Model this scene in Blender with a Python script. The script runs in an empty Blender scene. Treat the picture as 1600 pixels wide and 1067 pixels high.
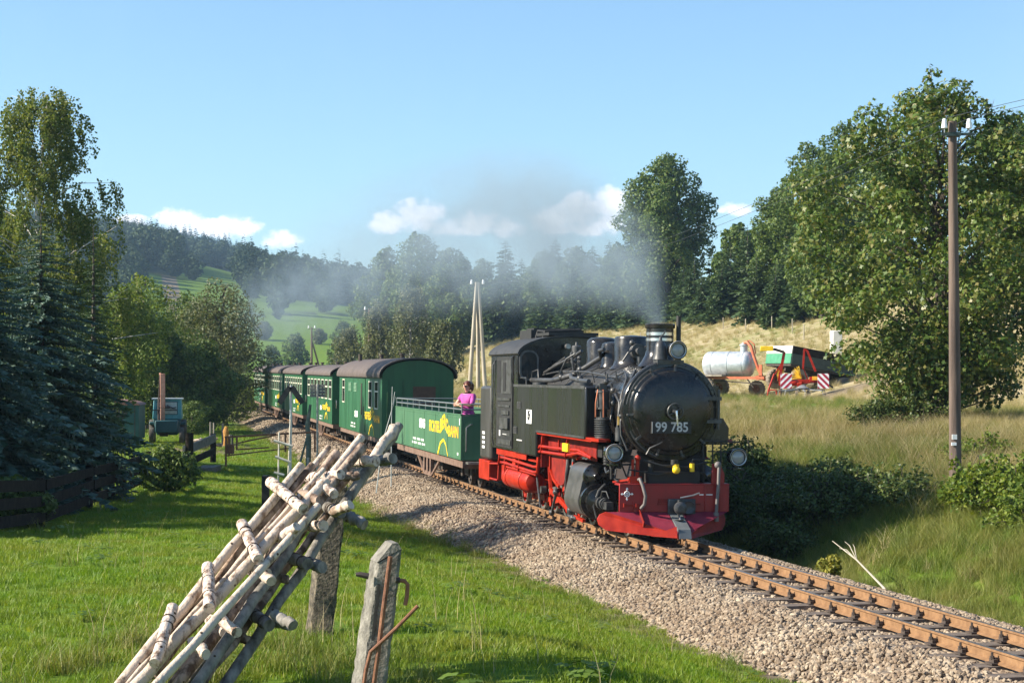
import bpy, math, random
import numpy as np
from mathutils import Vector, Matrix, Euler, noise as mnoise
random.seed(7); RNG = np.random.default_rng(11)
SC = bpy.context.scene
COL = SC.collection
R = math.radians
# ------------------------------------------------------------------ camera, sky, sun, exposure
F_PX, HZ, EYE = 2900.0, 584.0, 2.69
cam_d = bpy.data.cameras.new('camera'); cam = bpy.data.objects.new('camera', cam_d); COL.objects.link(cam)
cam.location = (0, 0, EYE); cam.rotation_euler = (R(90), 0, 0)
cam_d.sensor_width = 36; cam_d.lens = 36 * F_PX / 1600; cam_d.shift_y = (HZ - 533.5) / 1600
cam_d.clip_start = .1; cam_d.clip_end = 9000
SC.camera = cam
SUN_EL, SUN_AZ = 31.0, -97.0          # azimuth clockwise from +Y
W = bpy.data.worlds.new('World'); SC.world = W; W.use_nodes = True
def build_world():
    nt = W.node_tree; N = nt.nodes; L = nt.links; N.clear()
    out = N.new('ShaderNodeOutputWorld'); bg = N.new('ShaderNodeBackground'); bg.inputs[1].default_value = .073
    sky = N.new('ShaderNodeTexSky'); sky.sky_type = 'NISHITA'; sky.sun_disc = False
    sky.sun_elevation = R(SUN_EL); sky.sun_rotation = R(SUN_AZ); sky.altitude = 600; sky.air_density = 1.0; sky.dust_density = .6; sky.ozone_density = 2.2
    tc = N.new('ShaderNodeTexCoord'); sep = N.new('ShaderNodeSeparateXYZ'); L.new(tc.outputs['Generated'], sep.inputs[0])
    def math_(op, a, b=None, c=None):
        n = N.new('ShaderNodeMath'); n.operation = op
        for i, x in enumerate((a, b, c)):
            if x is None: continue
            if isinstance(x, (int, float)): n.inputs[i].default_value = x
            else: L.new(x, n.inputs[i])
        return n.outputs[0]
    def noise(scale, sx, detail, seed):
        mp = N.new('ShaderNodeMapping'); mp.inputs['Scale'].default_value = sx; mp.inputs['Location'].default_value = (seed, seed * .7, 0)
        L.new(tc.outputs['Generated'], mp.inputs[0])
        n = N.new('ShaderNodeTexNoise'); n.inputs['Scale'].default_value = scale; n.inputs['Detail'].default_value = detail; n.inputs['Roughness'].default_value = .58
        L.new(mp.outputs[0], n.inputs['Vector']); return n.outputs[0]
    az = math_('ARCTAN2', sep.outputs[0], sep.outputs[1]); el = sep.outputs[2]
    n1 = noise(62, (1, 1, 1.5), 8, 0.0); n2 = noise(190, (1, 1, 1.3), 6, 3.0); n3 = noise(9, (1, 1, .2), 3, 5.0)
    wob = math_('ADD', math_('MULTIPLY', math_('SUBTRACT', n1, .5), 3.6), math_('MULTIPLY', math_('SUBTRACT', n2, .5), 1.5))
    tot = None
    # cumulus heaps low over the valley: azimuth, elevation, half sizes (radians)
    puffs = [(-.202,.0795,.012,.005),(-.178,.0815,.015,.0085),(-.163,.077,.022,.006),(-.146,.0775,.015,.0085),(-.124,.0715,.013,.006),
             (-.066,.081,.014,.007),(-.050,.0855,.016,.0095),(-.040,.078,.02,.006),(-.018,.081,.015,.008),(-.002,.0785,.014,.006),
             (.022,.082,.015,.009),(.038,.087,.016,.012),(.052,.092,.012,.010),(.046,.080,.022,.007),(.120,.088,.011,.0045),
             (-.33,.07,.05,.02),(-.47,.08,.06,.018),(.36,.07,.05,.016),(.55,.085,.06,.02),(.9,.08,.07,.02),(-.85,.08,.08,.02),(-1.3,.09,.07,.02),(1.4,.08,.08,.02),
             (1.9,.08,.07,.02),(2.4,.09,.08,.02),(2.9,.08,.07,.02),(-1.9,.08,.07,.02),(-2.5,.09,.08,.02)]
    for a, e, ra, re in puffs:
        da = math_('MULTIPLY', math_('SUBTRACT', az, a), 1 / ra); de = math_('MULTIPLY', math_('SUBTRACT', el, e), 1 / re)
        d = math_('ADD', math_('MULTIPLY', da, da), math_('MULTIPLY', de, de))
        m = math_('MAXIMUM', math_('SUBTRACT', 1.15, d), 0)
        tot = m if tot is None else math_('MAXIMUM', tot, m)
    dens = math_('ADD', tot, math_('MULTIPLY', wob, math_('MINIMUM', math_('MULTIPLY', tot, 3), .9)))
    mr = N.new('ShaderNodeMapRange'); mr.interpolation_type = 'SMOOTHSTEP'; L.new(dens, mr.inputs[0]); mr.inputs[1].default_value = .16; mr.inputs[2].default_value = 1.0; mr.inputs[4].default_value = .84
    # wide thin veil near the horizon
    veil = math_('MULTIPLY', math_('MAXIMUM', math_('SUBTRACT', n3, .5), 0), 1.2)
    cover = math_('MINIMUM', math_('ADD', mr.outputs[0], math_('MULTIPLY', veil, .15)), 1)
    mix = N.new('ShaderNodeMixRGB'); tint = N.new('ShaderNodeMixRGB'); tint.blend_type = 'MULTIPLY'; tint.inputs[0].default_value = 1; L.new(sky.outputs[0], tint.inputs[1]); tint.inputs[2].default_value = (.98, 1.16, 1.24, 1)
    L.new(cover, mix.inputs[0]); L.new(tint.outputs[0], mix.inputs[1])
    shade = N.new('ShaderNodeMixRGB'); L.new(math_('MULTIPLY', dens, .7), shade.inputs[0]); shade.inputs[1].default_value = (7.0, 7.6, 9.2, 1); shade.inputs[2].default_value = (11.5, 10.8, 10.6, 1); shade.use_clamp = False
    L.new(shade.outputs[0], mix.inputs[2])
    L.new(mix.outputs[0], bg.inputs[0]); L.new(bg.outputs[0], out.inputs[0])
build_world()
sun_d = bpy.data.lights.new('sun', 'SUN'); sun_d.energy = 5.0; sun_d.angle = R(.55); sun_d.color = (1, .90, .74)
sun = bpy.data.objects.new('sun', sun_d); COL.objects.link(sun)
_s = Vector((math.sin(R(SUN_AZ)) * math.cos(R(SUN_EL)), math.cos(R(SUN_AZ)) * math.cos(R(SUN_EL)), math.sin(R(SUN_EL))))
sun.rotation_euler = _s.to_track_quat('Z', 'Y').to_euler(); sun.location = _s * 200
vs = SC.view_settings; vs.view_transform = 'Standard'; vs.look = 'None'; vs.gamma = 1; vs.exposure = 1.2; vs.use_curve_mapping = False
cy = SC.cycles; cy.use_denoising = True; cy.max_bounces = 6; cy.diffuse_bounces = 3; cy.glossy_bounces = 3; cy.transmission_bounces = 4; cy.transparent_max_bounces = 6
cy.volume_bounces = 0; cy.volume_step_rate = 1.0; cy.volume_max_steps = 256; cy.sample_clamp_indirect = 6

# ------------------------------------------------------------------ helpers: objects
def tag(o, label=None, cat=None, group=None, kind=None):
    if label: o['label'] = label
    if cat: o['category'] = cat
    if group: o['group'] = group
    if kind: o['kind'] = kind
    return o
def thing(name, label, cat, loc=(0, 0, 0), rotz=0, group=None):
    o = bpy.data.objects.new(name, None); COL.objects.link(o); o.location = loc; o.rotation_euler = (0, 0, rotz)
    o.empty_display_size = .2
    return tag(o, label, cat, group)
def kids(o): return [c for c in bpy.data.objects if c.parent == o]
def copy_tree(root, loc=None, rotz=None, label=None, scale=None):
    ch = {}
    for c in bpy.data.objects:
        if c.parent: ch.setdefault(c.parent.name, []).append(c)
    def rec(o, par):
        c = o.copy(); COL.objects.link(c); c.parent = par
        for k in ch.get(o.name, []): rec(k, c)
        return c
    r = rec(root, None)
    if loc is not None: r.location = loc
    if rotz is not None: r.rotation_euler = (r.rotation_euler[0], r.rotation_euler[1], rotz)
    if scale is not None: r.scale = (scale,) * 3 if isinstance(scale, (int, float)) else scale
    if label: r['label'] = label
    return r
def obj_from_mesh(name, me, parent=None):
    o = bpy.data.objects.new(name, me); COL.objects.link(o)
    if parent is not None: o.parent = parent
    return o
class MB:
    """collects boxes, tubes and lathes; build() links them as one mesh object"""
    def __init__(s): s.v = []; s.f = []; s.m = []; s.cur = 0
    def add(s, vs_, fs):
        o = len(s.v); s.v.extend([tuple(map(float, v)) for v in vs_]); s.f.extend([tuple(i + o for i in f) for f in fs]); s.m.extend([s.cur] * len(fs)); return s
    def mat(s, i): s.cur = i; return s
    def box(s, x0, x1, y0, y1, z0, z1):
        v = [(x0,y0,z0),(x1,y0,z0),(x1,y1,z0),(x0,y1,z0),(x0,y0,z1),(x1,y0,z1),(x1,y1,z1),(x0,y1,z1)]
        return s.add(v, [(0,3,2,1),(4,5,6,7),(0,1,5,4),(1,2,6,5),(2,3,7,6),(3,0,4,7)])
    def beam(s, p0, p1, w, h, up=(0, 0, 1)):
        p0, p1 = Vector(p0), Vector(p1); d = (p1 - p0).normalized(); u = Vector(up)
        if abs(d.dot(u)) > .98: u = Vector((1, 0, 0))
        a = d.cross(u).normalized() * (w / 2); b = a.cross(d).normalized() * (h / 2)
        v = [p - a - b if k == 0 else p + a - b if k == 1 else p + a + b if k == 2 else p - a + b for p in (p0, p1) for k in range(4)]
        return s.add(v, [(3,2,1,0),(4,5,6,7),(0,1,5,4),(1,2,6,5),(2,3,7,6),(3,0,4,7)])
    def tube(s, pts, r, n=8, caps=True):
        pts = [Vector(p) for p in pts]; k = len(pts); rr = r if isinstance(r, (list, tuple)) else [r] * k
        vs_ = []; fs = []; prev = None
        for i, p in enumerate(pts):
            d = (pts[min(i + 1, k - 1)] - pts[max(i - 1, 0)]).normalized()
            if prev is None:
                a = d.cross(Vector((0, 0, 1)) if abs(d.z) < .95 else Vector((1, 0, 0))).normalized()
            else:
                a = (prev - d * prev.dot(d)).normalized()
            b = d.cross(a); prev = a
            for j in range(n):
                t = 2 * math.pi * j / n; vs_.append(p + (a * math.cos(t) + b * math.sin(t)) * rr[i])
        for i in range(k - 1):
            for j in range(n):
                j2 = (j + 1) % n; fs.append((i * n + j, i * n + j2, (i + 1) * n + j2, (i + 1) * n + j))
        if caps: fs.append(tuple(range(n - 1, -1, -1))); fs.append(tuple(range((k - 1) * n, k * n)))
        return s.add(vs_, fs)
    def cyl(s, p0, p1, r, n=16, r1=None): return s.tube([p0, p1], [r, r if r1 is None else r1], n)
    def lathe(s, prof, base=(0, 0, 0), axis=(0, 0, 1), n=24, cap0=True, cap1=True):
        ax = Vector(axis).normalized(); a = ax.cross(Vector((0, 0, 1)) if abs(ax.z) < .9 else Vector((1, 0, 0))).normalized(); b = ax.cross(a); B = Vector(base)
        vs_ = []; fs = []; k = len(prof)
        for r, h in prof:
            for j in range(n):
                t = 2 * math.pi * j / n; vs_.append(B + ax * h + (a * math.cos(t) + b * math.sin(t)) * max(r, 1e-4))
        for i in range(k - 1):
            for j in range(n):
                j2 = (j + 1) % n; fs.append((i * n + j, i * n + j2, (i + 1) * n + j2, (i + 1) * n + j))
        if cap0: fs.append(tuple(range(n - 1, -1, -1)))
        if cap1: fs.append(tuple(range((k - 1) * n, k * n)))
        return s.add(vs_, fs)
    def prism(s, poly, lo, hi, plane='xz'):
        """polygon in a coordinate plane, extruded along the third axis"""
        def P(a, b, c): return {'xz': (a, c, b), 'xy': (a, b, c), 'yz': (c, a, b)}[plane]
        n = len(poly); v = [P(a, b, lo) for a, b in poly] + [P(a, b, hi) for a, b in poly]
        fs = [tuple(range(n)), tuple(range(2 * n - 1, n - 1, -1))] + [(i, i + n, (i + 1) % n + n, (i + 1) % n) for i in range(n)]
        return s.add(v, fs)
    def sphere(s, c, r, n=12, m=8):
        r = (r, r, r) if isinstance(r, (int, float)) else r
        vs_ = [(c[0], c[1], c[2] + r[2])]; fs = []
        for i in range(1, m):
            ph = math.pi * i / m
            for j in range(n):
                t = 2 * math.pi * j / n; vs_.append((c[0] + r[0] * math.sin(ph) * math.cos(t), c[1] + r[1] * math.sin(ph) * math.sin(t), c[2] + r[2] * math.cos(ph)))
        vs_.append((c[0], c[1], c[2] - r[2])); last = len(vs_) - 1
        for j in range(n): fs.append((0, 1 + j, 1 + (j + 1) % n))
        for i in range(m - 2):
            for j in range(n):
                a = 1 + i * n + j; b = 1 + i * n + (j + 1) % n; fs.append((a, a + n, b + n, b))
        for j in range(n): fs.append((last, 1 + (m - 2) * n + (j + 1) % n, 1 + (m - 2) * n + j))
        return s.add(vs_, fs)
    def ring(s, c, axis, r, tube_r, n=24, m=8):
        ax = Vector(axis).normalized(); a = ax.cross(Vector((0, 0, 1)) if abs(ax.z) < .9 else Vector((1, 0, 0))).normalized(); b = ax.cross(a); c = Vector(c)
        vs_ = []; fs = []
        for i in range(n):
            t = 2 * math.pi * i / n; d = a * math.cos(t) + b * math.sin(t)
            for j in range(m):
                q = 2 * math.pi * j / m; vs_.append(c + d * (r + tube_r * math.cos(q)) + ax * tube_r * math.sin(q))
        for i in range(n):
            for j in range(m):
                fs.append((i * m + j, ((i + 1) % n) * m + j, ((i + 1) % n) * m + (j + 1) % m, i * m + (j + 1) % m))
        return s.add(vs_, fs)
    def mesh(s, name, mats, smooth=True, angle=38):
        me = bpy.data.meshes.new(name); me.from_pydata(s.v, [], s.f)
        for m in (mats if isinstance(mats, (list, tuple)) else [mats]): me.materials.append(m)
        if any(s.m): me.polygons.foreach_set('material_index', s.m)
        import bmesh
        bm = bmesh.new(); bm.from_mesh(me); bmesh.ops.recalc_face_normals(bm, faces=bm.faces); bm.to_mesh(me); bm.free()
        if smooth:
            me.polygons.foreach_set('use_smooth', [True] * len(me.polygons)); me.set_sharp_from_angle(angle=R(angle))
        me.update(); return me
    def build(s, name, mats, parent=None, bevel=0, **k):
        o = obj_from_mesh(name, s.mesh(name, mats, **k), parent)
        if bevel:
            b = o.modifiers.new('edge', 'BEVEL'); b.width = bevel; b.segments = 2; b.limit_method = 'ANGLE'; b.angle_limit = R(50)
        return o
def part(name, mb, m, parent, **k): return mb.build(name, m, parent, **k)
def fast_mesh(name, co, faces, mat, per=4, smooth=False):
    """numpy arrays -> mesh; faces all have `per` corners"""
    me = bpy.data.meshes.new(name); nv = len(co); nf = len(faces)
    me.vertices.add(nv); me.vertices.foreach_set('co', np.asarray(co, np.float32).ravel())
    me.loops.add(nf * per); me.loops.foreach_set('vertex_index', np.asarray(faces, np.int32).ravel())
    me.polygons.add(nf); me.polygons.foreach_set('loop_start', np.arange(0, nf * per, per, dtype=np.int32))
    try: me.polygons.foreach_set('loop_total', np.full(nf, per, np.int32))
    except Exception: pass
    for m in (mat if isinstance(mat, (list, tuple)) else [mat]): me.materials.append(m)
    if smooth: me.polygons.foreach_set('use_smooth', np.ones(nf, bool))
    me.update(calc_edges=True); me.validate(); return me
def text_mesh(body, size, bold=0.0, xs=1.0):
    cu = bpy.data.curves.new('lettering', 'FONT'); cu.body = body; cu.size = size; cu.align_x = 'CENTER'; cu.align_y = 'CENTER'; cu.offset = bold; cu.resolution_u = 3
    o = bpy.data.objects.new('lettering', cu); COL.objects.link(o); dg = bpy.context.evaluated_depsgraph_get()
    me = bpy.data.meshes.new_from_object(o.evaluated_get(dg)); bpy.data.objects.remove(o)
    for v in me.vertices: v.co.x *= xs
    return me
def text_on(name, body, size, m, parent, origin, right, up, out=.004, bold=0, xs=1.0, warp=None):
    """flat lettering: origin is its centre, right and up the directions of its line and of its height"""
    me = text_mesh(body, size, bold, xs); r = Vector(right).normalized(); u = Vector(up).normalized(); n = r.cross(u); O = Vector(origin) + n * out
    for v in me.vertices:
        x, y = v.co.x, v.co.y
        if warp: x, y = warp(x, y)
        v.co = O + r * x + u * y
    me.materials.clear(); me.materials.append(m); return obj_from_mesh(name, me, parent)

# ------------------------------------------------------------------ helpers: materials
MATS = {}
def nodes(m):
    m.use_nodes = True; nt = m.node_tree; return nt, nt.nodes, nt.links, nt.nodes['Principled BSDF']
def M(name, col, rough=.5, metal=0, col2=None, scale=6, bump=0, bscale=40, stretch=(1, 1, 1), spec=None, contrast=(.35, .65), rvar=0, coat=0):
    """plain procedural surface: two tones mixed by noise, fine bump and roughness variation"""
    if name in MATS: return MATS[name]
    m = bpy.data.materials.new(name); nt, N, L, B = nodes(m)
    B.inputs['Base Color'].default_value = (*col, 1); B.inputs['Roughness'].default_value = rough; B.inputs['Metallic'].default_value = metal
    if spec is not None: B.inputs['Specular IOR Level'].default_value = spec
    if coat: B.inputs['Coat Weight'].default_value = coat; B.inputs['Coat Roughness'].default_value = .08
    tc = N.new('ShaderNodeTexCoord'); mp = N.new('ShaderNodeMapping'); mp.inputs['Scale'].default_value = stretch; L.new(tc.outputs['Object'], mp.inputs[0])
    if col2 is None: col2 = tuple(min(1, c * 1.35 + .004) for c in col)
    n = N.new('ShaderNodeTexNoise'); n.inputs['Scale'].default_value = scale; n.inputs['Detail'].default_value = 6; n.inputs['Roughness'].default_value = .62; L.new(mp.outputs[0], n.inputs['Vector'])
    r = N.new('ShaderNodeValToRGB'); r.color_ramp.elements[0].position, r.color_ramp.elements[1].position = contrast
    r.color_ramp.elements[0].color = (*col, 1); r.color_ramp.elements[1].color = (*col2, 1)
    L.new(n.outputs[0], r.inputs[0]); L.new(r.outputs[0], B.inputs['Base Color'])
    if rvar:
        mr = N.new('ShaderNodeMapRange'); mr.inputs[1].default_value = .3; mr.inputs[2].default_value = .7; mr.inputs[3].default_value = max(.02, rough - rvar); mr.inputs[4].default_value = min(1, rough + rvar)
        L.new(n.outputs[0], mr.inputs[0]); L.new(mr.outputs[0], B.inputs['Roughness'])
    if bump:
        n2 = N.new('ShaderNodeTexNoise'); n2.inputs['Scale'].default_value = bscale; n2.inputs['Detail'].default_value = 5; L.new(mp.outputs[0], n2.inputs['Vector'])
        b = N.new('ShaderNodeBump'); b.inputs['Strength'].default_value = bump; b.inputs['Distance'].default_value = .02; L.new(n2.outputs[0], b.inputs['Height']); L.new(b.outputs[0], B.inputs['Normal'])
    MATS[name] = m; return m
def leaf_mat(name, cols, transl=.35, rough=.55, by='ISLAND', patch=None):
    if name in MATS: return MATS[name]
    m = bpy.data.materials.new(name); nt, N, L, B = nodes(m)
    B.inputs['Roughness'].default_value = rough; B.inputs['Specular IOR Level'].default_value = .3
    if by == 'ISLAND': rnd = N.new('ShaderNodeNewGeometry').outputs['Random Per Island']
    else:
        oi = N.new('ShaderNodeObjectInfo').outputs['Random']; gi = N.new('ShaderNodeNewGeometry').outputs['Random Per Island']
        a = N.new('ShaderNodeMath'); a.operation = 'MULTIPLY_ADD'; L.new(oi, a.inputs[0]); a.inputs[1].default_value = .6
        b = N.new('ShaderNodeMath'); b.operation = 'MULTIPLY'; L.new(gi, b.inputs[0]); b.inputs[1].default_value = .4; L.new(b.outputs[0], a.inputs[2]); rnd = a.outputs[0]
    r = N.new('ShaderNodeValToRGB'); e = r.color_ramp.elements
    while len(e) < len(cols): e.new(.5)
    for i, c in enumerate(cols): e[i].position = i / (len(cols) - 1); e[i].color = (*c, 1)
    L.new(rnd, r.inputs[0]); L.new(r.outputs[0], B.inputs['Base Color'])
    if patch:       # slow change of tone over the land: (scale, second colour, amount)
        po = N.new('ShaderNodeNewGeometry').outputs['Position']; pn = N.new('ShaderNodeTexNoise'); pn.inputs['Scale'].default_value = patch[0]; pn.inputs['Detail'].default_value = 5; pn.inputs['Roughness'].default_value = .65; L.new(po, pn.inputs['Vector'])
        pr = N.new('ShaderNodeMapRange'); pr.inputs[1].default_value = .42; pr.inputs[2].default_value = .66; pr.inputs[4].default_value = patch[2]; L.new(pn.outputs[0], pr.inputs[0])
        pm = N.new('ShaderNodeMixRGB'); L.new(pr.outputs[0], pm.inputs[0]); L.new(r.outputs[0], pm.inputs[1]); pm.inputs[2].default_value = (*patch[1], 1); L.new(pm.outputs[0], B.inputs['Base Color']); r = pm
    tr = N.new('ShaderNodeBsdfTranslucent'); mx = N.new('ShaderNodeMixShader'); mx.inputs[0].default_value = transl
    g = N.new('ShaderNodeMixRGB'); g.blend_type = 'MULTIPLY'; g.inputs[0].default_value = 1; L.new(r.outputs[0], g.inputs[1]); g.inputs[2].default_value = (1.25, 1.2, .55, 1); L.new(g.outputs[0], tr.inputs[0])
    L.new(B.outputs[0], mx.inputs[1]); L.new(tr.outputs[0], mx.inputs[2]); L.new(mx.outputs[0], N['Material Output'].inputs[0])
    MATS[name] = m; return m
blk = M('black_paint', (.010, .010, .011), .22, col2=(.028, .025, .023), scale=5, rvar=.12, coat=.12, spec=.45)
blk_s = M('black_paint_reflection_streaks', (.011, .0115, .013), .28, col2=(.032, .032, .034), scale=1.5, stretch=(1.0, 1.0, .06), contrast=(.40, .75), rvar=.12)  # pale vertical streaks paint the tanks' soft reflections into the colour
blk_m = M('sooty_black', (.012, .012, .012), .6, col2=(.03, .028, .026), scale=9, bump=.15)
grey_m = M('worn_dark_metal', (.045, .045, .047), .42, .3, col2=(.10, .10, .10), scale=8, rvar=.12)
shaded_red = M('red_beam_paint_shaded', (.22, .010, .012), .45, col2=(.31, .016, .016), scale=4, bump=.05, rvar=.1)  # deeper red puts the shade on the beam's front into the colour
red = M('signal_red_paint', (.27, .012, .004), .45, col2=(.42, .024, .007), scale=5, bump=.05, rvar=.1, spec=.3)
red_d = M('dirty_and_shaded_red', (.13, .010, .008), .55, col2=(.28, .020, .012), scale=6, bump=.1, spec=.3)
steel = M('bare_steel', (.32, .31, .30), .35, .8, col2=(.48, .46, .44), scale=10)
silver = M('polished_band', (.62, .62, .62), .25, .9)
white = M('white_paint', (.72, .72, .70), .5)
letter_w = M('white_lettering', (.75, .75, .73), .55)
letter_g = M('grey_lettering', (.42, .42, .42), .5)
yellow = M('yellow_paint', (.80, .50, .015), .45)
orange_y = M('amber_lettering', (.70, .36, .015), .5)
copper = M('copper_pipe', (.36, .13, .07), .4, .6)
hose_m = M('grey_rubber_hose', (.13, .115, .11), .6)
lens_m = M('lamp_glass', (.25, .26, .26), .12, col2=(.34, .35, .35), coat=.6)
green = M('green_coach_paint', (.009, .066, .025), .45, col2=(.019, .104, .040), scale=2.2, stretch=(1.6, 1.6, .18), contrast=(.3, .62), bump=.04, rvar=.1)
green_o = M('faded_green_paint', (.034, .118, .058), .55, col2=(.062, .152, .078), scale=2.0, stretch=(1.3, 1.3, .2), contrast=(.3, .65), bump=.04)
roof_m = M('brown_roof_felt', (.075, .058, .052), .75, col2=(.112, .086, .076), scale=3, bump=.2, bscale=25)
solebar_m = M('rusty_brown_frame', (.12, .070, .050), .7, col2=(.21, .135, .10), scale=7, bump=.2)
dark_m = M('dark_underframe', (.030, .024, .020), .75, col2=(.07, .05, .04), scale=8, bump=.2)
glass_m = M('window_glass', (.02, .025, .025), .05, col2=(.03, .035, .035), spec=.8)
cream = M('cream_window_frame', (.55, .52, .42), .5)
rail_m = M('rusty_rail', (.17, .088, .038), .75, col2=(.27, .15, .070), scale=9, bump=.15, stretch=(1, 1, 1))
railtop_m = M('worn_rail_head', (.20, .17, .15), .35, .7, col2=(.30, .26, .23), scale=12)
wood_grey = M('weathered_wood', (.17, .15, .13), .85, col2=(.34, .30, .26), scale=5, bump=.5, bscale=18, stretch=(1, 1, .12))
wood_dark = M('dark_shaded_wood', (.014, .011, .009), .95, col2=(.036, .029, .022), scale=5, bump=.4, bscale=18, spec=.08)  # near black, so the colour also carries the fence's shade
sleeper_m = M('old_sleeper_wood', (.085, .066, .052), .85, col2=(.17, .135, .11), scale=7, bump=.4, bscale=30)
rust = M('rust', (.14, .055, .030), .8, col2=(.27, .12, .06), scale=14, bump=.3)
rubber = M('tyre_rubber', (.035, .033, .03), .8, col2=(.11, .095, .075), scale=5)
# ------------------------------------------------------------------ the line of the track, the lie of the land
TAN = .2241
def sm(t): t = np.clip(t, 0, 1); return t * t * (3 - 2 * t)
_Y = np.arange(-30, 2200, .05)
_sl = -TAN + .0265 * sm((_Y - 20) / 25); _xs = np.cumsum(_sl) * .05; _xs += 9.12 - np.interp(0, _Y, _xs)
_sl2 = _sl - .9 * sm((_Y - 127) / 60); _xs2 = np.cumsum(_sl2) * .05; _xs2 += 9.12 - np.interp(0, _Y, _xs2)
def cx(Y): return np.interp(Y, _Y, _xs)            # straight course, used by the land
def cxt(Y): return np.interp(Y, _Y, _xs2)          # the rails: they swing left beyond the last coach
def zt(Y): return .004 * np.maximum(0, np.asarray(Y, float) - 60)
COS = .977
def track_pt(Y, n, z=0):
    s = np.interp(Y, _Y, _sl2); c = 1 / math.sqrt(1 + s * s)
    return Vector((cxt(Y) + (n + .08) * c, Y - s * c * (n + .08), z + float(zt(Y))))
_RX = np.array([-400, 2.0, 2.4, 3.6, 6.0, 9, 13, 20, 27, 38, 60, 110, 400]); _RZ = np.array([-.6, -.6, -.58, .0, .76, 1.15, 1.46, 1.62, 3.4, 6.9, 11.5, 19, 42])
def vnoise(x, y, s, seed=0):
    x = np.asarray(x, float) * s + seed * 17.3; y = np.asarray(y, float) * s + seed * 9.1
    return (np.sin(x * 1.7 + 1.3 * np.sin(y * 1.1)) + np.sin(y * 1.9 + 1.1 * np.sin(x * .8 + 2)) + .5 * np.sin((x + y) * 3.1 + seed)) / 2.5
_HX = np.array([-2500, -900, -420, -314, -262, -227, -194, -155, -116, -72, 0, 200, 600, 2500.]); _HH = np.array([140, 124, 112, 106, 98, 90, 80, 66, 50, 38, 34, 56, 100, 150.])
def wl(Y): return np.interp(Y, [16, 26, 42, 62, 90], [1.95, 2.1, 3.0, 2.6, 2.4]) + .12 * np.sin(np.asarray(Y) * .31) + .10 * np.sin(np.asarray(Y) * .93)       # how far the ballast reaches on the lawn side
def ground_z(X, Y):
    X = np.asarray(X, float); Y = np.asarray(Y, float); n = (X - cx(Y)) * COS
    zr = np.interp(n, _RX, _RZ)
    A = np.interp(Y, [8, 15, 22, 30, 45, 70], [1.38, 1.38, 1.12, .72, .42, .18])
    zl = -.55 + A * sm((-n - (wl(Y) - .55)) / 5.4) - .9 * sm((-n - 13) / 14) - 3.0 * sm((-n - 22) / 40)
    z = np.where(n > 0, zr, zl) + zt(Y) * sm((200 - Y) / 100)
    z = z + vnoise(X, Y, .5) * .035 * sm((np.abs(n) - 2.4) / 3) + vnoise(X, Y, .13, 2) * .12 * sm((np.abs(n) - 6) / 10)
    z = z + np.where(n > 0, vnoise(X, Y, .6, 11) * .15 * sm((n - 2.8) / 1.5) * sm((15 - n) / 3), 0)
    w = sm((Y - 250) / 200); hill = np.interp(X, _HX, _HH) * np.sign(Y - 300) * np.clip(np.abs(Y - 300) / 1100, 0, 1.12) ** .8 + vnoise(X, Y, .011, 3) * 2.5 * sm((Y - 420) / 300) + 19 * np.exp(-.5 * (((X + 132) / 78) ** 2 + ((Y - 790) / 205) ** 2)) + 4 * np.exp(-.5 * (((X + 60) / 40) ** 2 + ((Y - 560) / 90) ** 2))
    return z * (1 - w) + np.maximum(z * .3, hill) * w
def gz(x, y): return float(ground_z(x, y))
def at(u, Y): return (u - 800) / F_PX * Y          # the world X that lies in the photograph's column u at depth Y

def meadow(X, Y):
    u = X / Y
    a = sm((u + .183) / .004) * sm((-.143 - u) / .004) * sm((Y - 640) / 25) * sm((930 - Y) / 25)
    b = sm((u + .142) / .006) * sm((-.078 - u) / .01) * sm((Y - (505 + (u + .142) * 900)) / 20) * sm((620 + (u + .142) * 500 - Y) / 20)
    c = sm((u + .155) / .006) * sm((-.07 - u) / .02) * sm((Y - 300) / 30) * sm((430 - Y) / 20)
    return np.clip(a + b + c, 0, 1)

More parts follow.
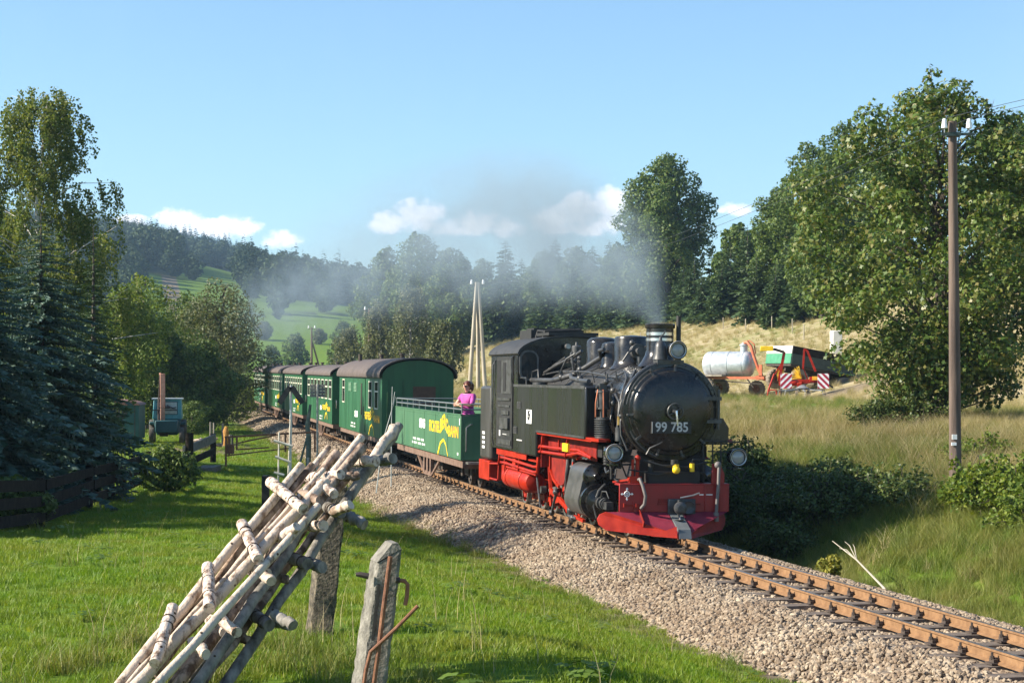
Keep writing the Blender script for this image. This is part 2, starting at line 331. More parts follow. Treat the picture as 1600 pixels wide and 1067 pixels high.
def ground_material():
    m = bpy.data.materials.new('ground_surface'); nt, N, L, B = nodes(m); B.inputs['Roughness'].default_value = .95; B.inputs['Specular IOR Level'].default_value = .15
    at_ = N.new('ShaderNodeAttribute'); at_.attribute_name = 'zone'; sp = N.new('ShaderNodeSeparateColor'); L.new(at_.outputs['Color'], sp.inputs[0])
    tc = N.new('ShaderNodeTexCoord')
    def noise(scale, d=6, r=.6):
        n = N.new('ShaderNodeTexNoise'); n.inputs['Scale'].default_value = scale; n.inputs['Detail'].default_value = d; n.inputs['Roughness'].default_value = r; L.new(tc.outputs['Object'], n.inputs['Vector']); return n.outputs[0]
    def ramp(x, cs):
        r = N.new('ShaderNodeValToRGB'); e = r.color_ramp.elements
        while len(e) < len(cs): e.new(.5)
        for i, (p, c) in enumerate(cs): e[i].position = p; e[i].color = (*c, 1)
        L.new(x, r.inputs[0]); return r.outputs[0]
    def mix(f, a, b):
        n = N.new('ShaderNodeMixRGB'); L.new(f, n.inputs[0]); L.new(a, n.inputs[1]); L.new(b, n.inputs[2]); return n.outputs[0]
    lawn = ramp(noise(1.3, 10, .75), [(.3, (.06, .115, .010)), (.5, (.105, .18, .014)), (.7, (.17, .22, .03))])
    hay = ramp(noise(.55, 10, .75), [(.33, (.11, .13, .03)), (.42, (.24, .21, .09)), (.55, (.36, .30, .18)), (.72, (.43, .365, .25))])
    dirt = ramp(noise(2.5, 8), [(.3, (.10, .075, .05)), (.7, (.30, .235, .16))])
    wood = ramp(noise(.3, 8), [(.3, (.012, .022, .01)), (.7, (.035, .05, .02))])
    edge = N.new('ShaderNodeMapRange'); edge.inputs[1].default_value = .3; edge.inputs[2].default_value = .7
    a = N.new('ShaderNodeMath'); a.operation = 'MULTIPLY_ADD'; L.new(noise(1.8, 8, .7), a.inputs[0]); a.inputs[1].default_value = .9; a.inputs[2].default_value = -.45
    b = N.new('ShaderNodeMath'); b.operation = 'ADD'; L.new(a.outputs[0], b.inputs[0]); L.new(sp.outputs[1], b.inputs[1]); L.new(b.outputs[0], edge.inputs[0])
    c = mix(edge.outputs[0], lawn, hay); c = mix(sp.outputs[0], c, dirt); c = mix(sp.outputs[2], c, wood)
    L.new(c, B.inputs['Base Color'])
    bm = N.new('ShaderNodeBump'); bm.inputs['Strength'].default_value = .6; bm.inputs['Distance'].default_value = .06; L.new(noise(9, 8, .7), bm.inputs['Height']); L.new(bm.outputs[0], B.inputs['Normal'])
    return m
def dirt_zone(X, Y):
    n = (X - cx(Y)) * COS
    track = sm((2.9 - np.abs(n)) / .7)
    yard = sm(1.6 - ((X - 13.2) / 3.6) ** 2 - ((Y - 79.5) / 1.6) ** 2) * .9 + sm(1.3 - ((X - at(322, 76)) / 1.9) ** 2 - ((Y - 76) / 7) ** 2)
    return np.clip(track + yard, 0, 1)
def dry_zone(X, Y):
    n = (X - cx(Y)) * COS
    d = sm((n - np.where(Y < 40, 4.6, 3.2)) / 3.0) * (.72 + .45 * vnoise(X, Y, .16, 5)) + .0
    d = np.where(n > 17, .85 + .35 * vnoise(X, Y, .07, 4), d) * np.where((n > 14) & (n < 19) & (Y < 95), .3, 1.)
    d = np.where(n < 0, .16 + .12 * vnoise(X, Y, .25, 6) + .55 * sm((-n - 8.5) / 2) * sm((Y - 62) / 8), d)
    d = np.where(Y > 280, .06 + .14 * vnoise(X, Y, .012, 7), d)
    return np.clip(d, 0, 1)
def build_ground():
    n = np.concatenate([-np.geomspace(2600, 30, 46), np.arange(-28, -12, 1.), np.arange(-12, 12, .3), np.arange(12, 44, 1.), np.geomspace(46, 2600, 40)])
    Y = np.concatenate([np.arange(-14, 60, .45), np.arange(60, 140, 1.2), np.geomspace(141, 2100, 120)])
    NN, YY = np.meshgrid(n, Y); XX = cx(YY) + NN / COS
    co = np.stack([XX, YY, ground_z(XX, YY)], -1).reshape(-1, 3)
    a, b = NN.shape; i = np.arange((a - 1) * (b - 1)); r, c = i // (b - 1), i % (b - 1); k = r * b + c
    me = fast_mesh('ground', co, np.stack([k, k + 1, k + b + 1, k + b], -1), ground_material(), smooth=True)
    X, Yv = co[:, 0], co[:, 1]; z = np.zeros((len(co), 4), np.float32); z[:, 3] = 1
    z[:, 0] = dirt_zone(X, Yv); z[:, 1] = dry_zone(X, Yv)
    nn = (X - cx(Yv)) * COS
    open_ = (X / np.maximum(Yv, 1) > -.20) & (X / np.maximum(Yv, 1) < -.075) & (Yv < np.where(X / np.maximum(Yv, 1) < -.142, 650, 505 + (X / np.maximum(Yv, 1) + .142) * 900))
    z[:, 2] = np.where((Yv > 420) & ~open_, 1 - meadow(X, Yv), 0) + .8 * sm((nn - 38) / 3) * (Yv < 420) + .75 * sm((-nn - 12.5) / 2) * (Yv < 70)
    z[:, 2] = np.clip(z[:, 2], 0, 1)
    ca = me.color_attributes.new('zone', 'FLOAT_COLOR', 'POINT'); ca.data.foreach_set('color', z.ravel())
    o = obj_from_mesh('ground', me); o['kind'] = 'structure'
build_ground()

# ------------------------------------------------------------------ scattering (only for what nobody could count)
def scatter(name, pts, proto, scale, rotz=None, tilt=None, kind='stuff', label=None):
    """one object: a cloud of points, each of which geometry nodes dress with the proto mesh"""
    pts = np.asarray(pts, np.float32); k = len(pts)
    me = bpy.data.meshes.new(name); me.vertices.add(k); me.vertices.foreach_set('co', pts.ravel())
    rot = np.zeros((k, 3), np.float32); rot[:, 2] = RNG.uniform(0, 6.283, k) if rotz is None else rotz
    if tilt is not None: rot[:, :2] = RNG.normal(0, tilt, (k, 2))
    a = me.attributes.new('turn', 'FLOAT_VECTOR', 'POINT'); a.data.foreach_set('vector', rot.ravel())
    scale = np.asarray(scale, np.float32); scale = np.repeat(scale[:, None], 3, 1) if scale.ndim == 1 else scale
    a = me.attributes.new('size', 'FLOAT_VECTOR', 'POINT'); a.data.foreach_set('vector', np.ascontiguousarray(scale).ravel())
    o = obj_from_mesh(name, me); o['kind'] = kind
    if label: o['label'] = label
    ng = bpy.data.node_groups.new('scatter_' + name, 'GeometryNodeTree'); N, L = ng.nodes, ng.links
    ng.interface.new_socket('Geometry', in_out='INPUT', socket_type='NodeSocketGeometry'); ng.interface.new_socket('Geometry', in_out='OUTPUT', socket_type='NodeSocketGeometry')
    gi = N.new('NodeGroupInput'); go = N.new('NodeGroupOutput'); ip = N.new('GeometryNodeInstanceOnPoints'); m2p = N.new('GeometryNodeMeshToPoints')
    oi = N.new('GeometryNodeObjectInfo'); oi.inputs['Object'].default_value = proto; oi.inputs['As Instance'].default_value = True
    def attr(nm):
        n = N.new('GeometryNodeInputNamedAttribute'); n.data_type = 'FLOAT_VECTOR'; n.inputs[0].default_value = nm; return [s for s in n.outputs if s.enabled and s.name == 'Attribute'][0]
    e2r = N.new('FunctionNodeEulerToRotation'); L.new(attr('turn'), e2r.inputs[0])
    L.new(gi.outputs[0], m2p.inputs[0]); L.new(m2p.outputs[0], ip.inputs['Points']); L.new(oi.outputs['Geometry'], ip.inputs['Instance'])
    L.new(e2r.outputs[0], ip.inputs['Rotation']); L.new(attr('size'), ip.inputs['Scale']); L.new(ip.outputs[0], go.inputs[0])
    md = o.modifiers.new('scatter', 'NODES'); md.node_group = ng
    return o
def proto_obj(name, me):
    return bpy.data.objects.new(name, me)          # stays unlinked: only drawn through scatter()
def blade_clump(name, count, rad, h0, h1, width, bend, mat, seg=2, seed=0):
    rng = np.random.default_rng(seed); co = []; fa = []
    for i in range(count):
        r = rad * math.sqrt(rng.random()); a = rng.random() * 6.283; x, y = r * math.cos(a), r * math.sin(a)
        h = rng.uniform(h0, h1); d = rng.random() * 6.283; bx, by = math.cos(d) * bend * h * rng.uniform(.2, 1.2), math.sin(d) * bend * h * rng.uniform(.2, 1.2)
        w = width * rng.uniform(.6, 1.2); t = rng.random() * 6.283; wx, wy = math.cos(t) * w, math.sin(t) * w; b = len(co)
        for k in range(seg + 1):
            f = k / seg; q = 1 - f * .92
            co.append((x + bx * f * f - wx * q, y + by * f * f - wy * q, h * (f - .12 * f * f * bend))); co.append((x + bx * f * f + wx * q, y + by * f * f + wy * q, h * (f - .12 * f * f * bend)))
        for k in range(seg): fa.append((b + 2 * k, b + 2 * k + 1, b + 2 * k + 3, b + 2 * k + 2))
    return proto_obj(name, fast_mesh(name, np.array(co), np.array(fa), mat))
def sample(dens, y0, y1, xa, xb, seed):
    """random points on the land, thinned to dens(X, Y) per square metre"""
    rng = np.random.default_rng(seed); out = []
    step = 2.0
    for y in np.arange(y0, y1, step):
        l, r = xa(y), xb(y)
        if r <= l: continue
        mx = 90; k = int((r - l) * step * mx)
        X = rng.uniform(l, r, k); Yv = rng.uniform(y, y + step, k); keep = rng.random(k) * mx < dens(X, Yv)
        out.append(np.stack([X[keep], Yv[keep]], -1))
    p = np.concatenate(out); return p, np.concatenate([p, ground_z(p[:, 0], p[:, 1])[:, None]], 1)
lm = leaf_mat('lawn_grass', [(.070, .145, .009), (.125, .235, .012), (.19, .29, .02), (.29, .31, .055)], .35, .5, by='OBJ', patch=(.9, (.26, .24, .05), .55))
tm = leaf_mat('long_green_grass', [(.050, .10, .014), (.105, .165, .020), (.18, .22, .035), (.32, .28, .10)], .3, .55, by='OBJ', patch=(.7, (.30, .26, .09), .6))
hm = leaf_mat('dry_hay_grass', [(.17, .17, .045), (.31, .26, .11), (.43, .355, .20), (.52, .44, .29)], .3, .6, by='OBJ')
rng0 = np.random.default_rng(3)
def nrel(X, Y): return (X - cx(Y)) * COS
def build_grass():
    left = lambda y: -.30 * y - 2.5; right = lambda y: .30 * y + 3
    def d_lawn(X, Y):
        n = nrel(X, Y); edge = sm((-n - wl(Y) + .45 - .35 * vnoise(X, Y, .8, 8)) / .5)
        return edge * np.interp(Y, [6, 12, 20, 35, 60, 100], [85, 70, 42, 20, 7, 3]) * (n > -13)
    p, q = sample(d_lawn, 5.5, 105, left, lambda y: float(cx(y)) - 1.5, 21)
    sz = np.interp(p[:, 1], [6, 12, 35, 100], [.75, .95, 1.25, 2.0]) * rng0.uniform(.7, 1.3, len(p)) * (1 + .25 * vnoise(p[:, 0], p[:, 1], 1.1, 3))
    k = rng0.random(len(p)) < .5
    for i, sel in enumerate((k, ~k)):
        scatter('lawn_grass', q[sel], blade_clump('lawn_clump', 46, .11, .026, .062, .0042, .7, lm, 2, i), sz[sel])
    def d_tuft(X, Y):          # rougher tufts: along the ballast, round the posts, along the left hedge
        n = nrel(X, Y); e = np.exp(-((n + wl(Y) + .1) / .4) ** 2) * 6 + .06
        for px, py, s in ((-1.2, 11.9, .4), (-.62, 8.1, .3), (-1.9, 10.9, .75), (-2.3, 12.2, .6)): e = e + 16 * np.exp(-((X - px) ** 2 + (Y - py) ** 2) / (2 * s * s))
        return e * (n < -2.1) * (n > -12) * np.interp(Y, [6, 30, 110], [1, 1, .6])
    p, q = sample(d_tuft, 5.5, 105, left, lambda y: float(cx(y)) - 1.5, 22)
    scatter('long_grass', q, blade_clump('tuft', 46, .15, .10, .34, .0045, .8, tm, 3, 5), rng0.uniform(.45, 1.05, len(p)) * np.interp(p[:, 1], [6, 14, 40], [.75, .8, 1.1]))
    # right bank and the field: tall, part green, part dried out
    def d_bank(X, Y):
        n = nrel(X, Y); return sm((n - 1.75 - .3 * vnoise(X, Y, .7, 9)) / .6) * np.interp(Y, [12, 25, 38, 45, 70, 120, 260], [58, 48, 26, 12, 5, 1.8, .6]) * (n < 39)
    p, q = sample(d_bank, 13, 255, lambda y: float(cx(y)) + 1.6, right, 23)
    n = nrel(p[:, 0], p[:, 1]); dry = dry_zone(p[:, 0], p[:, 1]) + .25 * rng0.normal(size=len(p))
    dirt = dirt_zone(p[:, 0], p[:, 1]) * (n > 5); keep = rng0.random(len(p)) > dirt
    tall = np.interp(n, [1.6, 2.6, 5, 9, 12, 18, 24], [.34, .52, .78, .74, .5, .42, .5]) * np.interp(p[:, 1], [13, 40, 120, 250], [.95, 1.05, 1.3, 2.0]) * rng0.uniform(.6, 1.25, len(p))
    for i in (0, 1):
        a = keep & (dry > .45) & (rng0.random(len(p)) < .95) & ((np.arange(len(p)) % 2) == i)
        scatter('dry_grass', q[a], blade_clump('hay_clump', 60, .24, .25, .72, .0055, .75, hm, 3, 40 + i), tall[a])
        b = keep & (dry <= .45) & ((np.arange(len(p)) % 2) == i)
        scatter('long_grass', q[b], blade_clump('bank_clump', 60, .22, .2, .6, .006, .9, tm, 3, 50 + i), tall[b])
build_grass()
def build_stalks():
    m = leaf_mat('dead_stalk', [(.30, .24, .12), (.45, .37, .2), (.55, .46, .28)], .2, .7, by='OBJ'); p, q = sample(lambda X, Y: .9 * (nrel(X, Y) < -2.3) * (.3 + vnoise(X, Y, .9, 12) > 0) + 40 * np.exp(-((X + 1.7) ** 2 + (Y - 12.6) ** 2) / .5), 7, 40, lambda y: -.3 * y - 1, lambda y: float(cx(y)) - 1.8, 77)
    scatter('dead_stalks', q, blade_clump('stalk_clump', 3, .08, .3, .6, .0028, .7, m, 3, 8), rng0.uniform(.4, 1.0, len(p)))
    w = leaf_mat('lawn_weed', [(.09, .16, .02), (.15, .23, .03), (.2, .26, .05)], .4, .5, by='OBJ'); p, q = sample(lambda X, Y: 1.6 * (nrel(X, Y) < -2.2) * (vnoise(X, Y, 1.4, 15) > .3), 6, 32, lambda y: -.3 * y - 1, lambda y: float(cx(y)) - 1.8, 78)
    rng = np.random.default_rng(3); k = 26; a = rng.uniform(0, 6.28, k); P = np.stack([np.cos(a) * rng.uniform(.02, .11, k), np.sin(a) * rng.uniform(.02, .11, k), rng.uniform(.03, .09, k)], 1); n_ = np.stack([np.cos(a) * .3, np.sin(a) * .3, np.ones(k)], 1); n_ /= np.linalg.norm(n_, axis=1)[:, None]; t = np.cross(n_, rng.normal(size=(k, 3))); t /= np.linalg.norm(t, axis=1)[:, None]; b_ = np.cross(n_, t); s = rng.uniform(.014, .032, k)[:, None]
    co = np.stack([P - t * s, P + b_ * s * .8, P + t * s, P - b_ * s * .8], 1).reshape(-1, 3); scatter('lawn_weeds', q, proto_obj('weed_clump', fast_mesh('weed_clump', co, np.arange(len(co)).reshape(-1, 4), w)), rng0.uniform(.7, 1.6, len(p)))
build_stalks()
# ------------------------------------------------------------------ ballast
def bal_z(n, Y):
    n = np.asarray(n, float); left = np.interp(-n / wl(Y), [.0, .30, .42, .50, .62, 1.0, 1.25], [-.185, -.18, -.155, -.16, -.22, -.56, -.85]); right = np.interp(n, [0, .7, .95, 1.05, 1.3, 2.0, 2.4], [-.185, -.18, -.155, -.16, -.22, -.56, -.75])
    return np.where(n < 0, left, right)
def build_ballast():
    m = bpy.data.materials.new('ballast_stone_bed'); nt, N, L, B = nodes(m); B.inputs['Roughness'].default_value = .9
    tc = N.new('ShaderNodeTexCoord'); v = N.new('ShaderNodeTexVoronoi'); v.inputs['Scale'].default_value = 15; L.new(tc.outputs['Object'], v.inputs['Vector'])
    sp = N.new('ShaderNodeSeparateColor'); L.new(v.outputs['Color'], sp.inputs[0]); r = N.new('ShaderNodeValToRGB'); e = r.color_ramp.elements; e.new(.5); e.new(.8)
    for i, c in enumerate([(.13, .098, .07), (.27, .205, .145), (.38, .30, .215), (.20, .17, .14)]): e[i].position = (.0, .4, .75, 1)[i]; e[i].color = (*c, 1)
    L.new(sp.outputs[0], r.inputs[0]); L.new(r.outputs[0], B.inputs['Base Color'])
    b = N.new('ShaderNodeBump'); b.inputs['Strength'].default_value = 1; b.inputs['Distance'].default_value = .05; b.invert = True; L.new(v.outputs['Distance'], b.inputs['Height']); L.new(b.outputs[0], B.inputs['Normal'])
    n = np.array([-3.3, -2.9, -2.5, -2.1, -1.7, -1.45, -1.2, -.8, 0, .8, 1.1, 1.3, 1.6, 2.0, 2.4]); Y = np.concatenate([np.arange(-10, 60, .3), np.arange(60, 215, 1)])
    co = []
    for y in Y:
        for a in n:
            p = track_pt(y, a); co.append((p.x, p.y, p.z + float(bal_z(a, y)) + (random.uniform(-.02, .02) if abs(a) > 1 else 0)))
    k = len(n); fa = [(i * k + j, i * k + j + 1, (i + 1) * k + j + 1, (i + 1) * k + j) for i in range(len(Y) - 1) for j in range(k - 1)]
    o = obj_from_mesh('ballast_bed', fast_mesh('ballast_bed', np.array(co), np.array(fa), m, smooth=True)); o['kind'] = 'structure'
    sm_ = leaf_mat('ballast_stone', [(.085, .065, .05), (.19, .145, .105), (.29, .225, .16), (.42, .345, .255), (.22, .19, .165)], 0, .88, by='OBJ', patch=(.9, (.17, .115, .075), .7))
    rng = np.random.default_rng(5)
    protos = []
    for k in range(4):
        mb = MB(); mb.sphere((0, 0, 0), 1, 6, 4); me = mb.mesh('stone', sm_, smooth=False)
        for vtx in me.vertices:
            vtx.co = Vector((vtx.co.x * rng.uniform(.7, 1.25), vtx.co.y * rng.uniform(.6, 1.1), vtx.co.z * rng.uniform(.5, .9)))
        protos.append(proto_obj('stone', me))
    pts = []; sz = []
    for y0, y1, dens, s0, s1 in ((13, 34, 430, .020, .040), (34, 60, 210, .026, .046), (60, 125, 50, .04, .065)):
        k = int((y1 - y0) * 5.3 * dens); y = rng.uniform(y0, y1, k); a = rng.uniform(-3.1, 2.1, k)
        f = np.where((np.abs(a) < .9), .5, 1.); keep = (rng.random(k) < f) & (np.abs(np.abs(a) - .4) > .07) & (a > -wl(y) + .25 - .5 * rng.random(k) ** 2 - .2 * vnoise(a, y, 1.3, 4)) 
        y, a = y[keep], a[keep]; s = np.interp(y, _Y, _sl2); c = 1 / np.sqrt(1 + s * s); q = rng.uniform(s0, s1, len(y))
        pts.append(np.stack([cxt(y) + (a + .08) * c, y - s * c * (a + .08), zt(y) + bal_z(a, y) + q * .25], -1)); sz.append(q)
    pts = np.concatenate(pts); sz = np.concatenate(sz); pick = rng.integers(0, 4, len(pts))
    for k in range(4):
        w = pick == k; s3 = np.repeat(sz[w][:, None], 3, 1) * rng.uniform(.75, 1.25, (w.sum(), 3))
        scatter('ballast_stones', pts[w], protos[k], s3, tilt=.5)
build_ballast()
# ------------------------------------------------------------------ rails, sleepers, fastenings
def build_track():
    root = thing('railway_track', 'narrow gauge track of rusty rails and wooden sleepers curving out of the lower right corner', 'railway track', tuple(track_pt(20, 0)))
    inv = Matrix.Translation(-root.location)
    Y = np.concatenate([np.arange(-8, 130, 1.5), np.arange(130, 205, 1.5)])
    prof = [(-.052, -.128), (.052, -.128), (.052, -.117), (.010, -.100), (.010, -.034), (.027, -.022), (.027, 0), (-.027, 0), (-.027, -.022), (-.010, -.034), (-.010, -.100), (-.052, -.117)]
    for side in (-.40, .40):
        mb = MB(); k = len(prof); vs_ = [track_pt(y, side + a, b) for y in Y for a, b in prof]
        fs = [(i * k + j, (i + 1) * k + j, (i + 1) * k + (j + 1) % k, i * k + (j + 1) % k) for i in range(len(Y) - 1) for j in range(k)]
        mb.add(vs_, fs); mb.m = [1 if (j % k) == 6 else 0 for j in range(len(fs))]
        o = mb.build('rail', [rail_m, railtop_m], root, smooth=False); o.data.transform(inv)
    meshes = []
    for k in range(4):
        mb = MB(); mb.box(-.78 - random.uniform(0, .06), .78 + random.uniform(0, .06), -.115, .115, -.24, -.127 - .004 * k); meshes.append(mb.mesh('sleeper', sleeper_m, smooth=False))
    cb = MB(); cb.box(-.115, .115, -.075, .075, -.132, -.112)
    for s in (-1, 1):
        cb.box(s * .06 - .022, s * .06 + .022, -.05, .05, -.112, -.078); cb.cyl((s * .075, 0, -.08), (s * .075, 0, -.015), .013, 6); cb.cyl((s * .075, 0, -.078), (s * .075, 0, -.05), .024, 6); cb.box(s * .03 - .02, s * .03 + .02, -.03, .03, -.1, -.068)
    clip_me = cb.mesh('rail_fastening', dark_m, smooth=False); far = MB(); ys_ = np.arange(12.2, 175, .66); used = 0
    for i, y in enumerate(ys_):
        s = float(np.interp(y, _Y, _sl2)); ang = -math.atan(-s) * -1; p = track_pt(y, 0) - root.location
        rz = math.atan2(-s, 1)
        o = obj_from_mesh('sleeper', meshes[i % 4], root); o.location = p; o.rotation_euler = (0, 0, rz + random.uniform(-.015, .015)); o.location.z += random.uniform(-.01, .004)
        for side in (-.40, .40):
            q = track_pt(y, side) - root.location
            if used < 300:
                c = obj_from_mesh('rail_fastening', clip_me, root); c.location = q; c.rotation_euler = (0, 0, rz); used += 1
            elif y < 130:
                for sg in (-.075, .075):
                    far.box(q.x + sg - .03, q.x + sg + .03, q.y - .05, q.y + .05, q.z - .13, q.z - .03)
    f = far.build('rail_fastening', dark_m, root, smooth=False); f['kind'] = 'stuff'
build_track()
# ------------------------------------------------------------------ trees
bark = M('tree_bark', (.045, .035, .028), .9, col2=(.11, .09, .07), scale=9, bump=.6, stretch=(1, 1, .25))
birch_bark = M('birch_bark', (.10, .09, .08), .8, col2=(.55, .52, .48), scale=7, stretch=(1, 1, .5), contrast=(.38, .5))
lv_maple = leaf_mat('maple_leaf', [(.038, .080, .015), (.072, .126, .022), (.108, .160, .030), (.15, .185, .045), (.19, .17, .055)], .25, .42)
lv_birch = leaf_mat('birch_leaf', [(.055, .095, .020), (.095, .140, .030), (.15, .18, .045), (.20, .21, .06)], .45)
lv_spruce = leaf_mat('blue_spruce_needle', [(.042, .095, .078), (.085, .150, .118), (.135, .20, .165)], .15, .6)
lv_fir = leaf_mat('green_spruce_needle', [(.028, .062, .026), (.055, .095, .034), (.090, .130, .044)], .12, .6)
lv_broad = leaf_mat('broad_leaf', [(.034, .074, .014), (.066, .115, .021), (.100, .150, .030), (.14, .180, .045)], .3)
lv_bright = leaf_mat('bright_leaf', [(0.057, 0.105, 0.014), (0.101, 0.159, 0.019), (0.149, 0.203, 0.027), (0.203, 0.236, 0.041)], .35)
lv_olive = leaf_mat('olive_leaf', [(0.061, 0.078, 0.030), (0.097, 0.116, 0.046), (0.142, 0.155, 0.070), (0.176, 0.182, 0.095)], .3)
lv_shrub = leaf_mat('bramble_leaf', [(0.030, 0.061, 0.016), (0.057, 0.095, 0.024), (0.095, 0.135, 0.032), (0.149, 0.162, 0.054)], .25, .45)

def rand_dirs(rng, k):
    v = rng.normal(size=(k, 3)); return v / np.linalg.norm(v, axis=1)[:, None]
def leaf_faces(c, nrm, size, rng, aspect=.62, kite=True):
    """one pointed, slightly folded leaf of two faces per point"""
    k = len(c); t = np.cross(nrm, rand_dirs(rng, k)); t /= np.linalg.norm(t, axis=1)[:, None] + 1e-9; b = np.cross(nrm, t)
    s = (size * rng.uniform(.65, 1.25, k))[:, None] if np.ndim(size) == 0 else (size * rng.uniform(.7, 1.2, k))[:, None]
    fold = nrm * s * .12
    p = np.stack([c - t * s, c + b * s * aspect + fold, c + t * s, c - b * s * aspect + fold], 1)
    return p.reshape(-1, 3)
def lobed_leaves(c, nrm, size, rng):
    """five-lobed leaf as a fan: for the maple close to the camera"""
    k = len(c); t = np.cross(nrm, rand_dirs(rng, k)); t /= np.linalg.norm(t, axis=1)[:, None] + 1e-9; b = np.cross(nrm, t); s = (size * rng.uniform(.6, 1.2, k))[:, None]
    pts = []
    for a, r in ((-2.9, .75), (-2.3, .5), (-1.75, .95), (-.95, .5), (-.3, 1.12), (.35, .5), (1.15, .95), (2.0, .5)):
        pts.append(c + (t * math.cos(a) + b * math.sin(a)) * s * r + nrm * s * (-.18 * r))
    return np.stack(pts, 1).reshape(-1, 3)
def crown_mesh(name, clumps, leaves, size, mat, rng, lobed=False, up=.35, shell=.55):
    """clumps: (x, y, z, rx, ry, rz); leaves spread over their outer shells, facing outwards and a little up"""
    cl = np.array(clumps, float); vol = (cl[:, 3] * cl[:, 4] + cl[:, 3] * cl[:, 5]); cnt = np.maximum(8, (leaves * vol / vol.sum()).astype(int)); P = []; Nn = []
    for c, k in zip(cl, cnt):
        d = rand_dirs(rng, k); r = shell + (1 - shell) * rng.random(k) ** .5 + rng.normal(0, .09, k); P.append(c[:3] + d * r[:, None] * c[3:6])
        q = d + rng.normal(0, .65, (k, 3)); q[:, 2] += up; Nn.append(q / (np.linalg.norm(q, axis=1)[:, None] + 1e-9))
    P = np.concatenate(P); Nn = np.concatenate(Nn)
    if lobed:
        co = lobed_leaves(P, Nn, size, rng); f = np.arange(len(co)).reshape(-1, 8); return fast_mesh(name, co, f, mat, per=8)
    co = leaf_faces(P, Nn, size, rng); return fast_mesh(name, co, np.arange(len(co)).reshape(-1, 4), mat)
def broad_parts(h, r, base, nclump, leaves, size, mat, seed, lobed=False, trunk_r=None, top_pow=1.0, wide_at=.5, small=1.0):
    """crown built from many uneven clumps round the ends of real limbs"""
    rng = np.random.default_rng(seed); tr = MB(); R0 = trunk_r or h * .022; bend = rng.normal(0, .03 * h, 2)
    top = Vector((bend[0], bend[1], h * .8)); mid = Vector((bend[0] * .3, bend[1] * .3, h * .4))
    tr.tube([(0, 0, -.4), (0, 0, .15), mid, top], [R0 * 1.35, R0, R0 * .7, R0 * .15], 8); clumps = []
    for i in range(nclump):
        f = (i + .5) / nclump; z = base + (h - base) * f ** top_pow; prof = math.sin(math.pi * min(1, max(.04, (f * .93 + .06))) ** (math.log(.5) / math.log(wide_at))) ** .75
        a = i * 2.4 + rng.uniform(-.5, .5); rad = r * prof * rng.uniform(.45, .92); cr = r * rng.uniform(.24, .42) * small * (.6 + .4 * prof)
        x, y = bend[0] * f + rad * math.cos(a), bend[1] * f + rad * math.sin(a); clumps.append((x, y, z, cr, cr, cr * rng.uniform(.6, .9)))
        if i % 2 == 0:
            s = Vector((bend[0] * f * .5, bend[1] * f * .5, max(base * .6, z - rad * .8))); tr.tube([s, (s + Vector((x, y, z))) / 2 + Vector((0, 0, .04 * h)), (x, y, z)], [R0 * .35, R0 * .22, R0 * .06], 5, caps=False)
    for i in range(nclump // 3):     # clumps close in, so that the crown is not hollow
        f = rng.uniform(.15, .85); z = base + (h - base) * f; clumps.append((bend[0] * f + rng.normal(0, r * .2), bend[1] * f + rng.normal(0, r * .2), z, r * .35, r * .35, r * .3))
    return tr.mesh('trunk', bark), crown_mesh('crown', clumps, leaves, size, mat, rng, lobed)
def conifer_parts(h, r, mat, seed, whorls=26, per=9, sprays=9, base=.06, droop=.25, card=1.0, taper=1.0, wide=.24, trunk_mat=None):
    """whorls of drooping branches, each branch a run of needle sprays"""
    rng = np.random.default_rng(seed); tr = MB(); R0 = h * .017; tr.tube([(0, 0, -.4), (0, 0, h * .5), (0, 0, h * .995)], [R0 * 1.2, R0 * .6, .008], 7); V = []
    for w in range(whorls):
        f = w / (whorls - 1); z = h * (base + (1 - base) * (1 - (1 - f) ** 1.15)) * .985; L = r * ((1 - f) ** .85 * taper + .04) * (1 if f > .08 else .85); n = max(4, int(per * (1 - .5 * f)))
        for b in range(n):
            a = w * 1.1 + b * 6.283 / n + rng.uniform(-.25, .25); l = L * rng.uniform(.72, 1.15); dr = droop * rng.uniform(.6, 1.4) * (1 - f * .9); d = np.array([math.cos(a), math.sin(a), 0]); side = np.array([-d[1], d[0], 0]); zz = z + rng.uniform(-.5, .5) * h / whorls
            k = max(3, int(sprays * (.4 + .6 * (1 - f))))
            for j in range(k):
                t = (j + .6) / k; p = d * l * t + np.array([0, 0, zz - dr * l * t * t + .35 * (dr * l) * max(0, t - .7)])
                for sgn in (-1, 1, 0):
                    ln = l * (.34 - .16 * t + .05) * card * rng.uniform(.7, 1.25); dir_ = d * (1 if sgn == 0 else .75) + side * sgn * .85 + np.array([0, 0, -.12 + rng.normal(0, .12)]); dir_ /= np.linalg.norm(dir_)
                    e = p + dir_ * ln; wv = np.cross(dir_, np.array([0, 0, 1])); wv /= np.linalg.norm(wv) + 1e-9; nv = np.cross(wv, dir_); ra = rng.uniform(-1.15, 1.15); wv = (wv * math.cos(ra) + nv * math.sin(ra)) * ln * wide; m_ = p + dir_ * ln * .45 + np.array([0, 0, .03 * ln])
                    V.append((p, m_ + wv, e, m_ - wv))
                    if j > 0: h_ = p + np.array([0, 0, -ln * rng.uniform(.25, .55)]) + d * ln * .15; V.append((p - side * ln * .28 * sgn, p + side * ln * .28 + d * .1 * ln, h_ + side * ln * .12, h_ - side * ln * .12))
    co = np.array(V).reshape(-1, 3); return tr.mesh('trunk', trunk_mat or bark), fast_mesh('crown', co, np.arange(len(co)).reshape(-1, 4), mat)
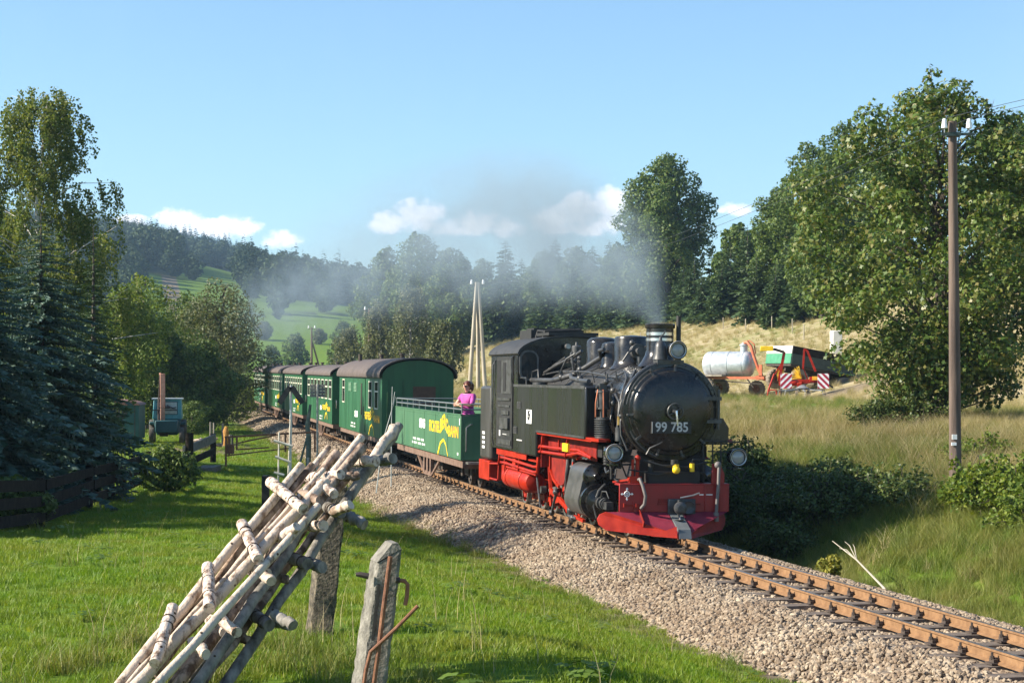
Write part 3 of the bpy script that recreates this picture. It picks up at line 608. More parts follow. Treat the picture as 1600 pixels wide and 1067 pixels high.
def plant(name, label, parts, x, y, cat='tree', z=None, rot=None, scale=1, group=None, names=('trunk', 'crown'), sink=0):
    t = thing(name, label, cat, (x, y, (gz(x, y) if z is None else z) - sink), random.uniform(0, 6.28) if rot is None else rot, group)
    t.scale = (scale,) * 3 if isinstance(scale, (int, float)) else scale
    for nm, me in zip(names, parts): obj_from_mesh(nm, me, t)
    return t
def height_for(v, Y, x): return EYE + (HZ - v) * Y / F_PX - gz(x, Y)     # how tall a tree at depth Y reaches the photograph's row v

# ---- left: birch, blue spruces and the trees round the yard
def shrub_parts(h, r, stems, leaves, size, mat, seed):
    """arching stems from one root, leaves set along them, a few shoots standing out"""
    rng = np.random.default_rng(seed); tr = MB(); P = []; Nn = []
    for i in range(stems):
        a = rng.uniform(0, 6.283); reach = r * rng.uniform(.15, 1.1); top = h * rng.uniform(.55, 1.0) * (1 - .35 * (reach / r) ** 2) * (1.25 if i % 9 == 0 else 1); d = np.array([math.cos(a), math.sin(a), 0]); tip = d * reach + np.array([0, 0, top * rng.uniform(.55, 1)])
        s_ = d * r * .25 * rng.random(); mid = s_ + (d * reach - s_) * .45 + np.array([0, 0, top * .85]); tr.tube([s_ - np.array([0, 0, .1]), mid, tip], [.010, .007, .003], 4, caps=False)
        t = rng.random(leaves)[:, None] ** .7; c = (1 - t) ** 2 * s_ + 2 * t * (1 - t) * (mid + np.array([0, 0, .1 * h])) + t ** 2 * tip; P.append(c + rng.normal(0, .045 + .02 * r, (leaves, 3))); q = rng.normal(0, .7, (leaves, 3)) + d * .4; q[:, 2] += .6; Nn.append(q / np.linalg.norm(q, axis=1)[:, None])
    P = np.concatenate(P); P[:, 2] = np.maximum(P[:, 2], .02); co = leaf_faces(P, np.concatenate(Nn), size, rng, .6); return tr.mesh('stem', bark), fast_mesh('crown', co, np.arange(len(co)).reshape(-1, 4), mat)
def birch_parts(h, r, leaves, seed, size=.062, mat=None):
    rng = np.random.default_rng(seed); tr = MB(); tr.tube([(0, 0, -.4), (.1, 0, h * .35), (-.1, .1, h * .7), (.25, 0, h * .97)], [h * .016, h * .012, h * .007, .012], 8); P = []
    for i in range(46):
        f = .22 + .76 * (i + rng.random()) / 46; z = h * f; a = i * 2.39 + rng.uniform(-.5, .5); L = r * (1.08 - f) ** .62 * rng.uniform(.6, 1.1); s = Vector((.1 - .2 * f, 0, z)); tip = s + Vector((math.cos(a) * L, math.sin(a) * L, L * rng.uniform(.35, .8) * (1.15 - .4 * f)))
        tr.tube([s, s.lerp(tip, .55) + Vector((0, 0, .12 * L)), tip], [.045 * (1.2 - f), .025 * (1.2 - f), .006], 5, caps=False)
        for q in range(15):        # hanging strands
            t = rng.uniform(.3, 1.05); o = np.array(s.lerp(tip, t)) + rng.normal(0, .16, 3); hang = rng.uniform(.4, 1.9) * (1.0 - .35 * f); k = int(max(4, leaves / (46 * 15) * hang)); tt = rng.random(k) ** .8
            P.append(o + np.stack([rng.normal(0, .07, k) + math.cos(a) * .18 * tt, rng.normal(0, .07, k) + math.sin(a) * .18 * tt, -hang * tt], 1))
    P = np.concatenate(P); nr = rand_dirs(rng, len(P)); nr[:, 2] *= .5; nr /= np.linalg.norm(nr, axis=1)[:, None]
    co = leaf_faces(P, nr, size, rng, .7); return tr.mesh('trunk', birch_bark), fast_mesh('crown', co, np.arange(len(co)).reshape(-1, 4), mat or lv_birch)
def build_left_trees():
    x = at(62, 57); plant('birch_tree', 'tall birch with hanging twigs, highest tree on the left', birch_parts(height_for(138, 57, x), 3.7, 66000, 4, .046), x, 57)
    x = at(-30, 60); plant('birch_tree', 'birch cut by the left edge of the picture beside the tallest birch', birch_parts(9.2, 2.9, 48000, 9, .046), x, 60)
    x = at(64, 39.5); plant('blue_spruce', 'big blue spruce in front of the birches above the dark fence', conifer_parts(height_for(330, 39.5, x), 2.35, lv_spruce, 2, 42, 14, 26, .02, .38, .40, 1.0, .22), x, 39.5)
    x = at(-25, 35); plant('blue_spruce', 'blue spruce half out of the picture at the left edge', conifer_parts(5.6, 2.3, lv_spruce, 8, 34, 13, 24, .02, .38, .42, 1.0, .22), x, 35)
    x = at(146, 51); plant('spruce_tree', 'slim green spruce with a bare top shoot right of the blue spruce', conifer_parts(height_for(350, 51, x), 1.2, lv_fir, 5, 34, 11, 12, .03, .3, .7), x, 51)
    bp = birch_parts(6.6, 1.5, 22000, 14, .048); x = at(112, 56); plant('birch_tree', 'lower birch with arching twigs behind the slim green spruce', bp, x, 56)
    spec = [('broad_tree', 'bright yellow green tree behind the teal tractor', 228, 432, 97, 2.8, lv_bright, 5), ('broad_tree', 'olive grey tree left of the last coach, hazed by smoke', 352, 444, 108, 3.0, lv_olive, 6),
            ('broad_tree', 'dark green tree between the bright one and the olive one', 292, 462, 110, 2.7, lv_broad, 7), ('broad_tree', 'mid green tree right behind the slim green spruce', 188, 452, 93, 2.5, lv_bright, 8),
            ('broad_tree', 'dark tree standing behind the tractor boom', 262, 520, 96, 1.9, lv_broad, 9), ('broad_tree', 'grey green tree with a low side branch next to the coach roofs', 350, 500, 138, 2.2, lv_olive, 12),
            ('broad_tree', 'low dark tree beneath the olive one', 320, 535, 95, 1.9, lv_broad, 13)]
    for i, (nm, lb, u, v, Y, r, mt, sd) in enumerate(spec):
        x = at(u, Y); plant(nm, lb, broad_parts(height_for(v, Y, x), r, .35, 40, 17000, .08, mt, sd, small=.95), x, Y)
    for i, (u, Y, h, r, lb, mt) in enumerate([(372, 116, 2.6, 1.6, 'leafy bush where the track disappears beside the last coach', lv_bright), (318, 104, 2.2, 1.5, 'green bush at the foot of the trees behind the fence posts', lv_bright),
                                         (258, 44.5, 1.05, .85, 'dark round bush on the lawn edge in front of the tractor', lv_broad), (383, 130, 1.9, 1.1, 'small bush just left of the end of the train', lv_olive), (300, 90, 1.6, 1.0, 'shaded bush behind the woodpile', lv_broad),
                                         (18, 30.5, .8, .7, 'low bush under the spruce at the left edge', lv_broad)]):
        x = at(u, Y); plant('bush', lb, broad_parts(h, r, .05, 26, 5200, .05, mt, 60 + i, trunk_r=.04), x, Y, 'bush', names=('stem', 'crown'))
    for i, (x, Y, h, r, lb) in enumerate([(-12.4, 29.3, 6.4, 2.7, 'spruce just outside the left edge that shades the lawn'), (-13.2, 33.5, 8.0, 3.0, 'second spruce outside the left edge'), (-11.4, 26.6, 4.2, 2.1, 'low spruce outside the left edge beside the fence')]):
        plant('blue_spruce', lb, conifer_parts(h, r, lv_spruce, 300 + i, 24, 10, 8, .02, .35), x, Y)
    plant('broad_tree', 'broad tree outside the left edge whose shade lies over the lawn', broad_parts(8.6, 4.4, .5, 40, 16000, .1, lv_broad, 333), -14.6, 32.8)
build_left_trees()
# ---- right: the maple by the pole and the wood on the slope
def build_right_trees():
    Y = 47; x = at(1470, Y)
    rng = np.random.default_rng(77); h = height_for(125, Y, x); tr = MB(); tr.tube([(0, 0, -.4), (.05, 0, 2), (-.1, .1, 4.5), (.1, 0, h * .85)], [.17, .13, .10, .02], 9); cl = []
    for i in range(150):
        f = (i + .5) / 150; z = .55 + (h - .9) * f; prof = np.interp(f, [0, .12, .3, .55, .75, .9, 1], [.50, .68, .96, 1.0, .88, .64, .2]); a = i * 2.399 + rng.uniform(-.4, .4); rad = 3.6 * prof * rng.uniform(.35, 1.0); c = rng.uniform(.42, .8) * (.6 + .4 * prof)
        p = (rad * math.cos(a), rad * math.sin(a), z); cl.append((*p, c, c, c * .7))
        if i % 2 == 0: tr.tube([(0, 0, max(.8, z - rad * .7)), (p[0] * .5, p[1] * .5, z - rad * .25 + .15), p], [.05, .03, .008], 5, caps=False)
    for a, b, z in ((-.25, 0, h + .3), (.7, .2, h - .35), (-.9, .1, h - .55), (1.35, 0, h - .5), (-1.35, 0, h - 1.1), (1.9, 0, h - 1.0)):      # shoots standing out of the top
        tr.tube([(a * .6, b, h - 1.9), (a * .9, b, z - .5), (a, b, z)], [.02, .012, .004], 4)
        for q in range(6): cl.append((a * (.8 + .035 * q) + rng.normal(0, .06), b + rng.normal(0, .06), z - .13 * q, .14, .14, .12))
    [cl.append((rng.uniform(1.9, 3.4), rng.uniform(-1.5, 1.5), h - rng.uniform(1.2, 4.0), .65, .65, .5)) for q in range(16)]; cl.append((0, 0, 1.6, 2.3, 2.3, 1.2)); cl.append((0, 0, 3.2, 2.2, 2.2, 1.8)); cl.append((0, 0, 5.6, 1.4, 1.4, 1.6))
    cr = crown_mesh('crown', cl, 54000, .074, lv_maple, rng, lobed=True, shell=.3)
    plant('maple_tree', 'large maple with browning leaves behind the near telegraph pole', (tr.mesh('trunk', bark), cr), x, Y, rot=0)
    Y = 185; x = at(1044, Y); p = broad_parts(height_for(247, Y, x), 5.2, 1.8, 64, 30000, .18, lv_broad, 31, wide_at=.52, small=.85)
    plant('oak_tree', 'big round dark green tree standing alone above the chimney smoke', p, x, Y)
    for i, (u, v, Y, r, lb) in enumerate([(1218, 296, 140, 2.6, 'lowest tree of the wood on the right slope, next to the gap of sky'), (1262, 228, 136, 3.3, 'tree with a rounded crown left of the tallest in the right wood'), (1322, 198, 128, 3.4, 'tallest crown of the right wood, left of the maple'),
                                          (1395, 205, 124, 3.3, 'crown of the right wood half hidden by the maple'), (1285, 320, 122, 2.6, 'mid height tree in front of the right wood'), (1608, 190, 100, 3.8, 'tree behind the maple at the right edge')]):
        x = at(u, Y); plant('broad_tree', lb, broad_parts(height_for(v, Y, x), r, .5, 52, 17000, .125, lv_broad, 80 + i, wide_at=.5, small=.9), x, Y)
    rows = [(1085, 402, 168), (1112, 392, 160), (1142, 378, 154), (1168, 352, 150), (1198, 372, 142), (1228, 385, 132), (1068, 415, 172), (1254, 395, 124), (1128, 405, 150), (1182, 398, 138), (1096, 425, 158), (1212, 412, 128)]
    pr = [conifer_parts(6.5, 2.1, lv_fir, 100 + k, 22, 10, 7, .02, .3, 1.15, 1.0, .34) for k in range(4)]
    for i, (u, v, Y) in enumerate(rows):
        x = at(u, Y); s = height_for(v, Y, x) / 6.5; plant('spruce_tree', 'young spruce in the dense row along the top of the mown field', pr[i % 4], x, Y, scale=(s * random.uniform(.9, 1.15), s * random.uniform(.9, 1.15), s), group='young spruces along the field edge')
    rows = [(702, 462, 262), (742, 447, 256), (766, 428, 250), (790, 374, 246), (815, 402, 240), (836, 398, 235), (868, 370, 226), (900, 396, 218), (926, 382, 212), (952, 374, 205), (985, 366, 199), (1012, 380, 193), (1030, 410, 186)]
    pr2 = [conifer_parts(11, 3.0, lv_fir, 120 + k, 30, 11, 7, .02, .3, 1.25, 1.0, .4) for k in range(4)]
    for i, (u, v, Y) in enumerate(rows):
        Yb = Y + 14; x = at(u, Yb); s = height_for(v, Yb, x) / 11; plant('spruce_tree', 'spruce in the back row of the plantation behind the chimney smoke', pr2[i % 4], x, Yb, scale=(s * random.uniform(.85, 1.15), s, s), group='plantation spruces in the smoke')
    for i, u in enumerate(range(688, 1060, 24)):
        Y = 51.5 / (.1976 + (u - 800) / F_PX) - 9; x = at(u + random.uniform(-6, 6), Y); v = random.uniform(424, 470); s = height_for(v, Y, x) / 6.5
        plant('spruce_tree', 'lower spruce in the front row of the plantation along the field edge', pr[(i + 1) % 4], x, Y, scale=(s * 1.25, s * 1.25, s), group='front row spruces by the field')
    for (u, v, Y, r, sd, mt, lb) in [(655, 366, 245, 5.6, 41, lv_broad, 'large broad tree behind the baggage van, veiled by smoke'), (600, 392, 250, 4.2, 42, lv_broad, 'lower shoulder of trees left of the large broad tree in the smoke'), (705, 392, 240, 4.0, 43, lv_broad, 'dark tree right of the large broad tree in the smoke')]:
        x = at(u, Y); plant('broad_tree', lb, broad_parts(height_for(v, Y, x), r, 1.2, 50, 13000, .22, mt, sd, small=.85), x, Y)
    for (u, v, Y, r, sd, lb) in [(758, 408, 262, 3.4, 61, 'round dark tree at the left end of the plantation behind the pale pole'), (848, 392, 244, 3.2, 62, 'round tree between the spruces left of the smoke column'), (905, 388, 232, 3.2, 63, 'round tree among the spruces in the thick of the smoke'), (968, 384, 216, 3.0, 64, 'round tree in the smoke left of the big round tree'), (1008, 392, 205, 2.8, 65, 'round tree right at the left foot of the big round tree'), (1150, 352, 160, 2.6, 66, 'broad tree behind the young spruces right of the big round tree')]:
        x = at(u, Y); plant('broad_tree', lb, broad_parts(height_for(v, Y, x), r, .8, 40, 8000, .19, lv_broad, sd, small=.9), x, Y)
    for (u, v, Y, r, sd, lb) in [(642, 446, 150, 2.6, 51, 'pale birch right behind the roof of the baggage van'), (592, 470, 160, 2.3, 52, 'pale birch left of the first behind the coaches'), (545, 512, 190, 2.4, 53, 'small pale birch at the edge of the valley meadow'), (690, 500, 140, 2.0, 54, 'low pale birch behind the end of the van roof')]:
        x = at(u, Y); plant('birch_tree', lb, birch_parts(height_for(v, Y, x), r, 9000, sd, .10, lv_olive), x, Y)
build_right_trees()
# ---- shrubs and weeds on the right bank
def build_bank():
    spots = [(4.5, 30.8, .65, .8), (4.1, 31.6, .9, 1.0), (3.4, 31.8, 1.0, 1.0), (2.9, 32.8, 1.1, .9), (2.7, 34.8, 1.5, .9), (4.4, 33.4, .85, .9), (3.8, 33.8, 1.15, 1.0), (2.5, 31.2, .75, .7), (3.4, 36.2, 1.45, .9)]
    labels = ['bramble bush low on the bank, nearest of the shaded thicket', 'bramble bush second from the right in the shaded thicket', 'broad bramble bush at the middle of the shaded thicket', 'tall bramble bush beside the front beam of the engine', 'tallest bramble bush, right behind the right lamp of the engine', 'bramble bush higher on the bank with its top in the sun', 'bramble bush at the back of the shaded thicket', 'low bramble bush next to the rail in the shade', 'bramble bush hidden beside the buffer beam']
    for i, ((n, Y, h, r), lb) in enumerate(zip(spots, labels)):
        p = track_pt(Y, n); plant('bramble_bush', lb, shrub_parts(h * 1.15, r * 1.1, 70, 75, .036, lv_shrub, 140 + i), p.x, p.y, 'bush', names=('stem', 'crown'), sink=.05)
    for i, (u, Y, h, r, lb) in enumerate([(1548, 29.2, 1.15, .62, 'leafy shrub just right of the foot of the telegraph pole'), (1598, 28.4, 1.2, .65, 'leafy shrub at the right edge beside the pole'), (1372, 46, .9, .9, 'low shrub under the left side of the maple'), (1500, 30.2, .75, .3, 'creeper bush wrapped round the foot of the pole'), (1175, 37, 1.35, .55, 'thin leafy shrub rising behind the right lamp of the engine'), (1300, 37, .5, .6, 'shrub with its top in the sun above the thicket'), (1435, 46, 1.1, 1.1, 'shrub under the middle of the maple')]):
        x = at(u, Y); plant('bush', lb, shrub_parts(h * 1.1, r, 60, 70, .042, lv_bright if i in (0, 1, 3) else lv_shrub, 160 + i), x, Y, 'bush', names=('stem', 'crown'))
    for i, (n, Y, h, r, lb) in enumerate([(4.4, 26.5, .75, .6, 'low leafy weed clump on the lit bank right of the shaded thicket'), (6.4, 29.0, .9, .7, 'leafy clump on the bank between the thicket and the pole'), (3.3, 21.6, .6, .5, 'low green clump on the bank at the lower right edge'), (5.6, 24.4, .8, .6, 'green clump higher on the bank at the right edge'), (7.2, 33.5, .8, .7, 'leafy clump at the top of the bank left of the pole')]):
        p = track_pt(Y, n); plant('weed_clump', lb, shrub_parts(h, r, 46, 60, .036, lv_bright if i % 2 == 0 else lv_olive, 220 + i), p.x, p.y, 'plant', names=('stem', 'crown'), sink=.05)
    yel = leaf_mat('yellow_green_leaf', [(.13, .15, .02), (.22, .22, .03), (.32, .28, .05)], .3)
    p = track_pt(26.8, 1.5); plant('sapling', 'small yellow green sapling beside the outer rail', broad_parts(.34, .2, .05, 14, 520, .035, yel, 5, trunk_r=.01), p.x, p.y, 'plant', z=-.30, names=('stem', 'crown'))
    mb = MB(); a = track_pt(25.7, 1.85); b = track_pt(27.6, 1.85); a.z = -.34; b.z = .17; m_ = a.lerp(b, .55) + Vector((.02, 0, .03))
    mb.tube([a, m_, b], [.017, .012, .005], 6)
    for d in ((-.12, .3, .24), (-.20, .3, .14), (.0, .3, .2)): mb.tube([m_, m_ + Vector(d) * .6 + Vector((0, 0, .05)), m_ + Vector(d)], [.008, .006, .003], 5)
    mb.tube([a, a + Vector((-.45, .3, .02))], [.012, .005], 5)
    tag(mb.build('dead_branch', M('bleached_twig', (.34, .30, .24), .8)), 'bleached dead branch lying against the bank by the outer rail', 'branch')
build_bank()
# ---- the wooded hill across the valley
def build_far_wood():
    rng = np.random.default_rng(19); k = 15000
    Y = 330 + 1150 * rng.random(k) ** .75; X = (rng.uniform(-.55, .62, k)) * Y
    keep = (meadow(X, Y) < .5); n = (X - cx(Y)) * COS; keep &= ~((n > -60) & (n < 45) & (Y < 470)); a = X / Y; open_ = (a > -.20) & (a < -.075) & (Y < np.where(a < -.142, 650, 505 + (a + .142) * 900)); keep &= rng.random(k) < np.interp(Y, [330, 470, 620, 900], [.10, .4, .85, 1]) * np.where(open_, .03, 1)
    X, Y = X[keep], Y[keep]; con = rng.random(len(X)) < np.interp(Y, [330, 800, 1150, 1400], [.08, .2, .75, .9])
    P = np.stack([X, Y, ground_z(X, Y)], -1); low = np.where(open_[keep], .45, 1)
    lf = leaf_mat('far_conifer', [(.014, .034, .024), (.024, .048, .030), (.036, .060, .034)], 0, .8, by='OBJ'); lb = leaf_mat('far_broadleaf', [(.024, .050, .022), (.040, .070, .028), (.062, .09, .034)], .1, .8, by='OBJ')
    tr, cr = conifer_parts(1, .17, lf, 3, 16, 8, 4, .02, .3, 1.5, 1.0, .4); pc = proto_obj('far_conifer', cr)
    tr, cr = broad_parts(1, .40, .08, 22, 1500, .045, lb, 4, small=.95); pb = proto_obj('far_broadleaf', cr)
    scatter('far_wood', P[con], pc, rng.uniform(13, 21, con.sum()) * low[con]); b = ~con
    scatter('far_wood', P[b], pb, np.interp(P[b, 1], [330, 700], [6, 12]) * rng.uniform(.7, 1.3, b.sum()) * low[b])
build_far_wood()
def build_valley_trees():
    a = broad_parts(7, 2.9, .3, 34, 5200, .20, lv_broad, 501, small=.9); b = broad_parts(5, 2.4, .1, 30, 4600, .18, lv_olive, 502, small=.9)
    rows = [(424, 330, 1.0, 'a', 'leftmost tree of the row on the valley meadow'), (462, 352, 1.25, 'a', 'tallest tree of the row on the valley meadow, right of the farther pole'), (528, 310, 1.0, 'a', 'tree at the right end of the valley meadow'), (412, 430, 1.1, 'b', 'tree on the upper edge of the valley meadow by the olive tree'), (536, 400, 1.2, 'a', 'dark tree on the upper right edge of the valley meadow'), (498, 425, .9, 'b', 'round tree in the middle of the upper meadow edge')]
    for u, Y, s, k, lb in rows:
        x = at(u, Y); plant('broad_tree', lb, a if k == 'a' else b, x, Y, scale=s * .8)
build_valley_trees()
# ------------------------------------------------------------------ the train
ROLL = R(-.7)
def on_track(name, label, cat, Yf, Yr, group=None):
    """Empty at rail level under the vehicle's front end; local x runs forwards, towards the camera, y to the picture's right"""
    a, b = track_pt(Yf, 0), track_pt(Yr, 0); d = a - b
    t = thing(name, label, cat, tuple(a), 0, group); t.rotation_euler = (ROLL, -math.atan2(d.z, d.xy.length), math.atan2(d.y, d.x)); return t
def rrect(x0, x1, z0, z1, r, k=5):
    P = []
    for cx_, cz, a0 in ((x1 - r, z1 - r, 0), (x0 + r, z1 - r, 90), (x0 + r, z0 + r, 180), (x1 - r, z0 + r, 270)):
        for i in range(k + 1):
            a = R(a0 + 90 * i / k); P.append((cx_ + r * math.cos(a), cz + r * math.sin(a)))
    return P
def wheel_mb(mb, x, y, r, w=.09, spokes=10, sgn=-1):
    """spoked wheel: 0 tyre, 1 centre"""
    mb.mat(0).lathe([(r * .86, 0), (r + .02, 0), (r + .02, .02), (r, .03), (r, w), (r * .86, w)], (x, y, r), (0, sgn, 0), 28, False, False)
    mb.mat(1).ring((x, y + sgn * w * .5, r), (0, 1, 0), r * .84, .028, 24, 6); mb.cyl((x, y, r), (x, y + sgn * (w + .02), r), r * .24, 12)
    for i in range(spokes):
        a = 6.283 * i / spokes; mb.beam((x + math.cos(a) * r * .2, y + sgn * w * .5, r + math.sin(a) * r * .2), (x + math.cos(a) * r * .82, y + sgn * w * .5, r + math.sin(a) * r * .82), .05, .035, (0, 1, 0))
    mb.mat(0)
def build_loco():
    T = on_track('steam_locomotive', 'black steam tank engine with red running gear and smokebox number 99 785', 'steam locomotive', 29.6, 39.6)
    P = lambda nm, mb, m, par=T, **k: mb.build(nm, m, par, **k)
    # --- boiler and smokebox
    mb = MB(); mb.lathe([(.62, 0), (.72, .0), (.74, .02), (.74, 4.6), (.70, 4.64)], (-6.5, -.02, 2.09), (1, 0, 0), 48)
    for x in (-5.9, -4.9, -4.0, -3.1, -2.3): mb.ring((x, -.02, 2.09), (1, 0, 0), .742, .012, 48, 6)
    P('boiler', mb, blk_m)
    mb = MB(); mb.lathe([(.755, 0), (.765, .02), (.765, 1.55)], (-1.9, -.02, 2.09), (1, 0, 0), 56); mb.lathe([(.765, 0), (.805, .01), (.815, .03), (.815, .11), (.80, .13), (.70, .14)], (-.36, -.02, 2.09), (1, 0, 0), 64, False, True)
    for i in range(40):
        a = 6.283 * i / 40; mb.sphere((-.215, -.02 + .765 * math.cos(a), 2.09 + .765 * math.sin(a)), (.008, .012, .012), 6, 4)
    for x in (-1.5, -.6):
        for i in range(22):
            a = 6.283 * i / 22; mb.sphere((x, -.02 + .767 * math.cos(a), 2.09 + .767 * math.sin(a)), .012, 6, 4)
    P('smokebox', mb, blk)
    mb = MB(); prof = [(.70, 0), (.715, .015), (.70, .04), (.655, .05)] + [(.65 * math.cos(t) + 1e-3, .055 + .115 * math.sin(t)) for t in np.linspace(0.02, 1.555, 14)]
    mb.lathe(prof, (-.225, -.02, 2.09), (1, 0, 0), 64, True, False); d = P('smokebox_door', mb, blk, angle=25)
    mb = MB()
    for i in range(11):        # dogs that clamp the door rim
        a = R(20 + 33 * i); c = Vector((-.19, -.02 + .735 * math.cos(a), 2.09 + .735 * math.sin(a))); q = Vector((-.16, -.02 + .60 * math.cos(a), 2.09 + .60 * math.sin(a)))
        mb.beam(c, q, .035, .03, (1, 0, 0)); mb.cyl(c - Vector((.02, 0, 0)), c + Vector((.07, 0, 0)), .018, 8)
    P('door_clamps', mb, grey_m, d)
    mb = MB()
    for z in (2.30, 1.93): mb.prism([(.80, z - .03), (.80, z + .03), (.25, z + .02), (.22, z), (.25, z - .02)], -.165, -.125, 'yz')
    mb.cyl((-.15, .76, 1.8), (-.15, .76, 2.45), .022, 10); P('door_hinge', mb, grey_m, d)
    mb = MB(); mb.ring((.03, -.02, 2.09), (1, 0, 0), .125, .013, 28, 6); mb.cyl((-.07, -.02, 2.09), (.07, -.02, 2.09), .03, 12)
    for i in range(4):
        a = R(30 + 90 * i); mb.cyl((.03, -.02, 2.09), (.03, -.02 + .125 * math.cos(a), 2.09 + .125 * math.sin(a)), .009, 6)
    P('hand_wheel', mb, grey_m, d); mb = MB(); mb.tube([(.08, -.02, 2.10), (.10, -.015, 2.0), (.09, .0, 1.87)], [.02, .015, .013], 8); P('locking_lever', mb, silver, d)
    mb = MB(); mb.box(-.12, -.045, -.39, .27, 1.735, 1.925); pl = P('number_plate', mb, blk_m, bevel=.004)
    mb = MB(); mb.box(-.044, -.040, -.385, -.375, 1.74, 1.92); mb.build('rim', letter_g, pl)
    text_on('number', '99 785', .215, letter_g, pl, (-.044, -.055, 1.832), (0, 1, 0), (0, 0, 1), .003, .004, .93)
    for z, y0, y1 in ((1.42, -.42, .5),): pass
    mb = MB()
    for a0, a1, r_ in ((118, 172, .77), (8, 60, .77), (205, 250, .77)):
        pts = [(-.13, -.02 + r_ * math.cos(R(a)), 2.09 + r_ * math.sin(R(a))) for a in np.linspace(a0, a1, 12)]; mb.tube(pts, .011, 6)
    mb.tube([(-.12, -.45, 1.40), (-.10, -.40, 1.50), (-.08, -.25, 1.57), (-.08, -.20, 1.60)], .014, 6); P('smokebox_handrail', mb, grey_m)
    # --- chimney, bell, generator, domes
    mb = MB(); cxm = -.80; mb.lathe([(.36, -.02), (.30, .06), (.245, .16), (.225, .25), (.225, .60), (.245, .605), (.25, .66), (.235, .675), (.19, .665), (.19, .3)], (cxm, -.05, 2.83), (0, 0, 1), 40, False, True); ch = P('chimney', mb, blk)
    mb = MB(); mb.lathe([(.2285, .395), (.2285, .44)], (cxm, -.05, 2.83), (0, 0, 1), 40, False, False); mb.lathe([(.2285, .485), (.2285, .535)], (cxm, -.05, 2.83), (0, 0, 1), 40, False, False); P('silver_bands', mb, silver, ch)
    mb = MB(); mb.tube([(cxm + .12, .24, 2.75), (cxm + .12, .23, 3.3), (cxm + .12, .23, 3.64)], [.045, .04, .04], 12); P('exhaust_pipe', mb, blk_m, ch)
    def lamp(name, c, r, L, par=T):
        mb = MB(); mb.lathe([(r * .55, -L), (r * .9, -L * .85), (r * .92, -.02), (r * 1.06, 0), (r * 1.06, .045), (r * .98, .05), (r * .80, .02), (r * .78, -.02)], c, (1, 0, 0), 36, True, False); mb.cyl((c[0] - L * .5, c[1], c[2] - r * 1.35), (c[0] - L * .5, c[1], c[2] - r * .8), r * .28, 10); mb.box(c[0] - L * .8, c[0] - L * .1, c[1] - r * .55, c[1] + r * .55, c[2] - r * 1.5, c[2] - r * 1.3)
        o = mb.build(name, blk, par)
        m2 = MB(); m2.ring((c[0] + .03, c[1], c[2]), (1, 0, 0), r * .97, r * .13, 36, 8); m2.build('rim', M('lamp_rim', (.36, .36, .35), .3, .6, col2=(.5, .5, .48)), o)
        m2 = MB(); m2.lathe([(r * .86, 0), (r * .6, .02), (r * .3, .032), (.001, .036)], (c[0] + .005, c[1], c[2]), (1, 0, 0), 32, False, False); m2.ring((c[0] + .022, c[1], c[2]), (1, 0, 0), r * .55, .006, 28, 6); m2.build('lens', lens_m, o); return o
    lamp('headlamp', (-.12, .05, 3.07), .135, .24)
    mb = MB(); mb.lathe([(.125, 0), (.118, .03), (.10, .10), (.095, .2), (.075, .27), (.03, .305), (.02, .36)], (-.35, -.17, 2.92), (0, 0, 1), 24); mb.tube([(-.35, -.17, 3.28), (-.35, -.12, 3.33), (-.40, -.08, 3.38)], .012, 6); mb.box(-.45, -.2, -.26, .18, 2.84, 2.91); mb.cyl((-.3, .1, 2.84), (-.3, .1, 2.96), .03, 8); P('bell', mb, grey_m)
    mb = MB(); mb.lathe([(.40, -.03), (.335, .04), (.31, .12), (.31, .50), (.30, .525), (.27, .54), (.05, .56)], (-2.75, .02, 2.80), (0, 0, 1), 40); s_ = P('sand_dome', mb, blk)
    mb = MB()
    mb.cyl((-2.32, .02, 3.08), (-2.52, .02, 3.08), .13, 20); mb.cyl((-2.3, .02, 3.08), (-2.18, .02, 3.08), .07, 14); mb.sphere((-2.25, -.12, 3.22), .05, 10, 6); mb.tube([(-2.3, -.1, 3.1), (-2.2, -.2, 3.05), (-2.2, -.3, 2.9)], .018, 6); mb.tube([(-2.3, .12, 3.15), (-2.1, .2, 3.2), (-2.0, .24, 3.0)], .015, 6); mb.cyl((-2.2, .0, 2.83), (-2.2, .0, 2.98), .05, 10); P('sand_gear', mb, grey_m, s_)
    mb = MB(); mb.lathe([(.24, 0), (.21, .06), (.20, .36), (.185, .42), (.13, .45), (.04, .46)], (-3.72, -.08, 2.80), (0, 0, 1), 32); P('feed_dome', mb, blk)
    mb = MB(); mb.lathe([(.38, -.03), (.31, .05), (.29, .12), (.29, .46), (.27, .51), (.21, .55), (.05, .57)], (-4.75, 0, 2.80), (0, 0, 1), 40); P('steam_dome', mb, blk)
    mb = MB(); mb.cyl((-5.85, -.22, 2.98), (-5.85, -.22, 3.2), .095, 20); mb.lathe([(.095, 0), (.08, .02), (.03, .03), (.02, .09)], (-5.85, -.22, 3.2), (0, 0, 1), 16); mb.cyl((-5.85, -.22, 2.8), (-5.85, -.22, 2.98), .05, 10); mb.cyl((-5.6, -.35, 2.92), (-6.1, -.35, 2.92), .035, 8); P('generator', mb, grey_m)
    mb = MB()
    for x, y, z in ((-5.3, -.3, 2.98), (-5.15, -.42, 2.92), (-5.5, .1, 3.1)): mb.cyl((x, y, 2.7), (x, y, z), .03, 8); mb.sphere((x, y, z), .045, 8, 6); mb.cyl((x - .12, y, z - .06), (x + .12, y, z - .06), .015, 6)
    mb.tube([(-5.1, -.45, 2.72), (-5.1, -.5, 3.05), (-5.1, -.49, 3.10)], [.02, .03, .012], 8); P('safety_valves', mb, grey_m)
    mb = MB()
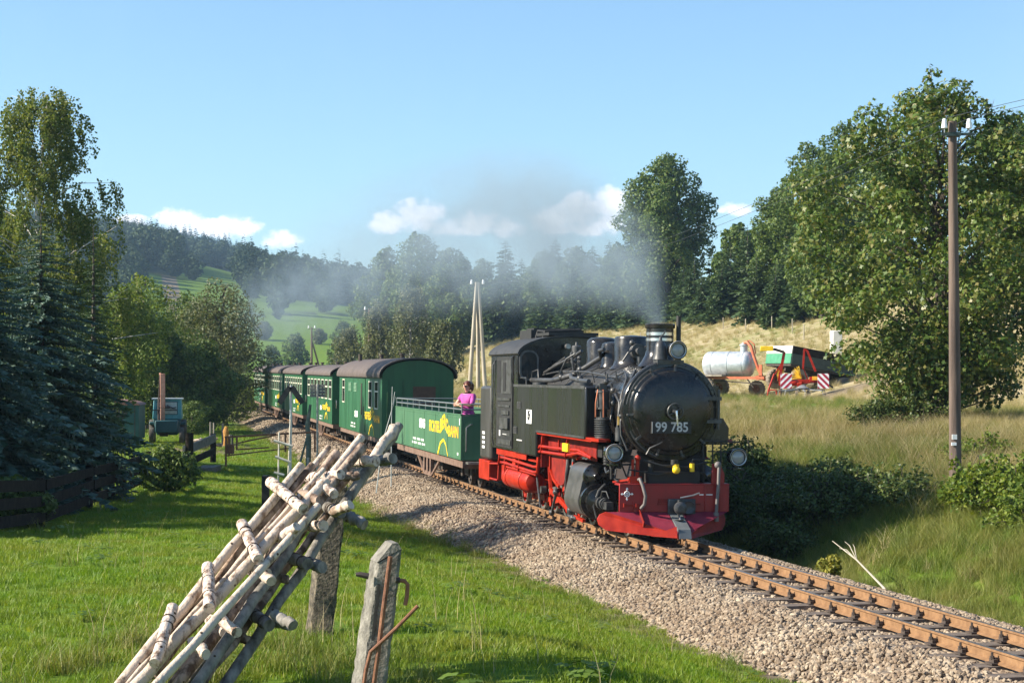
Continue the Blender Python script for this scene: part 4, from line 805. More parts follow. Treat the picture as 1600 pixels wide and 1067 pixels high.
    for pts, r_ in (([(-6.8, -.88, 2.56), (-5.0, -.88, 2.56), (-4.6, -.80, 2.60), (-4.3, -.62, 2.68), (-4.1, -.45, 2.82), (-3.75, -.28, 2.98)], .045), ([(-4.3, -.70, 2.66), (-3.9, -.78, 2.60), (-3.0, -.82, 2.56), (-2.4, -.84, 2.55)], .040), ([(-6.85, -.62, 2.70), (-6.0, -.55, 2.86), (-5.6, -.35, 3.0), (-5.3, -.25, 3.12)], .032), ([(-6.85, -.5, 2.80), (-5.9, -.42, 3.0)], .02), ([(-6.6, -.7, 2.66), (-5.6, -.66, 2.72), (-3.4, -.66, 2.72), (-1.4, -.62, 2.62)], .016), ([(-3.75, -.28, 2.98), (-3.6, -.35, 3.1), (-3.45, -.3, 3.12)], .035), ([(-4.6, -.78, 2.62), (-4.62, -.8, 2.75), (-4.5, -.74, 2.95), (-4.4, -.6, 3.05)], .018),
                    ([(-1.7, -.6, 2.62), (-1.1, -.55, 2.72), (-.75, -.62, 2.60), (-.6, -.74, 2.35), (-.55, -.80, 2.1)], .018), ([(-2.1, -.63, 2.55), (-1.2, -.72, 2.38), (-.9, -.8, 2.2), (-.85, -.86, 1.9)], .016), ([(-.85, -.45, 2.74), (-.6, -.55, 2.66), (-.45, -.7, 2.45), (-.42, -.80, 2.2), (-.42, -.84, 2.0)], .02), ([(-.9, -.77, 2.35), (-.5, -.80, 2.22), (-.5, -.84, 1.6)], .022), ([(-6.7, -.9, 2.52), (-6.65, -.9, 2.72), (-6.35, -.85, 2.76), (-6.3, -.85, 2.56)], .014)): mb.tube(pts, r_, 10)
    for x in (-1.3, -2.0, -2.9, -3.8, -5.4): mb.cyl((x, -.60, 2.48), (x, -.66, 2.72), .012, 6)
    for x, y, z in ((-4.6, -.8, 2.62), (-4.2, -.55, 2.76), (-3.2, -.8, 2.6), (-1.2, -.72, 2.4), (-.9, -.8, 2.2)): mb.sphere((x, y, z), .06, 10, 6); mb.cyl((x, y, z), (x, y - .05, z + .12), .02, 6)
    P('boiler_pipes', mb, grey_m)
    # --- side tanks, cab, bunker
    for s in (-1, 1):
        mb = MB(); lo, hi = (-1.15, -.80) if s < 0 else (.80, 1.15)
        poly = [(-7.2, 1.14), (-5.15, 1.14), (-5.15, 1.60), (-1.4, 1.60)] + [(-1.4 , 2.47), (-7.2, 2.47)]
        mb.prism(poly, lo, hi, 'xz'); t_ = mb.build('side_tank', blk_s, T, bevel=.03)
        m2 = MB(); m2.box(-7.2, -1.42, s * 1.154 - .004, s * 1.154 + .004, 2.425, 2.475); m2.box(-5.13, -1.42, s * 1.154 - .004, s * 1.154 + .004, 1.60, 1.635)
        m2.cyl((-2.2, s * .98, 2.47), (-2.2, s * .98, 2.53), .16, 20); m2.cyl((-5.6, s * .98, 2.47), (-5.6, s * .98, 2.52), .14, 20); m2.tube([(-6.95, s * 1.08, 2.47), (-6.95, s * 1.08, 2.60), (-6.35, s * 1.08, 2.60), (-6.35, s * 1.08, 2.47)], .014, 6)
        m2.build('tank_fittings', blk_m if s > 0 else grey_m, t_)
        if s < 0:
            m2 = MB(); m2.box(-5.95, -5.50, -1.160, -1.153, 1.74, 2.0); pl = m2.build('class_plate', white, t_)
            text_on('lettering', 'K', .10, blk_m, pl, (-5.725, -1.161, 1.940), (1, 0, 0), (0, 0, 1), .002, .008, 3.2); text_on('lettering', '57', .10, blk_m, pl, (-5.725, -1.161, 1.865), (1, 0, 0), (0, 0, 1), .002, .008, 2.4); text_on('lettering', '9', .10, blk_m, pl, (-5.725, -1.161, 1.79), (1, 0, 0), (0, 0, 1), .002, .008, 3.0)
            for x, z in ((-6.65, 2.07), (-7.0, 1.58)):
                m2 = MB(); m2.prism(rrect(x - .17, x + .17, z - .07, z + .07, .02), -1.162, -1.152, 'xz'); q = m2.build('step_recess', grey_m, t_); m2 = MB(); m2.box(x - .13, x + .13, -1.165, -1.158, z - .05, z + .05); m2.build('opening', blk_m, q)
            m2 = MB(); m2.box(-6.85, -6.35, -1.157, -1.153, 1.385, 1.41); m2.build('data_mark', letter_g, t_)
    mb = MB()
    mb.box(-9.62, -7.2, -1.13, 1.13, 1.16, 2.40)
    arch = [(1.13, 2.40), (1.13, 3.06)] + [(1.13 * math.cos(t), 3.06 + .34 * math.sin(t)) for t in np.linspace(.15, math.pi - .15, 13)] + [(-1.13, 3.06), (-1.13, 2.40)]
    mb.prism(arch, -9.62, -6.9, 'yz'); c_ = P('cab', mb, blk)
    mb = MB(); k = 16; out_ = [(1.18 * math.cos(t), 3.05 + .40 * math.sin(t)) for t in np.linspace(.06, math.pi - .06, k)]; inn = [(1.15 * math.cos(t), 3.02 + .39 * math.sin(t)) for t in np.linspace(math.pi - .06, .06, k)]
    mb.prism(out_ + inn, -9.72, -6.74, 'yz'); r_ = P('cab_roof', mb, M('sooty_roof', (.016, .015, .015), .6, col2=(.040, .038, .036), scale=5, bump=.1), angle=60)
    mb = MB(); mb.box(-9.5, -8.4, -.55, .55, 3.40, 3.58); mb.box(-9.3, -8.6, -.45, .45, 3.58, 3.62); mb.tube([(-8.25, -.5, 3.35), (-8.25, -.45, 3.56), (-8.25, .3, 3.6)], .02, 6); mb.tube([(-7.6, -.5, 3.36), (-7.6, -.45, 3.53), (-7.6, .3, 3.57)], .02, 6); mb.beam((-8.25, -.45, 3.56), (-7.6, -.45, 3.53), .03, .03); mb.box(-8.1, -7.0, -.5, .5, 3.44, 3.50); mb.build('roof_vent', blk_m, r_)
    mb = MB(); mb.cyl((-6.75, -.2, 3.22), (-6.6, -.2, 3.22), .05, 10); mb.build('whistle', steel, c_)
    for y in (-.92, .92):
        m2 = MB(); po = rrect(y - .19, y + .19, 2.55, 3.14, .17, 6); m2.prism(po, -6.90, -6.86, 'yz'); w_ = m2.build('front_window', M('window_rim', (.09, .09, .09), .4, .4, col2=(.15, .15, .15)), c_); m2 = MB(); m2.prism(rrect(y - .155, y + .155, 2.585, 3.105, .14, 6), -6.87, -6.853, 'yz'); m2.build('pane', glass_m, w_)
    m2 = MB(); m2.box(-8.93, -7.35, -1.148, -1.131, 1.20, 3.02); dr = m2.build('cab_door', blk_m, c_)
    m2 = MB(); m2.box(-8.4, -7.45, -1.158, -1.147, 2.28, 2.95); w_ = m2.build('door_window', grey_m, dr); 
    m2 = MB(); m2.box(-8.9, -8.55, -1.152, -1.146, 2.3, 2.95); m2.build('opening', M('cab_interior', (.006, .006, .006), .8), dr); m2 = MB(); m2.box(-8.2, -7.95, -1.165, -1.157, 2.33, 2.9); m2.build('opening', MATS['cab_interior'], dr)
    m2 = MB(); m2.box(-8.75, -7.5, -1.170, -1.147, 2.14, 2.19); m2.box(-8.7, -7.55, -1.165, -1.147, 2.01, 2.05); m2.box(-8.3, -7.6, -1.175, -1.147, 1.86, 1.94); m2.box(-8.35, -7.55, -1.20, -1.147, 1.58, 1.80); m2.box(-8.7, -7.4, -1.165, -1.147, 1.26, 1.36); m2.box(-8.1, -7.5, -1.16, -1.147, 1.44, 1.50); m2.build('door_fittings', grey_m, dr)
    m2 = MB(); m2.box(-8.6, -8.45, -1.156, -1.147, 1.42, 1.54); m2.box(-8.2, -7.8, -1.1645, -1.16, 1.46, 1.475); m2.build('data_mark', letter_g, dr)
    m2 = MB(); m2.tube([(-9.12, -1.17, 1.2), (-9.10, -1.20, 1.4), (-9.10, -1.20, 2.85), (-9.10, -1.14, 2.95)], .016, 8); m2.tube([(-7.25, -1.17, 2.5), (-7.25, -1.19, 2.55), (-7.25, -1.19, 3.0), (-7.25, -1.13, 3.03)], .014, 8); m2.tube([(-8.98, -1.16, 2.2), (-8.98, -1.18, 2.3), (-8.98, -1.18, 2.95)], .012, 8); m2.build('grab_rail', grey_m, c_)
    mb = MB(); mb.box(-10.75, -9.62, -1.14, 1.14, .88, 2.42); b_ = P('coal_bunker', mb, M('grey_black_paint', (.030, .029, .028), .45, col2=(.062, .058, .055), scale=1.5, stretch=(3, 3, .25), rvar=.1), bevel=.06)
    m2 = MB()
    for i in range(4): m2.box(-10.45, -10.18, -1.146, -1.141, 1.10 + .1 * i, 1.155 + .1 * i)
    m2.build('data_marks', letter_w, b_)
    # --- frame, beam, plough
    mb = MB(); mb.box(-10.8, -.05, -.42, .42, .55, 1.12); mb.box(-9.6, -7.2, -.95, .95, .95, 1.12); mb.box(-5.2, -1.2, -.9, .9, 1.30, 1.50); P('main_frame', mb, M('black_frame', (.012, .01, .01), .7))
    mb = MB(); mb.box(-1.75, -.35, -.55, .6, .98, 1.36); mb.prism([(-.62, .95), (.62, .95), (.5, 1.45), (-.5, 1.45)], -1.6, -.4, 'yz'); P('smokebox_saddle', mb, M('dark_saddle', (.02, .014, .014), .6))
    mb = MB(); mb.box(-.04, .0, -.92, .90, .49, .94); mb.box(-.32, -.04, -.92, .90, .905, .94); mb.prism([(.60, .94), (.82, .94), (.82, 1.10), (.74, 1.26), (.62, 1.26)], -.04, .0, 'yz'); mb.box(0, .012, -.92, .90, .915, .94)
    for y in (-.70, -.5, .5, .75): mb.box(0, .012, y - .012, y + .012, .5, .92)
    bm_ = P('front_beam', mb, shaded_red, bevel=.006)
    m2 = MB(); m2.ring((.012, -.80, .775), (1, 0, 0), .042, .008, 24, 5); m2.ring((.012, -.80, .775), (1, 0, 0), .018, .007, 16, 5)
    for a in range(4):
        c, s = math.cos(a * math.pi / 2), math.sin(a * math.pi / 2); m2.beam((.012, -.80 + c * .045, .775 + s * .045), (.012, -.80 + c * .085, .775 + s * .085), .014, .012, (1, 0, 0)); m2.add([(.014, -.80 + c * .075 - s * .024, .775 + s * .075 + c * .024), (.014, -.80 + c * .075 + s * .024, .775 + s * .075 - c * .024), (.014, -.80 + c * .108, .775 + s * .108)], [(0, 1, 2)])
    m2.build('emblem', letter_w, bm_)
    m2 = MB(); m2.box(.001, .006, .40, .47, .755, .772); m2.box(.001, .006, .50, .62, .757, .770); m2.build('data_marks', letter_w, bm_)
    m2 = MB(); m2.box(0, .03, -.86, -.60, .585, .61); m2.box(0, .06, -.86, -.82, .57, .63); m2.box(0, .06, -.66, -.62, .57, .63); m2.box(0, .015, -.30, .42, .60, .625); m2.box(0, .01, -.28, -.08, .63, .70); m2.build('beam_step', red_d, bm_)
    # plough: two wings that sweep back from the middle
    for s, m_ in ((-1, red), (1, red_d)):  # right wing takes the darker red to paint its shaded side
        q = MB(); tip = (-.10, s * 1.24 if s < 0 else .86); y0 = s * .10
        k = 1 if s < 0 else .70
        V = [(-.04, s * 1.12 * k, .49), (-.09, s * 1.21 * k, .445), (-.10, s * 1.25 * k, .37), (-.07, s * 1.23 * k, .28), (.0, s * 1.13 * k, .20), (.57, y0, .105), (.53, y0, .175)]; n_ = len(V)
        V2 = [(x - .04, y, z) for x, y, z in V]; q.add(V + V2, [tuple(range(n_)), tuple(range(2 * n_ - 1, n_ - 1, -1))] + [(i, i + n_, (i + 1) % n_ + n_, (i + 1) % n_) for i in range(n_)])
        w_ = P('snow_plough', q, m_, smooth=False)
        q = MB(); q.add([(-.005, s * .93 * (1 if s < 0 else .95), .492), (-.045, s * 1.12 * k, .487), (.525, y0, .178), (.50, y0, .21), (.0, s * .12, .485)], [(0, 1, 2, 3, 4)]); q.build('top_plate', M('red_plate_sky_tinted', (.17, .018, .035), .4), w_)  # purplish red paints the reflected sky into the plate's colour
        if s < 0:
            q = MB(); q.beam((.02, -.60, .485), (.30, -.60, .31), .012, .10, (0, 0, 1)); q.build('stiffener', red_d, w_); q = MB(); q.add([(.572, -.13, .12), (.36, -.50, .135), (.535, -.13, .30)], [(0, 1, 2)]); q.build('nose_plate', red, w_)
    mb = MB(); mb.prism([(.0, .46), (.02, .47), (.53, .25), (.59, .11), (.50, .11), (.0, .40)], -.10, .10, 'xz'); P('plough_centre', mb, M('grey_plough_centre', (.10, .11, .115), .5)); mb = MB(); mb.lathe([(.07, 0), (.07, .004)], (.24, 0, .378), (0, 0, 1), 20); P('coupling_hole', mb, blk_m)
    # coupler, hoses, valves
    mb = MB(); mb.box(.0, .05, -.13, .33, .43, .70); cp = P('coupler_plate', mb, grey_m, bevel=.02); m2 = MB(); m2.lathe([(.06, 0), (.07, .1), (.10, .14), (.10, .2), (.06, .23), (.04, .23)], (.05, .02, .565), (1, 0, 0), 20); m2.lathe([(.09, 0), (.12, .03), (.10, .05), (.07, .03)], (.05, .2, .565), (1, 0, 0), 20); m2.cyl((.14, .02, .45), (.14, .02, .69), .02, 8); m2.build('coupler_head', grey_m, cp); m2 = MB(); m2.tube([(.12, .05, .72), (.14, .25, .76), (.14, .36, .80)], [.015, .014, .012], 8); m2.tube([(.15, .02, .45), (.22, .02, .38), (.24, -.03, .30)], .018, 8); m2.build('coupler_chain', steel, cp)
    mb = MB(); mb.tube([(-.02, -.60, 1.0), (.04, -.60, 1.02), (.10, -.57, .92), (.14, -.53, .75), (.12, -.54, .62), (.06, -.58, .55)], .027, 10); P('brake_hose', mb, hose_m); mb = MB(); mb.tube([(.02, .70, 1.24), (.08, .70, 1.20), (.09, .69, .95), (.08, .67, .6), (.07, .665, .45)], .027, 10); mb.cyl((.07, .665, .48), (.07, .665, .34), .045, 10); mb.sphere((.05, .69, 1.24), .06, 10, 6); P('brake_hose', mb, hose_m)
    mb = MB(); mb.cyl((-.1, -.68, .94), (-.1, -.68, 1.32), .022, 8); mb.cyl((-.1, -.60, .94), (-.1, -.60, 1.3), .03, 8); mb.box(-.15, -.03, -.75, -.55, .95, 1.05); mb.sphere((-.1, -.6, 1.34), .05, 8, 6); mb.beam((-.3, -.95, .95), (-.05, -.75, 1.0), .02, .03); P('valve_stand', mb, red)
    mb = MB(); mb.cyl((.02, .0, 1.12), (.02, .0, 1.25), .05, 12); mb.sphere((.04, .0, 1.16), .065, 10, 6); mb.cyl((-.02, .28, 1.13), (-.02, .28, 1.26), .04, 12); P('yellow_valve', mb, yellow); mb = MB(); mb.cyl((.0, -.02, 1.24), (.0, -.02, 1.32), .06, 12); mb.tube([(-.05, .28, 1.26), (-.05, .3, 1.32), (-.1, .6, 1.33)], .016, 6); mb.tube([(-.05, -.12, 1.1), (.0, -.3, 1.08), (-.02, -.75, 1.16)], .014, 6); mb.cyl((-.2, -.35, .98), (-.2, -.35, 1.3), .05, 10); mb.cyl((-.25, .45, .98), (-.25, .45, 1.3), .035, 8); mb.tube([(-.1, -.5, 1.3), (-.06, -.2, 1.22), (-.06, .2, 1.2), (-.1, .55, 1.28)], .02, 8); mb.tube([(-.1, .62, .96), (-.06, .5, 1.1), (-.1, .2, 1.16)], .018, 8); P('front_fittings', mb, blk_m)
    lamp('headlamp', (-.05, -1.0, 1.42), .135, .26); lamp('headlamp', (-.05, 1.06, 1.36), .135, .26)
    mb = MB(); mb.beam((-.2, .5, 1.62), (-.2, 1.12, 1.60), .05, .02); mb.beam((-.2, .6, 1.45), (-.2, 1.05, 1.43), .02, .02)
    for y in (.52, .68, .82): mb.cyl((-.2, y, .94), (-.2, y, 1.62), .014, 6)
    mb.beam((-.2, .95, 1.18), (-.2, 1.2, 1.16), .16, .03); mb.cyl((-.18, 1.06, 1.16), (-.18, 1.06, 1.25), .05, 8); mb.tube([(-.15, .95, 1.1), (-.12, 1.15, .98), (-.12, 1.22, 1.12)], .012, 6); mb.beam((-.25, -1.02, 1.22), (-.25, -.5, 1.24), .04, .03); mb.cyl((-.22, -1.0, 1.0), (-.22, -1.0, 1.28), .02, 8); mb.tube([(-.2, -.86, 1.28), (-.2, -.78, 1.1), (-.15, -.74, .96)], .014, 6); P('lamp_bracket', mb, blk_m)
    mb = MB(); mb.prism([(.62, 1.55), (.98, 1.55), (1.0, 1.82), (.90, 1.98), (.82, 1.98), (.82, 2.5), (.70, 2.5)], -1.0, -.35, 'yz'); P('side_valance', mb, blk)
    # air pump
    mb = MB(); px, py = -.95, -.96; mb.lathe([(.10, 0), (.13, .01), (.13, .04)], (px, py, 1.62), (0, 0, 1), 24)
    for i in range(8): mb.lathe([(.115, 0), (.14, .008), (.14, .018), (.115, .026)], (px, py, 1.66 + .037 * i), (0, 0, 1), 24)
    mb.cyl((px, py, 1.66), (px, py, 1.97), .11, 16); mb.cyl((px, py, 1.97), (px, py, 2.12), .05, 12); mb.cyl((px - .03, py, 2.12), (px - .03, py, 2.38), .105, 20); mb.lathe([(.12, 0), (.12, .03)], (px - .03, py, 2.10), (0, 0, 1), 20); mb.lathe([(.12, 0), (.12, .03), (.07, .06)], (px - .03, py, 2.37), (0, 0, 1), 20); mb.box(px - .08, px + .06, py - .07, py + .05, 2.42, 2.52); mb.cyl((px, py - .12, 2.46), (px, py + .12, 2.46), .03, 8)
    mb.tube([(px - .3, py, 2.46), (px, py, 2.47)], .016, 6); mb.sphere((px + .08, py + .03, 2.55), .05, 8, 6); mb.cyl((px + .06, py + .05, 2.5), (px + .06, py + .05, 2.68), .016, 6)
    pm = P('air_pump', mb, grey_m); m2 = MB(); 
    for dx, dy in ((.12, -.02), (.03, -.13)): m2.tube([(px + dx, py + dy, 1.97), (px + dx, py + dy, 2.2), (px + dx * .6, py + dy * .7, 2.42)], .013, 6)
    m2.build('copper_pipe', copper, pm)
    mb = MB(); mb.cyl((-.42, -.83, 1.60), (-.42, -.83, 1.82), .06, 14); mb.cyl((-.40, -.80, 1.55), (-.40, -.80, 1.62), .03, 8); mb.tube([(-.36, -.80, 2.02), (-.33, -.83, 1.9), (-.33, -.82, 1.7), (-.28, -.72, 1.45)], .016, 6); mb.sphere((-.34, -.82, 2.0), .04, 8, 6); P('lubricator', mb, grey_m); mb = MB(); mb.cyl((-.37, -.845, 1.86), (-.37, -.845, 2.0), .026, 8); P('brass_cock', mb, M('brass', (.45, .28, .08), .35, .8))
    mb = MB(); mb.cyl((-.72, -.95, 1.20), (-.72, -.95, 1.5), .05, 12)
    for i in range(6): mb.lathe([(.05, 0), (.065, .01), (.05, .02)], (-.72, -.95, 1.2 + .045 * i), (0, 0, 1), 14)
    mb.cyl((-.5, -.92, 1.15), (-.5, -.92, 1.4), .035, 8); mb.tube([(-.8, -.95, 1.15), (-.6, -.98, 1.08), (-.5, -.95, 1.12)], .02, 6); mb.tube([(-.3, -.9, 1.15), (-.2, -.95, 1.0), (-.1, -.92, .97), (.0, -.95, .99)], .015, 6); P('feed_pump', mb, grey_m)
    # --- cylinders
    for s in (-1, 1):
        mb = MB(); y = s * .92
        mb.cyl((-2.65, y, .97), (-1.55, y, .97), .185, 32); mb.lathe([(.185, 0), (.215, .0), (.215, .06), (.17, .07), (.13, .10), (.06, .14), (.05, .16)], (-1.57, y, .97), (1, 0, 0), 32)
        mb.cyl((-2.5, y, .56), (-1.35, y, .56), .27, 36); mb.lathe([(.27, 0), (.305, 0), (.305, .055), (.23, .06), (.22, .09), (.15, .10), (.09, .13), (.085, .25), (.06, .27)], (-1.37, y, .56), (1, 0, 0), 36)
        for i in range(12):
            a = 6.283 * i / 12; mb.cyl((-1.32, y + .265 * math.cos(a), .56 + .265 * math.sin(a)), (-1.295, y + .265 * math.cos(a), .56 + .265 * math.sin(a)), .016, 6)
        for i in range(10):
            a = 6.283 * i / 10; mb.cyl((-1.51, y + .18 * math.cos(a), .97 + .18 * math.sin(a)), (-1.49, y + .18 * math.cos(a), .97 + .18 * math.sin(a)), .014, 6)
        mb.box(-2.5, -1.5, min(s * .55, s * 1.0), max(s * .55, s * 1.0), .7, 1.0)
        cy_ = P('cylinder', mb, blk); m2 = MB(); m2.prism([(y + s * .20 * math.sin(t), .97 + .20 * math.cos(t)) for t in np.linspace(0, math.pi / 2, 7)] + [(y + s * .285 * math.sin(t), .56 + .285 * math.cos(t)) for t in np.linspace(math.pi / 2 - .1, math.pi, 8)] + [(y, .56), (y, .97)], -2.6, -1.60, 'yz'); m2.build('cladding', M('grey_cladding', (.05, .05, .05), .42, col2=(.085, .083, .08), scale=4, rvar=.1), cy_, bevel=.01)
        m2 = MB(); m2.cyl((-1.15, y, .56), (-.80, y, .56), .075, 16); m2.cyl((-1.1, y, .56), (-1.02, y, .56), .11, 16); m2.cyl((-.9, y, .56), (-.84, y, .56), .10, 14); m2.box(-.86, -.62, y - .05, y + .07, .48, .60); m2.tube([(-1.0, y - .05, .64), (-.9, y - .05, .76), (-.7, y - .03, .77), (-.65, y, .66)], .012, 6); m2.tube([(-1.28, y - s * .1, .86), (-1.25, y + s * .02, .75), (-1.26, y + s * .1, .5), (-1.25, y + s * .05, .3)], .018, 6); m2.build('tail_rod_guide', grey_m, cy_)
        m2 = MB(); m2.box(-2.9, -2.65, y - .05, y + .05, 1.0, 1.1); m2.cyl((-3.3, y, 1.05), (-2.65, y, 1.05), .025, 8); m2.cyl((-2.1, y, 1.23), (-2.1, y, 1.32), .05, 10); m2.cyl((-2.3, y, 1.23), (-2.3, y, 1.3), .05, 10); m2.build('valve_rod', steel, cy_)
    # --- wheels and motion
    for x, r in ((-1.25, .29), (-3.55, .40), (-4.55, .40), (-5.55, .40), (-6.55, .40), (-7.55, .40), (-9.25, .29)):
        mb = MB()
        for s in (-1, 1): wheel_mb(mb, x, s * .36, r, .10, 9 if r < .35 else 11, s)
        mb.cyl((x, -.36, r), (x, .36, r), .06, 10)
        for s in (-1, 1):
            if r > .35: mb.mat(1).prism([(x - .27, r + .12), (x + .27, r + .12), (x + .2, r + .3), (x - .2, r + .3)], s * .47 - .02, s * .47 + .02, 'xz')
        mb.mat(0); P('wheelset', mb, [steel, red])
    for s in (-1, 1):
        y = s * .62; mb = MB(); mb.beam((-7.6, y, .28), (-3.5, y, .28), .04, .09)
        for x in (-3.55, -4.55, -5.55, -6.55, -7.55): mb.cyl((x, y - .05, .28), (x, y + .05, .28), .08, 12)
        P('coupling_rod', mb, red); mb = MB(); mb.beam((-5.55, s * .72, .28), (-3.1, s * .80, .56), .04, .09); mb.cyl((-5.55, s * .67, .28), (-5.55, s * .77, .28), .09, 12); P('connecting_rod', mb, red)
        mb = MB(); mb.beam((-3.7, s * .80, .68), (-2.5, s * .92, .70), .05, .05); mb.beam((-3.7, s * .80, .44), (-2.5, s * .92, .43), .05, .06); mb.box(-3.25, -2.95, min(s * .76, s * .86), max(s * .76, s * .86), .42, .70); mb.cyl((-3.1, s * .88, .56), (-2.5, s * .92, .56), .03, 8); P('crosshead', mb, steel)
        mb = MB(); mb.beam((-4.35, s * .82, .62), (-4.15, s * .82, 1.15), .05, .12); mb.beam((-4.2, s * .82, .95), (-3.2, s * .88, 1.05), .03, .05); mb.beam((-3.2, s * .88, 1.12), (-3.1, s * .88, .50), .03, .05); mb.beam((-5.5, s * .8, .5), (-4.35, s * .82, .65), .03, .05); mb.tube([(-3.6, s * .9, 1.2), (-3.55, s * .9, .95), (-3.5, s * .88, .7)], .02, 6); mb.tube([(-3.0, s * .95, 1.1), (-3.0, s * .95, .85), (-2.95, s * .93, .6)], .03, 6); P('valve_gear', mb, steel)
    # red plates, boxes, steps, tank, pipes along the visible side and its twin
    for s in (-1, 1):
        Y = s
        bx = lambda q, x0, x1, a, b, z0, z1: q.box(x0, x1, min(Y * a, Y * b), max(Y * a, Y * b), z0, z1)
        mb = MB(); bx(mb, -10.9, -9.75, .85, 1.12, .44, .85); bx(mb, -10.9, -9.75, 1.12, 1.125, .46, .83); rb = P('rear_step_box', mb, red, bevel=.012)
        mb = MB(); bx(mb, -9.1, -6.2, 1.08, 1.10, 1.03, 1.14); bx(mb, -9.1, -5.2, .80, 1.06, 1.02, 1.05); mb.prism([(-5.15, 1.60), (-1.05, 1.60), (-1.05, 1.56), (-5.15, 1.56)], min(Y * .8, Y * 1.13), max(Y * .8, Y * 1.13), 'xz'); bx(mb, -1.9, -.55, 1.0, 1.13, 1.575, 1.625); bx(mb, -4.6, -2.6, .85, .98, 1.20, 1.25); P('footplate', mb, red)
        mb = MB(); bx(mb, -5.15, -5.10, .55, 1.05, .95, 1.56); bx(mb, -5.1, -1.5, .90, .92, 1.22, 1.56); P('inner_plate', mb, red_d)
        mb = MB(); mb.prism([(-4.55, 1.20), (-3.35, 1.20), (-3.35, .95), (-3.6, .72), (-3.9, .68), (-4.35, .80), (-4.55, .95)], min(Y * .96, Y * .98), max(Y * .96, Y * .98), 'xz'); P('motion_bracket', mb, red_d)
        mb = MB()
        for a, b in (((-4.6, .99, 1.22), (-4.6, .99, .92)), ((-4.6, .99, .92), (-4.3, .99, .76)), ((-4.6, .99, 1.22), (-3.3, .99, 1.22)), ((-4.3, .99, .76), (-3.9, .99, .66))): mb.beam((a[0], Y * a[1], a[2]), (b[0], Y * b[1], b[2]), .04, .05)
        mb.beam((-3.9, Y * .9, .60), (-3.1, Y * .95, .78), .05, .07); mb.beam((-3.4, Y * .9, .40), (-2.6, Y * .95, .50), .06, .12); mb.beam((-3.9, Y * 1.0, 1.5), (-3.9, Y * .98, 1.2), .03, .05); P('red_brackets', mb, red)
        mb = MB(); mb.lathe([(.05, 0), (.17, .03), (.215, .10), (.215, 2.2), (.17, 2.28), (.05, 2.32)], (-8.6, Y * .90, .60), (1, 0, 0), 28); mb.ring((-8.1, Y * .90, .60), (1, 0, 0), .22, .012, 24, 6); mb.ring((-6.8, Y * .90, .60), (1, 0, 0), .22, .012, 24, 6); P('air_tank', mb, red)
        mb = MB()
        for off, zz in ((0, 0), (.05, -.10)):
            mb.tube([(-8.9, Y * 1.07, .97 + zz), (-8.3, Y * 1.08, .98 + zz), (-5.6, Y * 1.08, .93 + zz), (-5.25 - off, Y * 1.08, .95 + zz), (-5.2 - off, Y * 1.08, 1.05), (-5.2 - off, Y * 1.08, 1.28 + zz * .6), (-5.1, Y * 1.08, 1.34 + zz), (-3.0, Y * 1.08, 1.36 + zz), (-2.2, Y * 1.05, 1.38 + zz * .5), (-1.5, Y * 1.0, 1.28)], .028, 8)
        mb.tube([(-8.4, Y * 1.05, .8), (-6.6, Y * 1.07, .80), (-5.5, Y * 1.05, .78)], .022, 8); mb.tube([(-9.75, Y * 1.1, .80), (-8.8, Y * 1.12, .84), (-8.75, Y * 1.1, 1.0)], .022, 8); mb.tube([(-9.75, Y * 1.1, .49), (-8.85, Y * 1.12, .50)], .022, 8)
        for x in (-8.9, -8.3): mb.cyl((x, Y * 1.1, .5), (x, Y * 1.08, 1.05), .018, 6)
        for x in (-6.9, -4.9, -2.95): mb.beam((x, Y * 1.06, 1.55 if x > -5.15 else 1.1), (x, Y * 1.10, 1.22 if x > -5.15 else .78), .05, .03)
        mb.beam((-8.8, Y * 1.0, .95), (-8.0, Y * 1.02, .70), .04, .05); bx(mb, -8.75, -8.3, .98, 1.06, .62, .82); bx(mb, -7.6, -7.3, .9, 1.08, .82, 1.0); P('red_pipes', mb, red)
        mb = MB(); bx(mb, -3.1, -2.7, 1.09, 1.13, 1.33, 1.47); P('yellow_box', mb, yellow)
        mb = MB()       # spring hangers, levers and rods between the wheels
        for x in (-4.05, -5.05, -6.05, -7.05): bx(mb, x - .28, x + .28, .66, .72, .60, .66); mb.beam((x - .28, Y * .69, .62), (x - .34, Y * .69, .42), .04, .04); mb.beam((x + .28, Y * .69, .62), (x + .34, Y * .69, .42), .04, .04); mb.cyl((x, Y * .66, .66), (x, Y * .66, .95), .03, 6)
        mb.beam((-5.0, Y * .92, .95), (-4.7, Y * .95, .45), .05, .08); mb.beam((-4.75, Y * .95, .55), (-3.3, Y * .95, .30), .05, .09); mb.beam((-2.7, Y * .98, .22), (-1.9, Y * 1.02, .20), .05, .05); bx(mb, -3.35, -3.15, .9, 1.0, .3, .62); mb.tube([(-2.75, Y * 1.0, .3), (-2.75, Y * 1.02, .7), (-2.8, Y * 1.0, 1.15)], .022, 6); P('spring_gear', mb, red)
